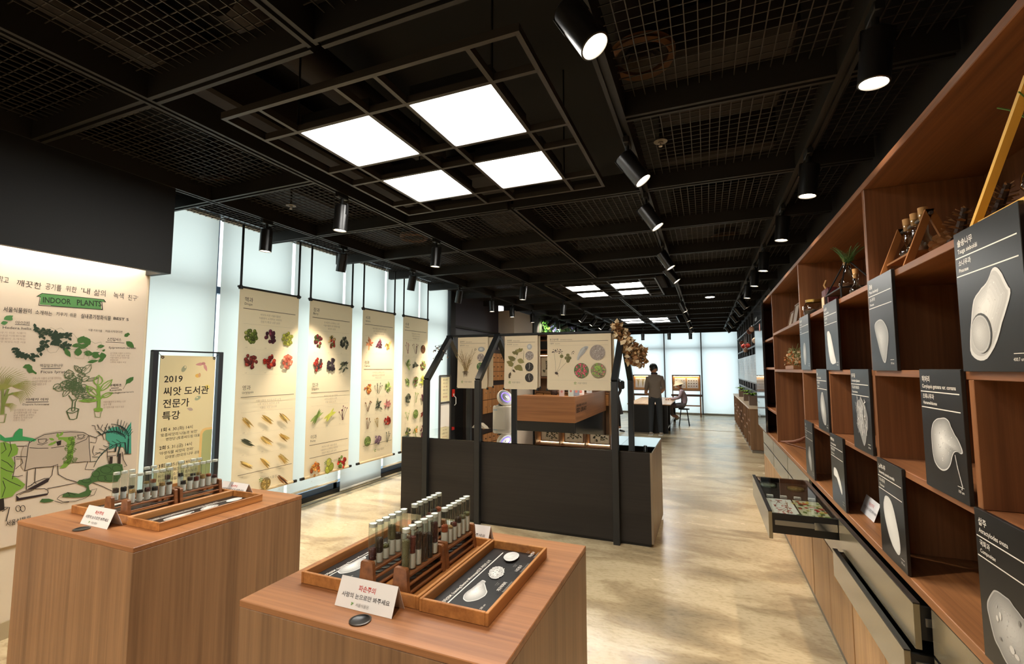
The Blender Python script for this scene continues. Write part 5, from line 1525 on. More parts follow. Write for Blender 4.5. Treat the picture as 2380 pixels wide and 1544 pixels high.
# ================================================================== shelf wall on the right
SX, SB = 0.645, 1.05          # front edge and back of the shelving
LZ = [0.872, 1.239, 1.595, 1.959, 2.39]
UP = [0.84, 2.378, 3.917, 5.40, 6.93]
sh = thing('shelf_wall', 'tall built-in walnut shelf wall along the right side', 'shelf', (SX, 3.9, 0))
W_SZ = wood('shelf_walnut_upright', (150, 100, 64), (96, 60, 38), 'z')
W_SY = wood('shelf_walnut_board', (154, 102, 64), (98, 60, 38), 'y')
W_B = wood('walnut_shelf_back_shaded', (126, 82, 52), (78, 48, 30), 'z', 0.5)  # darker copy of the walnut, recess shade put into its colour
MB().box((SB - 0.012, UP[0], LZ[0]), (SB, UP[-1], LZ[4])).build('back_panel', W_B, sh)
for y in UP:
    MB().bbox((SX, y - 0.014, LZ[0] + 0.0005), (SB - 0.012, y + 0.014, LZ[4] - 0.028), 0.0015).build('upright', W_SZ, sh)
MB().bbox((SX - 0.004, UP[0] - 0.02, LZ[4] - 0.028), (SB, UP[-1] + 0.02, LZ[4]), 0.002).build('top_board', W_SY, sh)
MB().bbox((SX - 0.006, UP[0] - 0.02, LZ[0] - 0.032), (SB, UP[-1] + 0.02, LZ[0]), 0.002).build('ledge', W_Y, sh)
th = 0.024
def board(y0, y1, z): MB().bbox((SX + 0.001, y0 + 0.0145, z - th), (SB - 0.0125, y1 - 0.0145, z), 0.0015).build('shelf_board', W_SY, sh)
for u in range(2):
    y0, y1 = UP[u], UP[u + 1]
    ym = 1.608 if u == 0 else 3.143
    for z in LZ[1:4]: board(y0, y1, z)
    for k in range(3):
        a, b = LZ[k], LZ[k + 1]
        MB().bbox((SX + 0.001, ym - 0.012, a + 0.0005), (SB - 0.0125, ym + 0.012, b - th - 0.0005), 0.0015).build('divider', W_SZ, sh)
board(UP[2], UP[3], LZ[3]); board(UP[2], UP[3], LZ[2])
for z in (LZ[3] - 0.03, LZ[2] + 0.02, 1.16): board(UP[3], UP[4], z)
# carcass below the ledge, doors, toe strip
MB().box((SX + 0.022, UP[0] - 0.02, 0.05), (SB, UP[-1] + 0.02, 0.545)).build('carcass', BLACK, sh)
MB().box((SX + 0.36, UP[0] - 0.02, 0.545), (SB, UP[-1] + 0.02, LZ[0] - 0.034)).build('carcass', BLACK, sh)
MB().box((SX + 0.03, UP[-1] + 0.002, 0.05), (SB, UP[-1] + 0.02, LZ[0] - 0.034)).build('end_panel', W_Z, sh)
MB().box((SX + 0.012, UP[0] - 0.02, 0.0), (SB, UP[-1] + 0.02, 0.05)).build('toe_strip', mat('toe_stone', (120, 112, 100), 0.5), sh)
DY0 = [1.025, 1.975, 2.925, 3.876, 4.826, 5.776]
DW = 0.937
for k, y in enumerate(DY0):
    for h in (0, 1):
        a = y + h * DW / 2
        MB().bbox((SX, a + 0.002, 0.055), (SX + 0.02, a + DW / 2 - 0.002, 0.543), 0.0015).build('door', W_D, sh)
# drawers
FRONT = mat('bronze_glass_front', (150, 140, 116), 0.22, 0.55, 0.5)
DBOX = mat('drawer_black', (18, 17, 17), 0.4)
def drawer(y, z0, z1, out, label, deep=0.34, rails=True, bed=None):
    """drawer box with a front plate; out = how far it is pulled"""
    x = SX - out
    t = thing('drawer', label, 'drawer', (x, y + DW / 2, z0), 'drawers under the shelf ledge')
    a, b = y + 0.003, y + DW - 0.003
    MB().bbox((x, a, z0), (x + 0.018, b, z1), 0.001).build('front', [FRONT], t)
    MB().box((x - 0.0005, a - 0.0005, z1 - 0.004), (x + 0.0185, b + 0.0005, z1 + 0.0005)).build('edge_trim', DBOX, t)
    if out > 0.01:
        for yy in (a + 0.004, b - 0.016):
            MB().box((x + 0.018, yy, z0 + 0.03), (x + deep, yy + 0.012, z1 - 0.012)).build('side', DBOX, t)
        zb = bed or z0 + 0.038
        MB().box((x + 0.018, a + 0.016, zb - 0.008), (x + deep - 0.012, b - 0.016, zb)).build('bottom', DBOX if bed is None else mat('display_bed', (44, 34, 30), .5), t)
        MB().box((x + deep - 0.012, a + 0.016, z0 + 0.038), (x + deep, b - 0.016, z1 - 0.012)).build('back', DBOX, t)
        if rails:
            for yy, s in ((a + 0.004, -1), (b - 0.004, 1)):
                r = MB().box((x + 0.03, yy - 0.006 if s < 0 else yy, z0 + 0.075), (x + deep - 0.1, yy if s < 0 else yy + 0.006, z0 + 0.10)).build('runner', STEEL, t)
                MB().box((x + deep * .62, yy - 0.009 if s < 0 else yy, z0 + 0.07), (x + deep, yy if s < 0 else yy + 0.009, z0 + 0.108)).build('runner_cover', CHROME, t)
        MB().box((x + 0.02, a + 0.01, z1 - 0.012), (x + deep, b - 0.01, z1 - 0.008)).build('glass_lid', thin_glass('drawer_glass', (236, 240, 238), 0.9), t)
    return t
ordw = ['nearest', 'second nearest', 'third nearest', 'fourth nearest', 'fifth nearest', 'farthest']
for k, y in enumerate(DY0):
    za, zb = 0.690, LZ[0] - 0.036
    out = {2: 0.355, 1: 0.04}.get(k, 0.0)
    st = {2: 'wide open drawer with seed samples under glass', 1: 'slightly open'}.get(k, 'closed')
    if k == 2: lab = 'upper drawer pulled far out, showing seed dishes and leaf pictures'
    elif k == 1: lab = 'upper bronze-fronted drawer slightly ajar, next to the wide open one'
    else: lab = 'closed upper bronze-fronted drawer, %s along the shelf wall' % ordw[k]
    drawer(y, za, zb, out, lab, bed=.796 if k == 2 else None)
    out = 0.072 if k == 1 else 0.0
    lab = 'lower bronze-fronted drawer ajar, with white labels and seed dishes inside' if k == 1 else 'closed lower bronze-fronted drawer, %s along the shelf wall' % ordw[k]
    drawer(y, 0.550, 0.684, out, lab)
# contents of the wide open drawer (x 0.29-0.63, y 2.93-3.86)
zt = 0.7965
def dish(x, y, z, r, label, col, grp='petri dishes in the drawers'):
    t = thing('petri_dish', label, 'dish', (x, y, z), grp)
    MB().lathe((x, y, z), [(0.0001, 0.001), (r, 0.001), (r, 0.018), (r - .002, 0.018), (r - .002, 0.002)], 24).build('glass', TG, t)
    mb = MB().cyl((x, y, z + .002), (x, y, z + .010), r * .88, n=18)
    rn = random.Random(int(y * 1000))
    for i in range(40):
        a = rn.uniform(0, 6.28); d = math.sqrt(rn.random()) * r * .82
        mb.sphere((x + math.cos(a) * d, y + math.sin(a) * d, z + .011), .005, 6, 4)
    mb.build('seeds', mat('dish_seeds_%d' % col[0], col, .7), t)
    MB().lathe((x, y, z + .012), [(r + .003, 0.0), (r + .003, 0.009), (0.0001, 0.0095)], 24).build('lid', TG, t)
for i, (x, y, l) in enumerate(((0.37, 3.70, 'left glass seed dish at the far end of the open drawer'), (0.53, 3.66, 'right glass seed dish at the far end of the open drawer'))):
    dish(x, y, zt, .055, l, [(196, 188, 170), (190, 158, 104)][i])
for i in range(4):
    x = 0.35 + i * .075
    t = one(MB().box((x - .018, 3.395, zt), (x + .018, 3.42, zt + .012)), 'white_label', PAPER, 'small white label in the wide open drawer, %s from the left' % ORD[i], 'label', (x, 3.41, zt), 'labels in the wide open drawer')
for i, (x0, x1, cols, l) in enumerate(((0.315, 0.455, [(196, 40, 44), (236, 228, 220), (206, 180, 170)], 'white specimen sheet with red berries in the open drawer'), (0.465, 0.60, [(190, 44, 40), (96, 120, 56), (206, 186, 96), (60, 84, 44)], 'specimen sheet of red and green leaves in the open drawer'))):
    t = thing('specimen_sheet', l, 'picture', ((x0 + x1) / 2, 3.10, zt), 'specimen sheets in the open drawer')
    MB().box((x0, 2.97, zt), (x1, 3.36, zt + .003)).build('sheet', PAPER if i == 0 else mat('sheet_pale_green', (206, 202, 170), .6), t)
    p = Print((x1, 2.97, zt + .003), (0, 1, 0), (-1, 0, 0)); rn = random.Random(i)
    for j in range(60 if i else 30):
        p.leaf(rn.uniform(.02, .36), rn.uniform(.01, .13), rn.uniform(.02, .05), rn.uniform(.006, .012), rn.uniform(0, 6.28), rn.choice(cols)) if i else p.ell(rn.uniform(.03, .36), rn.uniform(.02, .12), .008, .007, rn.choice(cols[:1] * 3 + cols[2:]), n=8)
    if i == 0:
        for j in range(6): p.line([(rn.uniform(.02, .1), rn.uniform(.02, .12)), (.2, rn.uniform(.03, .11)), (rn.uniform(.28, .37), rn.uniform(.02, .12))], .002, (150, 110, 90))
    p.done('printed_berries', t)
# dishes and labels in the two drawers that stand ajar
zl = 0.592
for i, y in enumerate((2.78, 2.48, 2.16)):
    x = 0.605
    dish(x, y, zl, .022, 'small dark seed dish in the lower ajar drawer, %s from its far end' % ORD[i], [(110, 70, 44), (150, 120, 70), (60, 56, 54)][i])
for i, y in enumerate((2.63, 2.34)):
    one(MB().box((0.596, y - .025, zl), (0.62, y + .025, zl + .03)), 'white_label', PAPER, 'white label in the lower ajar drawer, %s from its far end' % ORD[i], 'label', (0.605, y, zl), 'labels in the lower ajar drawer')

# ---- black seed picture boards on the shelf front
def seed_board(y0, y1, row, label, texts, shape, seed, zz=None, scale='100 um', xs=1.0):
    """y0 far edge, y1 near edge"""
    z0, z1 = (LZ[row], LZ[row + 1]) if zz is None else zz
    z0 = z0 - (0.0 if row else -0.002); xf = 0.634
    t = thing('seed_board', label, 'picture board', (xf, (y0 + y1) / 2, z0), 'black seed picture boards on the shelf front')
    zb = z0 + (0.001 if row == 0 else -0.002); zt_ = z1 + 0.004
    MB().bbox((xf, y1, zb), (xf + 0.0105, y0, zt_), 0.001).build('board', SATIN_BLACK, t)
    if row >= 0: MB().box((xf + 0.0112, y1 + .02, zb + .03), (xf + 0.05, y1 + .05, zt_ - .03)).build('bracket', BLACK, t) if False else None
    W, H = y0 - y1, zt_ - zb
    p = Print((xf, y0, zb), (0, -1, 0), (0, 0, 1), lift=.0005, step=.00002)
    k1, k2, k3, k4 = texts
    p.text(k1, .018, H - .038, .021, WHT, bold=.015); p.text(k2, .018, H - .058, .0165, WHT, bold=.01)
    p.rect(.006, H - .0705, W - .012, H - .0675, WHT)
    p.text(k3, .018, H - .090, .017, WHT, bold=.01); p.text(k4, .018, H - .108, .014, WHT, bold=.01)
    p.rect(.006, H - .1195, W - .012, H - .1165, WHT)
    p.rect(W - .058, .040, W - .022, .0415, WHT); p.text(scale, W - .040, .024, .011, WHT, 'CENTER')
    shape(p, W, H, seed)
    p.done('printed_seed', t, 'print_gloss', .35, .4)
    return t
def s_wing(p, W, H, s):
    pts = [(.045, .055), (.075, .03), (.12, .032), (.17, .075), (.205, .13), (.235, .175), (.222, .20), (.20, .235), (.175, .245), (.15, .22), (.12, .205), (.08, .18), (.06, .13)]
    pts = [(u * W / .286, v * H / .37) for u, v in pts]
    seedpic(p, rough(pts, 3, .001, s), s, 150, 228, 4)
    c = ellpts(.105 * W / .286, .095 * H / .37, .046, .05); p.poly(c, (70, 70, 68)); seedpic(p, ellpts(.102 * W / .286, .093 * H / .37, .043, .047), s, 150, 205, 4)
def s_egg(p, W, H, s):
    seedpic(p, rough([(.06, .165), (.07, .19), (.12, .20), (.17, .185), (.205, .14), (.19, .09), (.165, .04), (.145, .03), (.12, .05), (.085, .11)], 2, .001, s), s, 120, 195, 5)
def s_slab(p, W, H, s):
    seedpic(p, rough([(.06, .20), (.09, .215), (.14, .19), (.19, .10), (.22, .04), (.13, .035), (.09, .07), (.065, .14)], 4, .002, s), s, 190, 225, 3)
def s_lens(p, W, H, s):
    seedpic(p, ellpts(.15, .11, .05, .075), s, 110, 190, 5)
def s_bean(p, W, H, s):
    seedpic(p, rough([(.06, .14), (.07, .19), (.11, .215), (.17, .22), (.20, .19), (.23, .165), (.245, .135), (.20, .13), (.16, .08), (.11, .065), (.07, .085)], 3, .001, s), s, 95, 235, 7)
    p.line([(.205, .125), (.215, .09), (.235, .045), (.23, .035)], .004, (206, 202, 196))
def s_crumple(p, W, H, s):
    pts = rough([(.07, .17), (.09, .215), (.12, .225), (.14, .24), (.17, .22), (.21, .19), (.225, .13), (.19, .07), (.155, .025), (.12, .06), (.08, .11)], 3, .004, s)
    seedpic(p, pts, s, 120, 170, 3); rn = random.Random(s)
    for i in range(46):
        a = rn.uniform(.075, .205); b = rn.uniform(.06, .2)
        p.line([(a, b), (a + rn.uniform(-.012, .012), b + rn.uniform(.01, .04)), (a + rn.uniform(-.02, .02), b + rn.uniform(.03, .05))], rn.uniform(.002, .005), rn.choice([(236, 234, 228), (200, 198, 192), (96, 94, 90)]))
def s_drop(p, W, H, s):
    seedpic(p, rough([(.08, .15), (.10, .20), (.14, .225), (.17, .20), (.205, .13), (.205, .06), (.17, .035), (.12, .06), (.09, .10)], 3, .001, s), s, 100, 205, 5)
def s_oval(p, W, H, s):
    seedpic(p, rough([(.05, .18), (.07, .225), (.11, .235), (.15, .215), (.185, .15), (.205, .09), (.195, .05), (.16, .045), (.11, .07), (.07, .12)], 3, .001, s), s, 205, 228, 3)
def s_worm(p, W, H, s):
    seedpic(p, rough([(.05, .165), (.07, .19), (.12, .185), (.17, .15), (.21, .10), (.205, .075), (.18, .085), (.14, .12), (.10, .145), (.06, .145)], 3, .0015, s), s, 215, 240, 3)
def s_pip(p, W, H, s):
    seedpic(p, rough([(.09, .12), (.11, .18), (.15, .20), (.18, .15), (.195, .09), (.17, .045), (.13, .06)], 3, .0015, s), s, 110, 190, 5)
def s_cloud(p, W, H, s):
    seedpic(p, rough([(.03, .13), (.06, .18), (.12, .195), (.18, .175), (.24, .16), (.25, .10), (.22, .05), (.14, .03), (.07, .05)], 4, .003, s), s, 110, 200, 6); rn = random.Random(s)
    for i in range(8): p.ell(rn.uniform(.06, .22), rn.uniform(.06, .16), rn.uniform(.004, .012), rn.uniform(.004, .01), rn.choice([(170, 168, 164), (126, 124, 120), (214, 212, 206)]), n=8)
seed_board(1.612, 1.326, 2, 'nearest large black seed board showing a pale winged seed, upper right', ('솔송나무', 'Tsuga sieboldii', '소나무과', 'Pinaceae'), s_wing, 41, scale='400.7 um')
seed_board(2.345, 2.077, 2, 'black seed board showing a grey egg-shaped seed, below the corked bottles', ('곰솔', 'Pinus thunbergii', '소나무과', 'Pinaceae'), s_egg, 42)
seed_board(3.14, 2.85, 2, 'black seed board showing a ragged pale slab, below the paper tag', ('소나무', 'Pinus densiflora', '소나무과', 'Pinaceae'), s_slab, 43)
seed_board(3.89, 3.572, 2, 'black seed board showing a lens-shaped seed, below the jar', ('가시나무', 'Osmanthus', '나무과', 'Oleaceae'), s_lens, 44)
seed_board(1.893, 1.63, 1, 'black seed board showing a rounded seed with a thin stalk', ('히어리', 'Corylopsis gotoana var. coreana', '조록나무과', 'Hamamelidaceae'), s_bean, 45)
seed_board(2.669, 2.402, 1, 'black seed board showing a crumpled white seed', ('투구꽃', 'Aconitum jaluense', '미나리아재비과', 'Ranunculaceae'), s_crumple, 46)
seed_board(3.413, 3.147, 1, 'black seed board showing a pale drop-shaped seed, middle row', ('솔', 'Pinus koraiensis', '소나무과', 'Pinaceae'), s_drop, 47)
seed_board(1.612, 1.33, 0, 'nearest low black seed board showing a cloudy grey seed, bottom right', ('삽주', 'Atractylodes ovata', '국화과', 'Compositae'), s_cloud, 48)
seed_board(2.36, 2.10, 0, 'black seed board showing a long white oval seed on the ledge', ('노각나무', 'Stewartia pseudocamellia', '차나무과', 'Theaceae'), s_oval, 49)
seed_board(3.145, 2.88, 0, 'black seed board showing a curved white seed on the ledge', ('때죽나무', 'Styrax japonicus', '때죽나무과', 'Styracaceae'), s_worm, 50)
seed_board(3.878, 3.617, 0, 'farthest low black seed board showing a small grey pip', ('나무', 'Ligustrum', '나무과', 'Oleaceae'), s_pip, 51)
# glossy black panel at the far end
t = thing('glossy_panel', 'tall glossy black information panel at the far end of the shelf wall', 'panel', (0.62, 6.5, 0.875))
MB().bbox((0.615, 6.08, 0.876), (0.638, 6.93, 2.388), 0.002).build('panel', mat('glossy_black_glass', (30, 36, 42), 0.08, 0, 0.9), t)
p = Print((0.615, 6.93, 0.876), (0, -1, 0), (0, 0, 1))
p.text('씨앗도서관', .1, 1.34, .05, (190, 196, 200)); p.rect(.08, 1.30, .78, 1.304, (150, 156, 160))
for i in range(5):
    p.text('씨앗 소개 %d' % (i + 1), .1, .62 - i * .11, .034, (120, 150, 190))
p.ell(.62, 1.22, .05, .05, (190, 110, 96)); p.text('서울식물원', .1, .12, .05, (170, 176, 180))
p.done('lettering', t, 'print_gloss', .35, .4)

# ---- things on the shelves
ST = LZ[3] + 0.0005
CORK = mat('cork', (190, 146, 92), 0.8, var=.2, vscale=60)
AMBER = mat('tan_leather_board', (150, 96, 44), 0.6)
def flask(x, y, z, r, h, label, grp, cork=True):
    t = thing('corked_flask', label, 'bottle', (x, y, z), grp)
    MB().lathe((x, y, z), [(0.0001, 0.0), (r * .6, 0.001), (r, r * .7), (r * .95, r * 1.2), (r * .42, r * 2.0), (r * .40, h - .02), (r * .5, h - .004), (r * .46, h)], 22).build('glass', thin_glass('flask_glass', (228, 226, 218), 2.4, 0.03), t)
    MB().lathe((x, y, z), [(0.0001, .003), (r * .7, .004), (r * .8, r * .6), (0.0001, r * .65)], 16).build('contents', mat('flask_husks', (92, 60, 36), .8, var=.4, vscale=90), t)
    if cork: MB().cyl((x, y, z + h - .022), (x, y, z + h + .024), r * .40, r * .48, n=16).build('cork', CORK, t)
    return t
# triangular wooden stand with three corked flasks
t = thing('flask_stand', 'wooden A-frame stand holding three corked flasks on the top shelf', 'stand', (0.73, 2.12, ST))
for yy in (2.00, 2.25):
    for s in (-1, 1):
        e = .07 * s
        MB().prism([(0.73 + e - .012, yy, ST), (0.73 + e + .012, yy, ST), (0.73 + .012, yy, ST + .19), (0.73 - .012, yy, ST + .19)], (0, .012, 0)).build('leg', AMBER, t)
MB().cyl((0.73, 1.99, ST + .175), (0.73, 2.272, ST + .175), .006, n=8).build('rod', STEEL, t)
MB().box((0.675, 2.012, ST + .045), (0.785, 2.25, ST + .052)).build('shelf', AMBER, t)
for i, y in enumerate((2.055, 2.125, 2.195)):
    flask(0.73, y, ST + .0525, .031, .135, 'corked glass flask in the A-frame stand, %s from its near end' % ORD[i], 'flasks in the A-frame stand')
# pine cone spray
def cone(x, y, z, L, r, d, label, grp):
    t = thing('pine_cone', label, 'pine cone', (x, y, z), grp)
    d = Vector(d).normalized(); u = d.orthogonal().normalized(); w = d.cross(u)
    MB().tube([Vector((x, y, z)), Vector((x, y, z)) + d * L], [r * .4, r * .2], 8).build('core', mat('cone_core', (60, 40, 26), .8), t)
    mb = MB(); n = int(L / .0028)
    for i in range(n):
        f_ = i / n; a = i * 2.39996; rr = r * math.sin(math.pi * (0.12 + .86 * f_)) ** .7
        c = Vector((x, y, z)) + d * L * f_; q = u * math.cos(a) + w * math.sin(a); s_ = d.cross(q)
        tip = c + q * rr + d * L * .05; b = c + q * rr * .3
        mb.add([b - s_ * rr * .2, b + s_ * rr * .2, tip + s_ * rr * .28, tip + d * .004 + q * .003, tip - s_ * rr * .28], [(0, 1, 2, 3, 4)])
    mb.build('scales', mat('cone_scale', (150, 108, 66), .6, var=.3, vscale=30), t)
    return t
cone(0.74, 1.86, ST + .03, .11, .045, (.1, -.3, .9), 'pine cone standing beside the A-frame stand on the top shelf', 'pine cones on the top shelf')
cone(0.72, 1.82, ST + .03, .10, .038, (-.1, .9, .1), 'pine cone lying behind the nearest black board', 'pine cones on the top shelf')
cone(0.78, 1.78, ST + .03, .15, .042, (.1, -.5, .8), 'tall pine cone next to the yellow triangle', 'pine cones on the top shelf')
# yellow triangle frame with a hanging flask
t = thing('triangle_holder', 'yellow wooden triangle frame holding a flask at the right edge', 'holder', (0.70, 1.45, ST))
YW = mat('yellow_wood', (214, 168, 72), 0.5)
a, b, c = Vector((0.665, 1.60, ST + .014)), Vector((0.665, 1.06, ST + .014)), Vector((0.665, 1.33, ST + .28))
for p0, p1 in ((a, b), (b, c), (c, a)):
    dd = (p1 - p0).normalized(); nn = Vector((1, 0, 0)).cross(dd).normalized() * .006
    MB().prism([p0 - nn, p1 - nn, p1 + nn, p0 + nn], (.018, 0, 0)).build('bar', YW, t)
MB().prism([a + Vector((.12, -.01, 0)), b + Vector((.12, .01, 0)), c + Vector((.12, 0, -.01))], (.008, 0, 0)).build('backboard', mat('amber_board', (112, 70, 20), .5), t)
MB().box((.665, 1.10, ST + .0005), (.79, 1.56, ST + .0225)).build('base', YW, t)
flask(0.73, 1.40, ST + .0235, .05, .16, 'glass flask with green sprigs in the yellow triangle', 'flask in the yellow triangle', False)
def sprig(x, y, z, n, L, label, col, grp=None, seed=0, tilt=(0, 0)):
    t = thing('leafy_sprig', label, 'plant', (x, y, z), grp)
    rn = random.Random(seed); m_ = mat('sprig_green_%d' % col[1], col, .6); ms = MB(); ml_ = MB()
    for i in range(n):
        a = rn.uniform(0, 6.28); e = rn.uniform(.3, 1.0)
        d = Vector((math.cos(a) * e + tilt[0], math.sin(a) * e + tilt[1], 1.0)).normalized()
        pts = [Vector((x, y, z)) + d * L * k / 4 - Vector((0, 0, .25 * L * (k / 4) ** 2.5)) for k in range(5)]
        ms.tube(pts, .0016, 4)
        for k in range(1, 19):
            f_ = k / 18; c = pts[0].lerp(pts[-1], f_) + Vector((0, 0, .08 * L * math.sin(f_ * 3.14)))
            s_ = d.cross(Vector((0, 0, 1))).normalized()
            for sg in (-1, 1):
                l = L * .20 * (1.05 - f_); q = (s_ * sg + d * .5).normalized()
                ml_.add([c, c + q * l * .5 + d * l * .09, c + q * l, c + q * l * .5 - d * l * .09], [(0, 1, 2, 3)])
    ms.build('stems', m_, t); ml_.build('leaves', m_, t)
    return t
sprig(0.73, 1.40, ST + .17, 7, .15, 'green leafy sprig in the flask of the yellow triangle', (86, 122, 54), seed=2)
# black wire triangle stand with bottle and fern, tagged pack, jar
t = thing('wire_triangle_stand', 'black wire triangle stand with a glass vase below the fern', 'stand', (0.73, 3.02, ST))
WT = mat('black_wire', (20, 18, 18), .4)
ap = Vector((0.73, 3.02, ST + .24))
base = [Vector((0.66, 2.86, ST + .06)), Vector((0.82, 2.86, ST + .06)), Vector((0.82, 3.18, ST + .06)), Vector((0.66, 3.18, ST + .06))]
for q in base: MB().tube([q, ap], .004, 6).build('wire', WT, t)
for i in range(4): MB().tube([base[i], base[(i + 1) % 4]], .004, 6).build('wire', WT, t)
for q in base: MB().tube([q, q - Vector((0, 0, .0595))], .004, 6).build('foot', WT, t)
MB().box((0.66, 2.86, ST + .06), (0.82, 3.18, ST + .066)).build('platform', WT, t)
flask(0.73, 3.02, ST + .0665, .042, .16, 'clear glass vase inside the black wire triangle', 'vase in the wire triangle')
sprig(0.73, 3.0, ST + .21, 9, .15, 'green fern sprig rising from the wire triangle on the top shelf', (74, 116, 60), seed=5)
flask(0.70, 2.76, ST, .028, .11, 'small corked flask beside the wire triangle', 'small flask on the top shelf')
t = thing('spice_pack', 'dark red seed pack with a cream paper tag on the top shelf', 'pack', (0.71, 3.34, ST))
mb = MB(); rn = random.Random(8)
MB().bbox((0.68, 3.28, ST), (0.75, 3.40, ST + .13), .012).build('pack', mat('dark_red_pack', (84, 26, 30), .5, var=.4, vscale=40), t)
MB().tube([(0.71, 3.39, ST + .12), (0.70, 3.41, ST + .16), (0.71, 3.40, ST + .19)], .006, 6).build('twig', CORK, t)
MB().box((0.672, 3.30, ST + .01), (0.675, 3.36, ST + .075)).build('paper_tag', mat('tag_cream', (222, 206, 170), .7), t)
t = thing('glass_jar', 'round glass jar with a gold lid on the top shelf', 'jar', (0.705, 3.77, ST))
MB().lathe((0.705, 3.77, ST), [(.0001, 0), (.048, .001), (.06, .02), (.062, .06), (.05, .092), (.042, .098), (.042, .104)], 26).build('glass', thin_glass('jar_glass', (224, 222, 214), 2.2, .03), t)
MB().lathe((0.705, 3.77, ST), [(.0001, .004), (.05, .006), (.056, .04), (.0001, .055)], 18).build('seeds', mat('jar_seeds', (46, 34, 28), .7), t)
MB().lathe((0.705, 3.77, ST), [(.047, .10), (.048, .118), (.0001, .12)], 24).build('lid', mat('gold_lid', (196, 164, 92), .3, .8), t)
MB().box((0.640, 3.755, ST + .05), (0.642, 3.785, ST + .075)).build('label', PAPER, t)
# picture frames and bouquet on farther shelves
def frame(y0, y1, z, h, x, label, grp, art):
    t = thing('picture_frame', label, 'picture frame', (x, (y0 + y1) / 2, z), grp)
    FW = wood('frame_wood', (150, 110, 76), (104, 72, 48), 'z', .5)
    ln = .04
    def q(yy, zz, d=0): return (x + ln * zz / h + d, yy, z + zz)
    w = .014
    for (a, b, c, d) in ((y0, y1, 0, w), (y0, y1, h - w, h), (y0, y0 + w, w, h - w), (y1 - w, y1, w, h - w)):
        MB().add([q(a, c), q(b, c), q(b, d), q(a, d), q(a, c, .014), q(b, c, .014), q(b, d, .014), q(a, d, .014)], [(3, 2, 1, 0), (4, 5, 6, 7), (0, 1, 5, 4), (1, 2, 6, 5), (2, 3, 7, 6), (3, 0, 4, 7)]).build('moulding', FW, t)
    MB().add([q(y0 + w, w, .006), q(y1 - w, w, .006), q(y1 - w, h - w, .006), q(y0 + w, h - w, .006)], [(3, 2, 1, 0)]).build('picture', art, t)
FA = mat('pressed_plant_picture', (176, 160, 138), .5, var=.45, vscale=14)
frame(4.66, 4.90, ST, .22, .73, 'framed pressed plant, nearer of two on the high shelf', 'frames on the high shelf', FA)
frame(4.94, 5.14, ST, .18, .73, 'framed pressed plant, farther of two on the high shelf', 'frames on the high shelf', FA)
S2 = LZ[2] + .0005
frame(4.35, 4.62, S2, .24, .84, 'pale framed picture behind the bouquet', 'frames by the bouquet', mat('pale_picture', (220, 206, 190), .5, var=.2, vscale=10))
frame(4.66, 4.92, S2, .20, .86, 'second pale framed picture behind the bouquet', 'frames by the bouquet', mat('pale_picture', (220, 206, 190), .5, var=.2, vscale=10))
t = thing('dried_bouquet', 'small bouquet of pale dried flowers in a wooden box', 'bouquet', (.76, 4.85, S2))
MB().bbox((.70, 4.66, S2), (.80, 5.10, S2 + .035), .003).build('box', W_Y, t)
rn = random.Random(6); cols_ = [mat('bq_green', (126, 136, 84), .8), mat('bq_cream', (226, 212, 176), .8), mat('bq_orange', (196, 130, 80), .8)]
mb = MB()
for i in range(70):
    q = Vector((.75 + rn.gauss(0, .03), 4.86 + rn.gauss(0, .1), S2 + .09 + rn.gauss(0, .035)))
    if q.z < S2 + .04: q.z = S2 + .05
    for k in range(5): petal(mb, q, Vector((rn.gauss(0, 1), rn.gauss(0, 1), rn.gauss(.5, 1))), .028, rn, rn.randrange(3))
mb.build('blossoms', cols_, t)
ms = MB()
for i in range(12): ms.tube([(.75, 4.86, S2 + .03), (.75 + rn.gauss(0, .02), 4.8 + rn.gauss(0, .08), S2 + .12), (.75 + rn.gauss(0, .03), 4.75 + rn.gauss(0, .1), S2 + .2 + rn.gauss(0, .02))], .002, 4)
ms.build('stems', cols_[0], t)
t = thing('pod_blade', 'long curved brown seed pod leaning in the tall shelf bay', 'seed pod', (.80, 5.0, LZ[0]))
MB().tube([(.665, 5.35, LZ[0] + .012), (.71, 5.28, LZ[0] + .018), (.76, 5.20, LZ[0] + .035), (.81, 5.12, LZ[0] + .07), (.86, 5.05, LZ[0] + .13)], [.006, .014, .016, .014, .006], 10).build('pod', mat('pod_brown', (126, 82, 62), .6), t)
MB().tube([(.70, 5.28, LZ[0] + .009), (.82, 4.95, LZ[0] + .008), (.90, 4.6, LZ[0] + .008)], .007, 8).build('stalk', mat('pod_stalk', (110, 70, 48), .7), t)
t = thing('cream_gourd', 'small cream gourd on the ledge at the far bay', 'gourd', (.70, 5.52, LZ[0]))
MB().lathe((.70, 5.52, LZ[0]), [(.0001, 0.0005), (.028, .006), (.034, .03), (.022, .052), (.016, .066), (.012, .08), (.0001, .084)], 18).build('body', mat('gourd_cream', (228, 208, 160), .5), t)
MB().cyl((.70, 5.52, LZ[0] + .082), (.704, 5.52, LZ[0] + .096), .004, .003, n=8).build('stalk', CORK, t)
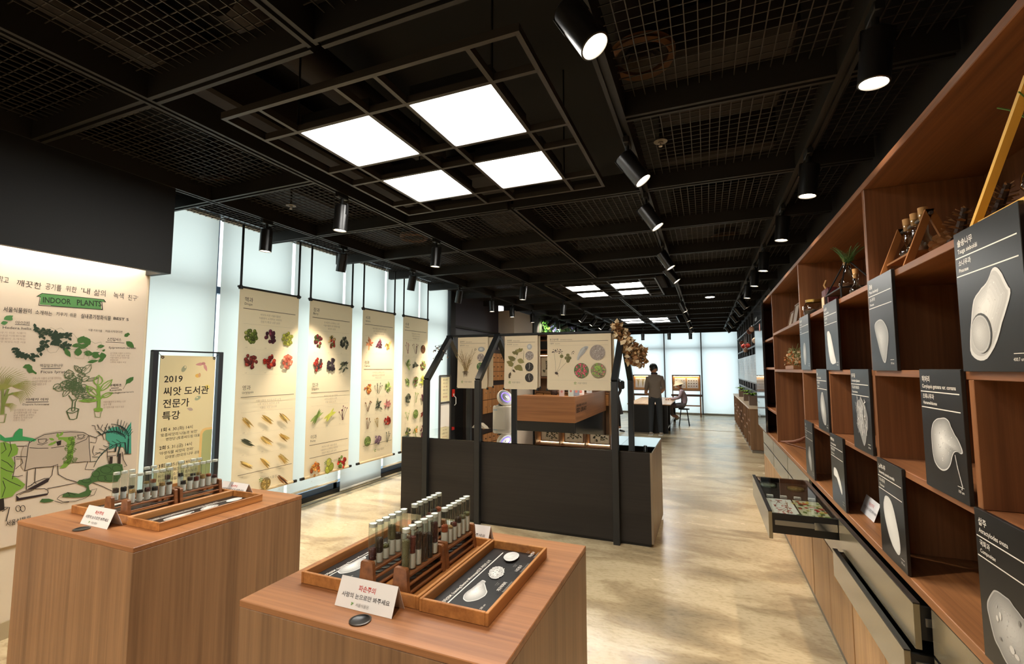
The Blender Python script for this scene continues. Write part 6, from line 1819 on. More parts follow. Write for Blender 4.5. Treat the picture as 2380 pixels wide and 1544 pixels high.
# care sign on the ledge, facing the room
t = thing('ledge_sign', 'white folded care sign standing on the shelf ledge', 'sign', (.74, 2.86, LZ[0]))
yA, yB, x0 = 2.88, 3.09, .715
hh = .085
for s, nm in ((0, 'front_leaf'), (1, 'rear_leaf')):
    xx = x0 + s * .06
    MB().add([(xx, yA - .12 + .0, LZ[0] + .001), (xx, yB - .12, LZ[0] + .001), (x0 + .03, yB - .12, LZ[0] + hh), (x0 + .03, yA - .12, LZ[0] + hh), (xx + .001, yA - .12, LZ[0] + .001), (xx + .001, yB - .12, LZ[0] + .001), (x0 + .031, yB - .12, LZ[0] + hh), (x0 + .031, yA - .12, LZ[0] + hh)], [(3, 2, 1, 0), (4, 5, 6, 7), (0, 1, 5, 4), (1, 2, 6, 5), (2, 3, 7, 6), (3, 0, 4, 7)]).build(nm, mat('sleeve_paper', (234, 236, 240), 0.22, 0, 0.6), t)
p = Print((x0, yB - .12, LZ[0]), (0, -1, 0), Vector((.03, 0, hh)), lift=.0012)
p.text('파손주의', .115, .054, .02, (190, 50, 44), 'CENTER'); p.text('사랑의 눈으로만 봐주세요', .115, .03, .016, (50, 52, 60), 'CENTER', width=.19)
p.done('lettering', t, 'print_gloss', .35, .4)
# ================================================================== reception counter and what stands behind it
RX, RY = -2.205, 8.32
t = thing('reception_counter', 'wooden reception counter on a black base with black lettering on its side', 'counter', (RX, RY, 0))
W_RX = wood('counter_walnut', (168, 112, 70), (120, 76, 46), 'x', .4, 7)
W_RY = wood('counter_walnut_side', (168, 112, 70), (120, 76, 46), 'y', .4, 7)
MB().bbox((-3.42, RY, 0.62), (RX, RY + .03, 1.095), .003).build('front_board', W_RX, t)
MB().bbox((RX - .03, RY + .03, 0.62), (RX, 11.15, 1.095), .003).build('side_board', W_RY, t)
MB().box((-3.42, RY + .0305, 1.04), (RX - .0305, 8.90, 1.08)).build('worktop', W_RX, t)
MB().box((-2.50, 8.905, 1.04), (RX - .0305, 11.15, 1.08)).build('worktop', W_RY, t)
MB().box((-3.42, RY + .012, 0.0), (RX - .012, RY + .05, 0.619)).build('base', BLACK, t)
MB().box((RX - .05, RY + .051, 0.0), (RX - .006, 11.14, 0.619)).build('base', mat('counter_base_gloss', (28, 29, 31), .18, 0, .6), t)
p = Print((RX, 8.38, 0), (0, 1, 0), (0, 0, 1), lift=.002)
p.text('서울식물원 씨앗도서관', .02, .905, .05, (20, 20, 20), bold=.02, width=.80); p.text('SEED LIBRARY', .02, .80, .105, (20, 20, 20), bold=.03, width=.80)
p.done('lettering', t)
# flyers and acrylic holders on the counter
for i, (x, y, w, h, c, l) in enumerate(((-2.33, 8.50, .10, .17, (206, 216, 206), 'mint green flyer card at the counter corner'), (-2.50, 8.48, .10, .15, (216, 190, 180), 'pink patterned flyer card on the counter'), (-2.30, 8.78, .12, .14, (150, 160, 170), 'clear leaflet holder beside the mint flyer'), (-2.32, 9.2, .14, .10, (230, 226, 220), 'low stack holder of white leaflets on the counter'), (-2.31, 9.9, .12, .12, (226, 220, 214), 'white leaflet holder near the counter end'))):
    t2 = thing('flyer_holder', l, 'flyer', (x, y, 1.0805), 'flyers and holders on the counter')
    MB().box((x - w / 2, y, 1.0805), (x + w / 2, y + .05, 1.085)).build('foot', TG, t2)
    MB().box((x - w / 2, y, 1.085), (x + w / 2, y + .006, 1.085 + h)).build('card', mat('flyer_%d' % i, c, .4, var=.12, vscale=30), t2)
    MB().cyl((x, y - .001, 1.085 + h * .6), (x, y - .0005, 1.085 + h * .6), w * .22, n=14).build('emblem', mat('flyer_emblem', (206, 130, 116), .5), t2)
# back cabinet with heart-cut drawers, lit niche, herbarium frames and bottles
BX0, BX1, BY = -4.03, -2.12, 11.25
t = thing('back_cabinet', 'tall walnut cabinet behind the reception counter', 'cabinet', (BX0, BY, 0))
MB().box((BX0, BY + .38, 0), (BX1, BY + .40, 2.46)).build('back_panel', W_Z, t)
for x in (BX0, -3.40, -2.76, BX1 - .03):
    MB().box((x, BY, 0), (x + .03, BY + .379, 2.42)).build('upright', W_Z, t)
MB().box((BX0 - .02, BY - .02, 2.42), (BX1 + .02, BY + .40, 2.47)).build('cornice', wood('cornice_red_brown', (110, 60, 40), (80, 40, 28), 'x'), t)
for z in (1.0, 1.36, 1.95, 2.06, 2.30):
    MB().box((BX0 + .03, BY + .002, z), (BX1 - .03, BY + .378, z + .03)).build('shelf_board', W_X, t)
MB().box((BX0 + .03, BY + .01, 2.09), (BX1 - .03, BY + .02, 2.30)).build('dark_panel', BLACK, t)
MB().box((BX0 + .05, BY + .30, 1.935), (BX1 - .05, BY + .34, 1.948)).build('niche_lamp', mat('niche_lamp_lit', (255, 222, 170), .5, emit=9.0), t)
for i in range(9):
    x = BX0 + .04 + i * .205
    d = MB().bbox((x, BY - .004, 0.72), (x + .19, BY + .3, 0.985), .004).build('drawer', wood('drawer_amber', (186, 128, 72), (146, 94, 50), 'x'), t)
    MB().tube([(x + .095, BY - .006, .84), (x + .07, BY - .006, .875), (x + .08, BY - .006, .895), (x + .095, BY - .006, .88), (x + .11, BY - .006, .895), (x + .12, BY - .006, .875), (x + .095, BY - .006, .84)], .005, 5).build('heart_cutout', BLACK, d)
for i, x in enumerate((-3.98, -3.36, -2.72)):
    fr = thing('herbarium_picture', ['framed herbarium sheet at the left of the back cabinet', 'framed herbarium sheet in the middle of the back cabinet', 'framed herbarium sheet at the right of the back cabinet'][i], 'picture frame', (x + .3, BY + .2, 1.391), 'framed sheets in the back cabinet')
    MB().box((x + .04, BY + .2, 1.391), (x + .54, BY + .23, 1.92)).build('frame', W_Z, fr)
    MB().box((x + .065, BY + .195, 1.416), (x + .515, BY + .199, 1.895)).build('sheet', mat('herbarium_sheet', (244, 226, 190), .6), fr)
    p = Print((x + .065, BY + .195, 1.416), (1, 0, 0), (0, 0, 1), lift=.002); rn = random.Random(i + 60)
    for k in range(3):
        bx, bz = .1 + k * .12, .06 + rn.uniform(0, .1)
        p.line([(bx, bz), (bx + .03, bz + .15), (bx + rn.uniform(-.03, .05), bz + .32)], .006, (90, 80, 62))
        for j in range(8):
            f_ = j / 8; p.leaf(bx + .03 * math.sin(f_ * 3), bz + .3 * f_, .08, .018, rn.choice((.5, 2.6)) + rn.uniform(-.3, .3), rn.choice([(96, 92, 62), (120, 104, 70), (70, 66, 48)]))
    p.done('printed_plant', fr)
for i in range(6):
    x = -3.28 + i * .17 + (.06 if i > 2 else 0)
    b = thing('glass_bottle', 'glass bottle on the back cabinet shelf, %s from the left' % ORD[i], 'bottle', (x, BY + .08, 1.0305), 'bottles in the back cabinet')
    MB().lathe((x, BY + .08, 1.0305), [(.0001, 0), (.05, .002), (.055, .06), (.03, .13), (.022, .2), (.026, .21)], 16).build('glass', thin_glass('brown_bottle_glass', (150, 116, 90), 2.0, .03), b)
    MB().lathe((x, BY + .08, 1.0305), [(.0001, .003), (.046, .004), (.05, .04), (.0001, .05)], 12).build('seeds', PAPER, b)
# plant wall above and beyond the cabinet
pw = MB(); rn = random.Random(21)
for i in range(5200):
    y = rn.uniform(11.85, 17.4); z = rn.uniform(1.9, 2.86); x = -4.03 + rn.random() ** 2 * .16
    a = rn.uniform(0, 6.28); L = rn.uniform(.05, .13); w = L * .28
    dv = Vector((rn.uniform(.1, .6), math.cos(a), math.sin(a) - .2)).normalized(); sv = dv.cross(Vector((1, 0, 0))).normalized()
    c = Vector((x, y, z))
    pw.add([c, c + dv * L * .5 + sv * w, c + dv * L, c + dv * L * .5 - sv * w], [(0, 1, 2, 3)], rn.randrange(3))
o = pw.build('plant_wall', [mat('leaf_deep_green', (40, 92, 42), .5), mat('leaf_mid_green', (66, 126, 52), .5), mat('leaf_light_green', (120, 168, 70), .5)], None, (-4.03, 14.5, 1.9))
tag(o, 'wall of dense green foliage above the back cabinet', 'plant wall', kind='stuff')
struct(MB().box((-4.05, 11.66, 1.85), (-4.04, 17.6, 2.95)), 'trim_6', mat('plant_wall_felt', (24, 40, 24), .9))
# box cabinet with small lockers along the left wall
LX = -4.02
t = thing('locker_cabinet', 'wooden cabinet of small knobbed boxes beside the pale column', 'cabinet', (LX, 8.9, 0))
MB().box((-4.46, 8.25, 0.0), (LX - .02, 9.62, 2.0)).build('carcass', mat('cabinet_dark', (40, 30, 26), .6), t)
LW = wood('locker_oak', (182, 128, 78), (142, 96, 58), 'z')
for r_, (za, zb) in enumerate(((.72, .98), (.99, 1.26), (1.36, 1.54), (1.55, 1.73), (1.74, 1.92))):
    for c_ in range(7):
        ya = 8.28 + c_ * .19
        d = MB().bbox((LX - .03, ya, za), (LX, ya + .175, zb), .003).build('box_door', LW, t)
        MB().sphere((LX + .008, ya + .0875, (za + zb) / 2), .012, 8, 6).build('knob', CHROME if r_ < 2 else BLACK, d)
# air purifier: white column with a tilted round head
px_, py_ = -2.835, 6.55
t = thing('air_purifier', 'white column air purifier with a tilted round violet-lit display', 'air purifier', (px_, py_, 0))
PW = mat('purifier_white', (232, 226, 214), .35)
mb = MB(); n = 28; ring = []
def sq(a, r): 
    c, s = math.cos(a), math.sin(a); k = (abs(c) ** 4 + abs(s) ** 4) ** -.25
    return (px_ + c * k * r, py_ + s * k * r)
prof = [(.145, .0), (.15, .02), (.152, .5), (.15, 1.03), (.14, 1.045)]
vs_ = [sq(2 * math.pi * i / n, r) + (z,) for r, z in prof for i in range(n)]
mb.add(vs_, [(k * n + i, k * n + (i + 1) % n, (k + 1) * n + (i + 1) % n, (k + 1) * n + i) for k in range(len(prof) - 1) for i in range(n)] + [tuple((len(prof) - 1) * n + i for i in range(n))], 0, True)
mb.build('body', PW, t)
MB().cyl((px_, py_, 1.045), (px_, py_, 1.075), .09, n=20).build('neck', BLACK, t)
hd = Vector((.72, -.42, .55)).normalized(); hc = Vector((px_ + .01, py_, 1.15))
h = MB().lathe(hc, [(.0001, -.035), (.12, -.03), (.135, -.01), (.135, .03), (.125, .036)], 32, axis=hd).build('head', PW, t)
MB().lathe(hc, [(.125, .036), (.0001, .038)], 32, axis=hd).build('display_face', mat('purifier_face', (34, 32, 36), .2), h)
MB().lathe(hc, [(.085, .0385), (.085, .040), (.072, .040), (.072, .0385)], 32, axis=hd).build('light_ring', mat('violet_ring_lit', (92, 60, 255), .4, emit=2.2), h)
MB().lathe(hc, [(.0001, .0385), (.02, .0395), (.0001, .042)], 16, axis=hd).build('dial', STEEL, h)
MB().box((px_ - .11, py_ - .1525, .98), (px_ - .05, py_ - .1515, 1.0)).build('sticker', mat('sticker_pale', (200, 214, 226), .4), t)
# small white device on a low dark stand
t = thing('low_stand', 'low dark stand behind the left end of the display case', 'stand', (-3.10, 6.30, 0))
MB().bbox((-3.26, 6.18, 0), (-3.0, 6.42, .70), .005).build('body', BLACK, t)
MB().bbox((-3.27, 6.17, .70), (-2.995, 6.43, .715), .003).build('top', SATIN_BLACK, t)
t = thing('white_device', 'small white tabletop device with a sloping face behind the case', 'device', (-3.10, 6.30, .7155))
MB().prism([(-3.22, 6.24, .7155), (-3.00, 6.24, .7155), (-3.02, 6.24, .745), (-3.09, 6.24, .795), (-3.16, 6.24, .80), (-3.22, 6.24, .74)], (0, .12, 0)).build('body', PW, t)
MB().box((-3.15, 6.238, .755), (-3.08, 6.2395, .785)).build('panel', mat('device_panel', (190, 176, 158), .4), t)

# ================================================================== far end: table, stands, low shelf, wall display
t = thing('work_table', 'long black work table with a pale wooden top in the far room', 'table', (-1.38, 12.3, 0))
MB().box((-1.87, 12.32, 0), (-0.905, 12.36, .69)).build('front_panel', mat('table_black', (16, 15, 15), .4), t)
MB().box((-1.87, 12.361, 0), (-1.83, 15.3, .69)).build('side_panel', mat('table_black', (16, 15, 15), .4), t)
MB().bbox((-1.89, 12.30, .69), (-0.83, 15.32, .715), .003).build('top', wood('table_top_oak', (206, 166, 122), (166, 124, 84), 'y', .25), t)
for y in (12.9, 15.2):
    MB().box((-0.95, y, 0), (-0.89, y + .06, .69)).build('leg', mat('table_black', (16, 15, 15), .4), t)
MB().box((-0.93, 12.361, .12), (-0.90, 15.2, .16)).build('foot_rail', STEEL, t)
def stool(x, y, label):
    t = thing('bar_stool', label, 'stool', (x, y, 0), 'stools at the work table')
    MB().lathe((x, y, 0), [(.0001, .455), (.14, .455), (.15, .465), (.15, .478), (.14, .485), (.0001, .485)], 24).build('seat', BLACK, t)
    ft = []
    for k in range(4):
        a = R(45 + 90 * k); b = Vector((x + .19 * math.cos(a), y + .19 * math.sin(a), 0)); c = Vector((x + .11 * math.cos(a), y + .11 * math.sin(a), .46))
        MB().tube([b, c], .010, 8).build('leg', BLACK, t); ft.append(b.lerp(c, .38))
    for k in range(4): MB().tube([ft[k], ft[(k + 1) % 4]], .007, 6).build('foot_ring_bar', BLACK, t)
stool(-0.60, 14.15, 'black metal stool under the seated visitor')
def lit_stand(x0, x1, label):
    Y = 16.8
    t = thing('display_stand', label, 'display stand', ((x0 + x1) / 2, Y, 0), 'wooden display stands before the far windows')
    SW = wood('stand_walnut', (170, 124, 86), (124, 84, 56), 'x')
    for x in (x0, x1 - .045): MB().box((x, Y, 0), (x + .045, Y + .05, .68)).build('leg', SW, t)
    MB().box((x0 - .03, Y - .06, .68), (x1 + .03, Y + .10, .745)).build('shelf', wood('stand_dark', (96, 66, 50), (66, 44, 34), 'x'), t)
    MB().box((x0 + .046, Y + .01, .35), (x1 - .046, Y + .04, .39)).build('stretcher', SW, t)
    for x in (x0, x1 - .03): MB().box((x, Y + .01, .746), (x + .03, Y + .04, .86)).build('post', SW, t)
    MB().box((x0, Y, .86), (x1, Y + .12, .90)).build('case_bottom', SW, t)
    MB().box((x0, Y, 1.355), (x1, Y + .12, 1.395)).build('case_top', wood('stand_dark', (96, 66, 50), (66, 44, 34), 'x'), t)
    for x in (x0, x1 - .03): MB().box((x, Y, .901), (x + .03, Y + .12, 1.354)).build('case_side', SW, t)
    MB().box((x0 + .03, Y + .10, .901), (x1 - .03, Y + .12, 1.354)).build('case_back', wood('stand_back', (216, 166, 106), (190, 138, 84), 'x'), t)
    MB().box((x0 + .05, Y + .03, 1.345), (x1 - .05, Y + .05, 1.352)).build('case_lamp', mat('case_lamp_lit', (255, 222, 172), .5, emit=20.0), t)
    m = (x0 + x1) / 2; k = 0
    for a, b in ((x0 + .08, m - .02), (m + .02, x1 - .08)):
        d = MB().box((a, Y + .08, .95), (b, Y + .095, 1.29)).build('specimen_sheet', PAPER, t)
        p = Print((a, Y + .08, .95), (1, 0, 0), (0, 0, 1), lift=.003); rn = random.Random(int(a * 100))
        if 'left' in label:
            for u in (.09, .25):
                for j in range(12): p.line([(u, .02), (u + rn.uniform(-.03, .03), .2), (u + rn.uniform(-.06, .06), .3)], .008, (190, 170, 120))
        else:
            for i in range(4):
                for j in range(3): p.ell(.06 + i * .08, .07 + j * .09, .022, .018, rn.choice([(130, 120, 100), (190, 150, 130), (110, 100, 96)]), n=8)
        p.done('printed_plants', d)
    return t
lit_stand(-1.07, -0.165, 'wooden stand with a lit specimen case behind the seated visitor, at right')
lit_stand(-2.37, -1.47, 'wooden stand with a lit specimen case behind the standing man, at left')
# low open shelf with plants
QX0, QX1, QY0, QY1, QZ = .755, 1.06, 10.1, 15.6, .86
t = thing('low_shelf', 'low open walnut shelf with a pale top along the far right wall', 'shelf', (QX0, QY0, 0))
MB().box((QX1 - .01, QY0, .06), (QX1, QY1, QZ - .03)).build('back_panel', W_B, t)
MB().box((QX0 + .02, QY0 + .01, 0), (QX1, QY1, .06)).build('plinth', mat('toe_stone', (120, 112, 100), 0.5), t)
MB().bbox((QX0 - .015, QY0 - .015, QZ - .03), (QX1, QY1 + .01, QZ), .003).build('top', mat('pale_stone_top', (206, 186, 160), .4, var=.1, vscale=6), t)
nb = 10
for i in range(nb + 1):
    y = QY0 + (QY1 - QY0 - .025) * i / nb
    MB().box((QX0, y, .06), (QX1 - .0105, y + .025, QZ - .0305)).build('upright', W_Z, t)
for i in range(nb):
    y = QY0 + (QY1 - QY0 - .025) * i / nb
    for z in ((.33, .58) if i % 2 == 0 else (.45,)):
        MB().box((QX0 + .005, y + .0255, z), (QX1 - .011, y + (QY1 - QY0 - .025) / nb - .0005, z + .02)).build('shelf_board', W_Y, t)
for i, y in enumerate((10.75, 12.2, 13.9)):
    x = .87
    t = thing('potted_fern', 'green fern in a brown square pot on the low shelf, %s nearest' % ORD[i], 'potted plant', (x, y, QZ), 'ferns on the low shelf')
    MB().prism([(x - .07, y - .07, QZ + .0005), (x + .07, y - .07, QZ + .0005), (x + .07, y + .07, QZ + .0005), (x - .07, y + .07, QZ + .0005)], (0, 0, .19)).build('pot', mat('pot_brown', (116, 96, 82), .6), t)
    rn = random.Random(i + 80); ml_ = MB()
    for k in range(46):
        a = rn.uniform(0, 6.28); L = rn.uniform(.13, .24); e = rn.uniform(.5, 1.2)
        pts = [Vector((x + math.cos(a) * L * q * .9 * e, y + math.sin(a) * L * q * .9 * e, QZ + .19 + L * (q * .9 - q * q * .75))) for q in (0, .35, .7, 1)]
        s_ = Vector((-math.sin(a), math.cos(a), 0)) * .018
        for q in range(3): ml_.add([pts[q] - s_, pts[q] + s_, pts[q + 1] + s_ * (.9 if q < 2 else .1), pts[q + 1] - s_ * (.9 if q < 2 else .1)], [(0, 1, 2, 3)], k % 2)
    ml_.build('fronds', [mat('fern_green', (112, 156, 56), .5), mat('fern_light', (150, 186, 76), .5)], t)
# wall display above the low shelf: dark grid with niches, grey text board, hanging baubles
t = thing('wall_display', 'dark wall display grid with niches coloured as if lit above the low shelf', 'wall display', (1.05, 9.6, 1.1))
DG = mat('display_grid_dark', (52, 54, 58), .4)
for z in (1.10, 1.28, 1.62, 2.06, 2.50, 2.84): MB().box((.96, 8.2, z), (1.068, 16.6, z + .035)).build('rail', DG, t)
for k in range(13):
    y = 8.2 + k * .7
    MB().box((.97, y, 1.135), (1.067, y + .05, 2.84)).build('post', DG, t)
for k in range(12):
    y = 8.25 + k * .7
    MB().box((1.055, y, 2.10), (1.066, y + .65, 2.50)).build('niche_back', mat('niche_lit_tone', (196, 170, 146), .6), t)  # pale warm colour stands for the niche backlight, no lamp here
    MB().box((1.0, y + .1, 1.14), (1.05, y + .55, 1.26)).build('dark_box', mat('display_box', (70, 56, 50), .5), t)
b = thing('text_board', 'grey information board with white text above the low shelf', 'board', (.95, 12, 1.30))
MB().box((.945, 8.4, 1.315), (.958, 16.4, 1.90)).build('board', mat('board_blue_grey', (150, 164, 176), .35), b)
p = Print((.945, 16.4, 1.315), (0, -1, 0), (0, 0, 1), lift=.003)
for k in range(9):
    for j in range(7): p.text('씨앗 소개과 보전', .2 + k * .86, .48 - j * .06, .05, (232, 236, 238), width=.55 if j else .35)
p.done('printed_text', b)
rn = random.Random(33)
for k in range(9):
    y = 9.2 + k * .62; z = rn.uniform(1.9, 2.45); x = .93
    col = rn.choice([(150, 40, 34), (216, 190, 170), (200, 160, 140), (120, 70, 56)])
    t = thing('hanging_bauble', 'round bauble hanging before the wall display, %s from the near end' % ORD[k], 'bauble', (x, y, z), 'baubles before the wall display')
    MB().sphere((x, y, z), .06, 14, 10).build('ball', mat('bauble_%d' % col[0], col, .25), t)
    MB().cyl((x, y, z + .055), (x, y, z + .075), .012, n=8).build('cap', CHROME, t)
    MB().cyl((x, y, z + .075), (x, y, 3.0), .0015, n=4).build('string', BLACK, t)
# ================================================================== people
def skin_mesh(name, nodes, edges, root, sub=2):
    """continuous body grown over a jointed skeleton: nodes = [(co, rx, ry)]"""
    me = bpy.data.meshes.new(name)
    me.from_pydata([n[0] for n in nodes], edges, [])
    o = bpy.data.objects.new(name, me)
    COL.objects.link(o)
    md = o.modifiers.new('skin', 'SKIN')
    md.use_smooth_shade = True
    sv = me.skin_vertices[0].data
    for i, n in enumerate(nodes):
        sv[i].radius = (n[1], n[2] if len(n) > 2 else n[1])
        sv[i].use_root = (i == root)
    o.modifiers.new('sub', 'SUBSURF').levels = sub
    o.modifiers['sub'].render_levels = sub
    SKINS.append(o)
    return o
SKINS = []
def chain(nodes, edges, pts, start):
    """append points (co, r[, r2]) joined one after another from index start"""
    k = start
    for q in pts:
        nodes.append(q); edges.append((k, len(nodes) - 1)); k = len(nodes) - 1
    return k
def link_part(o, name, m, parent, zone=None):
    """hang a grown body piece under its person; clothing zones are set once all bodies are grown"""
    o.name = name
    o.parent = parent
    o.location = tuple(-v for v in parent['_at'])
    o['_at'] = (0, 0, 0)
    o['_job'] = len(SKIN_JOBS)
    SKIN_JOBS.append((m if isinstance(m, (list, tuple)) else [m], zone))
    return o
SKIN_JOBS = []
def grow_bodies():
    dg = bpy.context.evaluated_depsgraph_get()
    dg.update()
    done = [(o, bpy.data.meshes.new_from_object(o.evaluated_get(dg))) for o in SKINS]
    for o, me in done:
        ms, zone = SKIN_JOBS[o['_job']]
        o.modifiers.clear()
        o.data = me
        me.materials.clear()
        for q in ms: me.materials.append(q)
        if zone:
            me.polygons.foreach_set('material_index', [zone(pl.center) for pl in me.polygons])
        del o['_job']
def head_parts(t, c, face, up, s, hair_m, skin_m, hair_back=True, long_hair=False):
    """skull with face, ears; hair cap as its own piece. c = head centre, face = looking direction"""
    f = Vector(face).normalized(); u = Vector(up).normalized(); r = f.cross(u).normalized(); u = r.cross(f)
    c = Vector(c)
    def W(a, b, d): return c + r * a * s + u * b * s + f * d * s
    mb = MB(); seg, rings = 20, 14; vs_ = []
    for k in range(rings + 1):
        th_ = math.pi * k / rings
        for i in range(seg):
            ph = 2 * math.pi * i / seg
            x = math.sin(th_) * math.cos(ph); z = math.cos(th_); y = math.sin(th_) * math.sin(ph)
            jaw = 1 - .28 * max(0, -z) ** 1.2
            vs_.append(W(x * .075 * jaw, z * .115, y * .092 * (jaw if y > 0 else 1 - .15 * max(0, -z)) - .004))
    mb.add(vs_, [(k * seg + i, k * seg + (i + 1) % seg, (k + 1) * seg + (i + 1) % seg, (k + 1) * seg + i) for k in range(rings) for i in range(seg)], 0, True)
    n0 = [W(-.012, -.02, .085), W(.012, -.02, .085), W(.014, -.032, .088), W(-.014, -.032, .088), W(0, .02, .088), W(0, -.022, .112)]
    mb.add(n0, [(0, 4, 5), (4, 1, 5), (1, 2, 5), (2, 3, 5), (3, 0, 5)])
    for sg in (-1, 1):
        mb.sphere(tuple(W(.078 * sg, -.005, -.005)), .026 * s, 8, 6, sc=(.5, .8, 1))
    hd = mb.build('head', skin_m, t)
    for sg in (-1, 1):
        MB().sphere(tuple(W(.03 * sg, .012, .076)), .011 * s, 8, 6).build('eye', HAIR, hd)
    MB().sphere(tuple(W(0, -.055, .072)), .018 * s, 8, 6, sc=(1, .7, .4)).build('mouth', mat('lips', (150, 84, 76), .5), hd)
    hb = MB(); vs_ = []
    rr = 9
    for k in range(rr + 1):
        for i in range(seg):
            ph = 2 * math.pi * i / seg
            lim = 1.15 + (.95 if math.sin(ph) < .25 else .0) * (0.9 if not long_hair else 1.25) + .15 * math.cos(2 * ph)
            th_ = lim * k / rr
            x = math.sin(th_) * math.cos(ph); z = math.cos(th_); y = math.sin(th_) * math.sin(ph)
            vs_.append(W(x * .087, z * .126 + .004, y * .101 - .010))
    hb.add(vs_, [(k * seg + i, k * seg + (i + 1) % seg, (k + 1) * seg + (i + 1) % seg, (k + 1) * seg + i) for k in range(rr) for i in range(seg)], 0, True)
    hb.build('hair', hair_m, t)
    return hd
def hand(t, wrist, d, palm_n, s, side, skin_m, curl=.6):
    """palm and five jointed fingers; d = pointing direction, palm_n = palm normal"""
    d = Vector(d).normalized(); n = Vector(palm_n).normalized(); w = d.cross(n).normalized() * side; n = w.cross(d).normalized() * side
    b = Vector(wrist)
    nodes = [(tuple(b), .022 * s, .016 * s), (tuple(b + d * .045 * s), .034 * s, .015 * s), (tuple(b + d * .085 * s), .036 * s, .013 * s)]
    edges = [(0, 1), (1, 2)]
    me = skin_mesh('hand', nodes, edges, 0, 1)
    o = link_part(me, 'hand', skin_m, t)
    for k, (off, L) in enumerate(((-.028, .062), (-.010, .072), (.010, .068), (.027, .052))):
        base = b + d * .082 * s + w * off * s
        pts = [base]; dd = d.copy()
        for j in range(3):
            dd = (dd + n * curl * .55).normalized(); pts.append(pts[-1] + dd * L * s * (.42, .33, .27)[j])
        MB().tube(pts, [.0088 * s, .0084 * s, .0076 * s, .006 * s], 7).build('finger', skin_m, o)
    base = b + d * .03 * s - w * .030 * s
    td = (d * .6 - w * .7 + n * .3).normalized(); pts = [base, base + td * .032 * s, base + td * .032 * s + (d + n * .4).normalized() * .03 * s, base + td * .032 * s + (d + n * .9).normalized() * .05 * s]
    MB().tube(pts, [.011 * s, .0105 * s, .009 * s, .007 * s], 7).build('thumb', skin_m, o)

# ---- standing man at the table, seen from behind, head turned down to the left
mx, my = -1.16, 11.93
t = thing('person', 'standing man in a brown-grey polo shirt and dark trousers at the table', 'person', (mx, my, 0))
N = [((mx, my, .93), .155, .11)]; E = []
k = chain(N, E, [((mx, my + .0, 1.08), .150, .105), ((mx, my - .005, 1.24), .155, .11), ((mx, my + .0, 1.37), .145, .095), ((mx - .005, my + .02, 1.45), .075, .065), ((mx - .015, my + .045, 1.53), .056, .056)], 0)
for s in (-1, 1):
    chain(N, E, [((mx + s * .085, my, .86), .088), ((mx + s * .10, my + .02, .50), .075), ((mx + s * .115, my - .005, .10), .058), ((mx + s * .115, my - .005, .055), .055)], 0)
chain(N, E, [((mx - .155, my, 1.375), .070), ((mx - .20, my + .03, 1.13), .056), ((mx - .24, my + .22, 1.0), .040), ((mx - .26, my + .30, .985), .028)], 3)
chain(N, E, [((mx + .16, my, 1.375), .072), ((mx + .20, my + .06, 1.13), .058), ((mx + .12, my + .24, 1.02), .040), ((mx + .02, my + .32, .99), .028)], 3)
SHIRT = mat('polo_brown_grey', (128, 116, 104), .8, var=.08, vscale=30); TROUS = mat('trousers_slate', (52, 58, 64), .8)
me = skin_mesh('body', N, E, 0)
def zone(c):
    if c.z < .90 and abs(c.y - my) < .16 and abs(c.x - mx) < .2: return 1
    d_ = abs(c.x - mx)
    if c.z > 1.455 and d_ < .08: return 2
    if (c.y > my + .10 and c.z < 1.13 and c.z > .94) or (d_ > .15 and c.z < 1.16 and c.y > my + .035): return 2
    return 0
link_part(me, 'body', [SHIRT, TROUS, SKIN], t, zone)
MB().lathe((mx - .01, my + .025, 1.465), [(.085, 0), (.072, .04), (.064, .045), (.066, .0)], 18).build('collar', mat('collar_dark', (60, 50, 52), .7), t)
head_parts(t, (mx - .035, my + .08, 1.60), (-.65, .7, -.35), (-.1, .2, 1), 1.12, HAIR, SKIN)
for s in (-1, 1):
    x = mx + s * .115
    nm = skin_mesh('shoe', [((x, my - .07, .045), .045, .044), ((x + .005, my + .04, .042), .046, .040), ((x + .01 * s, my + .15, .032), .042, .030)], [(0, 1), (1, 2)], 0)
    link_part(nm, 'shoe', mat('shoe_beige', (176, 164, 150), .6), t)
    MB().bbox((x - .05, my - .115, 0.0005), (x + .055, my + .185, .018), .006).build('sole', WHITE, t)
hand(t, (mx - .26, my + .30, .985), (.35, .6, -.1), (.3, -.1, -1), 1.0, 1, SKIN, .8)
hand(t, (mx + .02, my + .32, .99), (-.75, .35, -.05), (0, -.2, -1), 1.0, -1, SKIN, .8)
t2 = thing('black_phone', 'black phone in the hands of the standing man', 'phone', (mx - .20, my + .39, .97))
MB().bbox((mx - .31, my + .36, .962), (mx - .15, my + .43, .972), .004).build('body', BLACK, t2)
MB().box((mx - .305, my + .365, .9721), (mx - .155, my + .425, .9726)).build('screen', mat('phone_glass', (20, 22, 26), .1), t2)

# ---- seated visitor in a cream hat
lx, ly = -0.56, 14.16
t = thing('person', 'seated visitor in a cream bucket hat and lilac-grey top on a stool', 'person', (lx, ly, .486))
N = [((lx, ly, .585), .135, .12)]; E = []
chain(N, E, [((lx - .01, ly, .70), .125, .10), ((lx - .05, ly, .86), .130, .10), ((lx - .085, ly, .965), .125, .085), ((lx - .115, ly, 1.03), .055), ((lx - .135, ly, 1.075), .046)], 0)
for s in (-1, 1):
    chain(N, E, [((lx - .06, ly + s * .08, .575), .085), ((lx - .40, ly + s * .09, .545), .066), ((lx - .36, ly + s * .085, .30), .050), ((lx - .20, ly + s * .075, .235), .036)], 0)
    chain(N, E, [((lx - .09, ly + s * .14, .965), .056), ((lx - .14, ly + s * .18, .79), .046), ((lx - .33, ly + s * .12, .745), .036), ((lx - .40, ly + s * .09, .755), .026)], 3)
TOP = mat('lilac_grey_top', (156, 138, 146), .85); SLK = mat('grey_slacks', (96, 92, 94), .85)
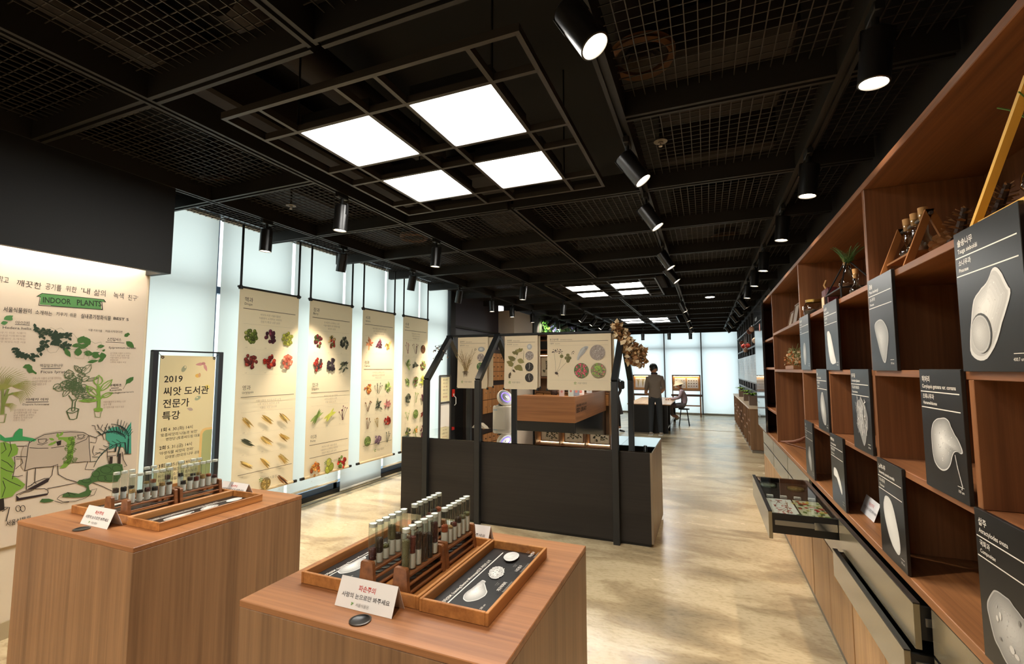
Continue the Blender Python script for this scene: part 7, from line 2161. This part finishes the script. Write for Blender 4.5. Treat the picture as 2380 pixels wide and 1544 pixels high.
me = skin_mesh('body', N, E, 0)
def zone2(c):
    if c.z > 1.015 and abs(c.y - ly) < .07: return 2
    if c.z < .64 and (c.x > lx - .52) and c.z > .30: return 1
    if c.z <= .30: return 2
    if c.x < lx - .37 and c.z > .7: return 2
    return 0
link_part(me, 'body', [TOP, SLK, SKIN], t, zone2)
head_parts(t, (lx - .165, ly, 1.155), (-1, 0, -.35), (-.25, 0, 1), .95, HAIR, SKIN)
MB().lathe((lx - .16, ly, 1.165), [(.155, -.02), (.15, -.012), (.108, .035), (.102, .07), (.085, .105), (.0001, .115)], 26, axis=(-.25, 0, 1)).build('hat', mat('hat_cream', (226, 208, 172), .8), t)
for s in (-1, 1):
    nm = skin_mesh('shoe', [((lx - .17, ly + s * .075, .235), .04), ((lx - .23, ly + s * .075, .19), .042, .035), ((lx - .29, ly + s * .075, .165), .035, .025)], [(0, 1), (1, 2)], 0)
    link_part(nm, 'shoe', mat('shoe_olive', (150, 142, 112), .7), t)
    hand(t, (lx - .40, ly + s * .09, .755), (-1, -s * .3, -.1), (0, 0, -1), .95, -s, SKIN, .5)

# ---- walking woman in a dark dress, partly behind the right gable posts
wx, wy = -2.20, 12.1
t = thing('person', 'woman in a dark knee-length dress walking behind the gable posts', 'person', (wx, wy, 0))
N = [((wx, wy, .86), .15, .12)]; E = []
chain(N, E, [((wx - .005, wy, 1.02), .12, .095), ((wx - .01, wy, 1.18), .135, .10), ((wx - .01, wy, 1.29), .125, .085), ((wx - .01, wy, 1.36), .055), ((wx - .01, wy + .01, 1.41), .046)], 0)
chain(N, E, [((wx - .05, wy, .78), .082), ((wx - .10, wy, .45), .058), ((wx - .13, wy, .10), .036), ((wx - .13, wy, .06), .036)], 0)
chain(N, E, [((wx + .06, wy, .78), .082), ((wx + .11, wy, .45), .058), ((wx + .13, wy + .1, .13), .036), ((wx + .135, wy + .1, .08), .036)], 0)
for s in (-1, 1):
    chain(N, E, [((wx + s * .135, wy, 1.29), .055), ((wx + s * .18, wy + .03, 1.05), .043), ((wx + s * .10, wy - .10 * s, .88), .034), ((wx + s * .02, wy - .14 * s, .84), .026)], 3)
DRS = mat('dress_dark_stripe', (56, 50, 48), .85, var=.3, vscale=40); TGT = mat('black_leggings', (22, 21, 22), .8)
me = skin_mesh('body', N, E, 0)
def zone3(c):
    if c.z > 1.345 and abs(c.x - wx) < .08: return 2
    if c.z < .14: return 2
    if c.z < .72 and abs(c.x - wx) < .22 and abs(c.y - wy) < .2: return 1
    if abs(c.x - wx) > .05 and c.z < 1.03 and c.z > .8 and abs(c.y - wy) > .04 and abs(c.y - wy - .0) > .095: return 2
    return 0
link_part(me, 'body', [DRS, TGT, SKIN], t, zone3)
mb = MB(); n = 28; rows = [(.14, .11, .95), (.17, .14, .80), (.205, .17, .62), (.235, .19, .46)]
vs_ = []
for (a, b, z) in rows:
    for i in range(n):
        q = 2 * math.pi * i / n; fl = 1 + .06 * math.sin(q * 7) * (.95 - z)
        vs_.append((wx + a * fl * math.cos(q), wy + b * fl * math.sin(q), z))
mb.add(vs_, [(k * n + i, k * n + (i + 1) % n, (k + 1) * n + (i + 1) % n, (k + 1) * n + i) for k in range(3) for i in range(n)], 0, True)
mb.build('skirt', DRS, t)
head_parts(t, (wx - .01, wy + .015, 1.50), (.8, -.6, -.1), (0, 0, 1), .95, mat('brown_hair', (58, 36, 26), .5), SKIN, long_hair=True)
for dx_, dy_ in ((-.13, 0.0), (.135, .1)):
    nm = skin_mesh('shoe', [((wx + dx_ - .02, wy + dy_, .04), .032), ((wx + dx_ + .07, wy + dy_ - .03, .028), .034, .024), ((wx + dx_ + .13, wy + dy_ - .05, .02), .026, .016)], [(0, 1), (1, 2)], 0)
    link_part(nm, 'shoe', BLACK, t)
for s in (-1, 1):
    hand(t, (wx + s * .02, wy - .14 * s, .84), (-.2 * s, -.2 * s, -.9), (s, 0, 0), .95, s, SKIN, .5)
t2 = thing('shoulder_bag', 'small black bag at the back of the walking woman', 'bag', (wx + .22, wy + .12, 1.15))
MB().bbox((wx + .16, wy + .10, 1.08), (wx + .26, wy + .20, 1.30), .03).build('body', BLACK, t2)
MB().tube([(wx + .2, wy + .12, 1.28), (wx + .10, wy + .0, 1.385), (wx + .14, wy - .09, 1.30)], .01, 6).build('strap', BLACK, t2)

# ---- staff member seated behind the counter
sx, sy = -2.92, 9.40
t = thing('person', 'brown-haired staff member seated low behind the counter', 'person', (sx, sy, .50))
N = [((sx, sy, .56), .14, .12)]; E = []
chain(N, E, [((sx, sy, .72), .125, .10), ((sx, sy - .02, .88), .13, .095), ((sx, sy - .02, .965), .12, .085), ((sx, sy - .02, 1.02), .05), ((sx, sy - .02, 1.06), .045)], 0)
for s in (-1, 1):
    chain(N, E, [((sx + s * .14, sy - .02, .955), .056), ((sx + s * .18, sy + .1, .78), .045), ((sx + s * .12, sy + .28, .78), .035)], 3)
    chain(N, E, [((sx + s * .08, sy + .08, .54), .08), ((sx + s * .09, sy + .40, .52), .065), ((sx + s * .09, sy + .42, .12), .05), ((sx + s * .09, sy + .46, .05), .04)], 0)
me = skin_mesh('body', N, E, 0)
link_part(me, 'body', [mat('staff_apron', (88, 104, 84), .8), SKIN], t, lambda c: 1 if c.z > 1.0 else 0)
head_parts(t, (sx, sy - .01, 1.13), (.1, 1, -.3), (0, 0, 1), .95, mat('brown_hair', (58, 36, 26), .5), SKIN, long_hair=True)
for s in (-1, 1): hand(t, (sx + s * .12, sy + .28, .78), (-.3 * s, 1, -.1), (0, 0, -1), .95, s, SKIN, .5)
t2 = thing('swivel_chair', 'black swivel chair under the seated staff member', 'chair', (sx, sy, 0))
MB().bbox((sx - .2, sy - .2, .40), (sx + .2, sy + .2, .455), .02).build('seat', BLACK, t2)
MB().cyl((sx, sy, .06), (sx, sy, .40), .025, n=12).build('column', STEEL, t2)
for k in range(5):
    a = R(72 * k); MB().tube([(sx, sy, .07), (sx + .27 * math.cos(a), sy + .27 * math.sin(a), .03)], .018, 6).build('foot_arm', BLACK, t2)
MB().bbox((sx - .19, sy - .25, .56), (sx + .19, sy - .215, .86), .02).build('backrest', BLACK, t2)
MB().box((sx - .025, sy - .245, .42), (sx + .025, sy - .23, .57)).build('back_bar', BLACK, t2)

# ================================================================== finish
grow_bodies()
finish_prints()
for o_ in bpy.data.objects:
    if '_at' in o_: del o_['_at']
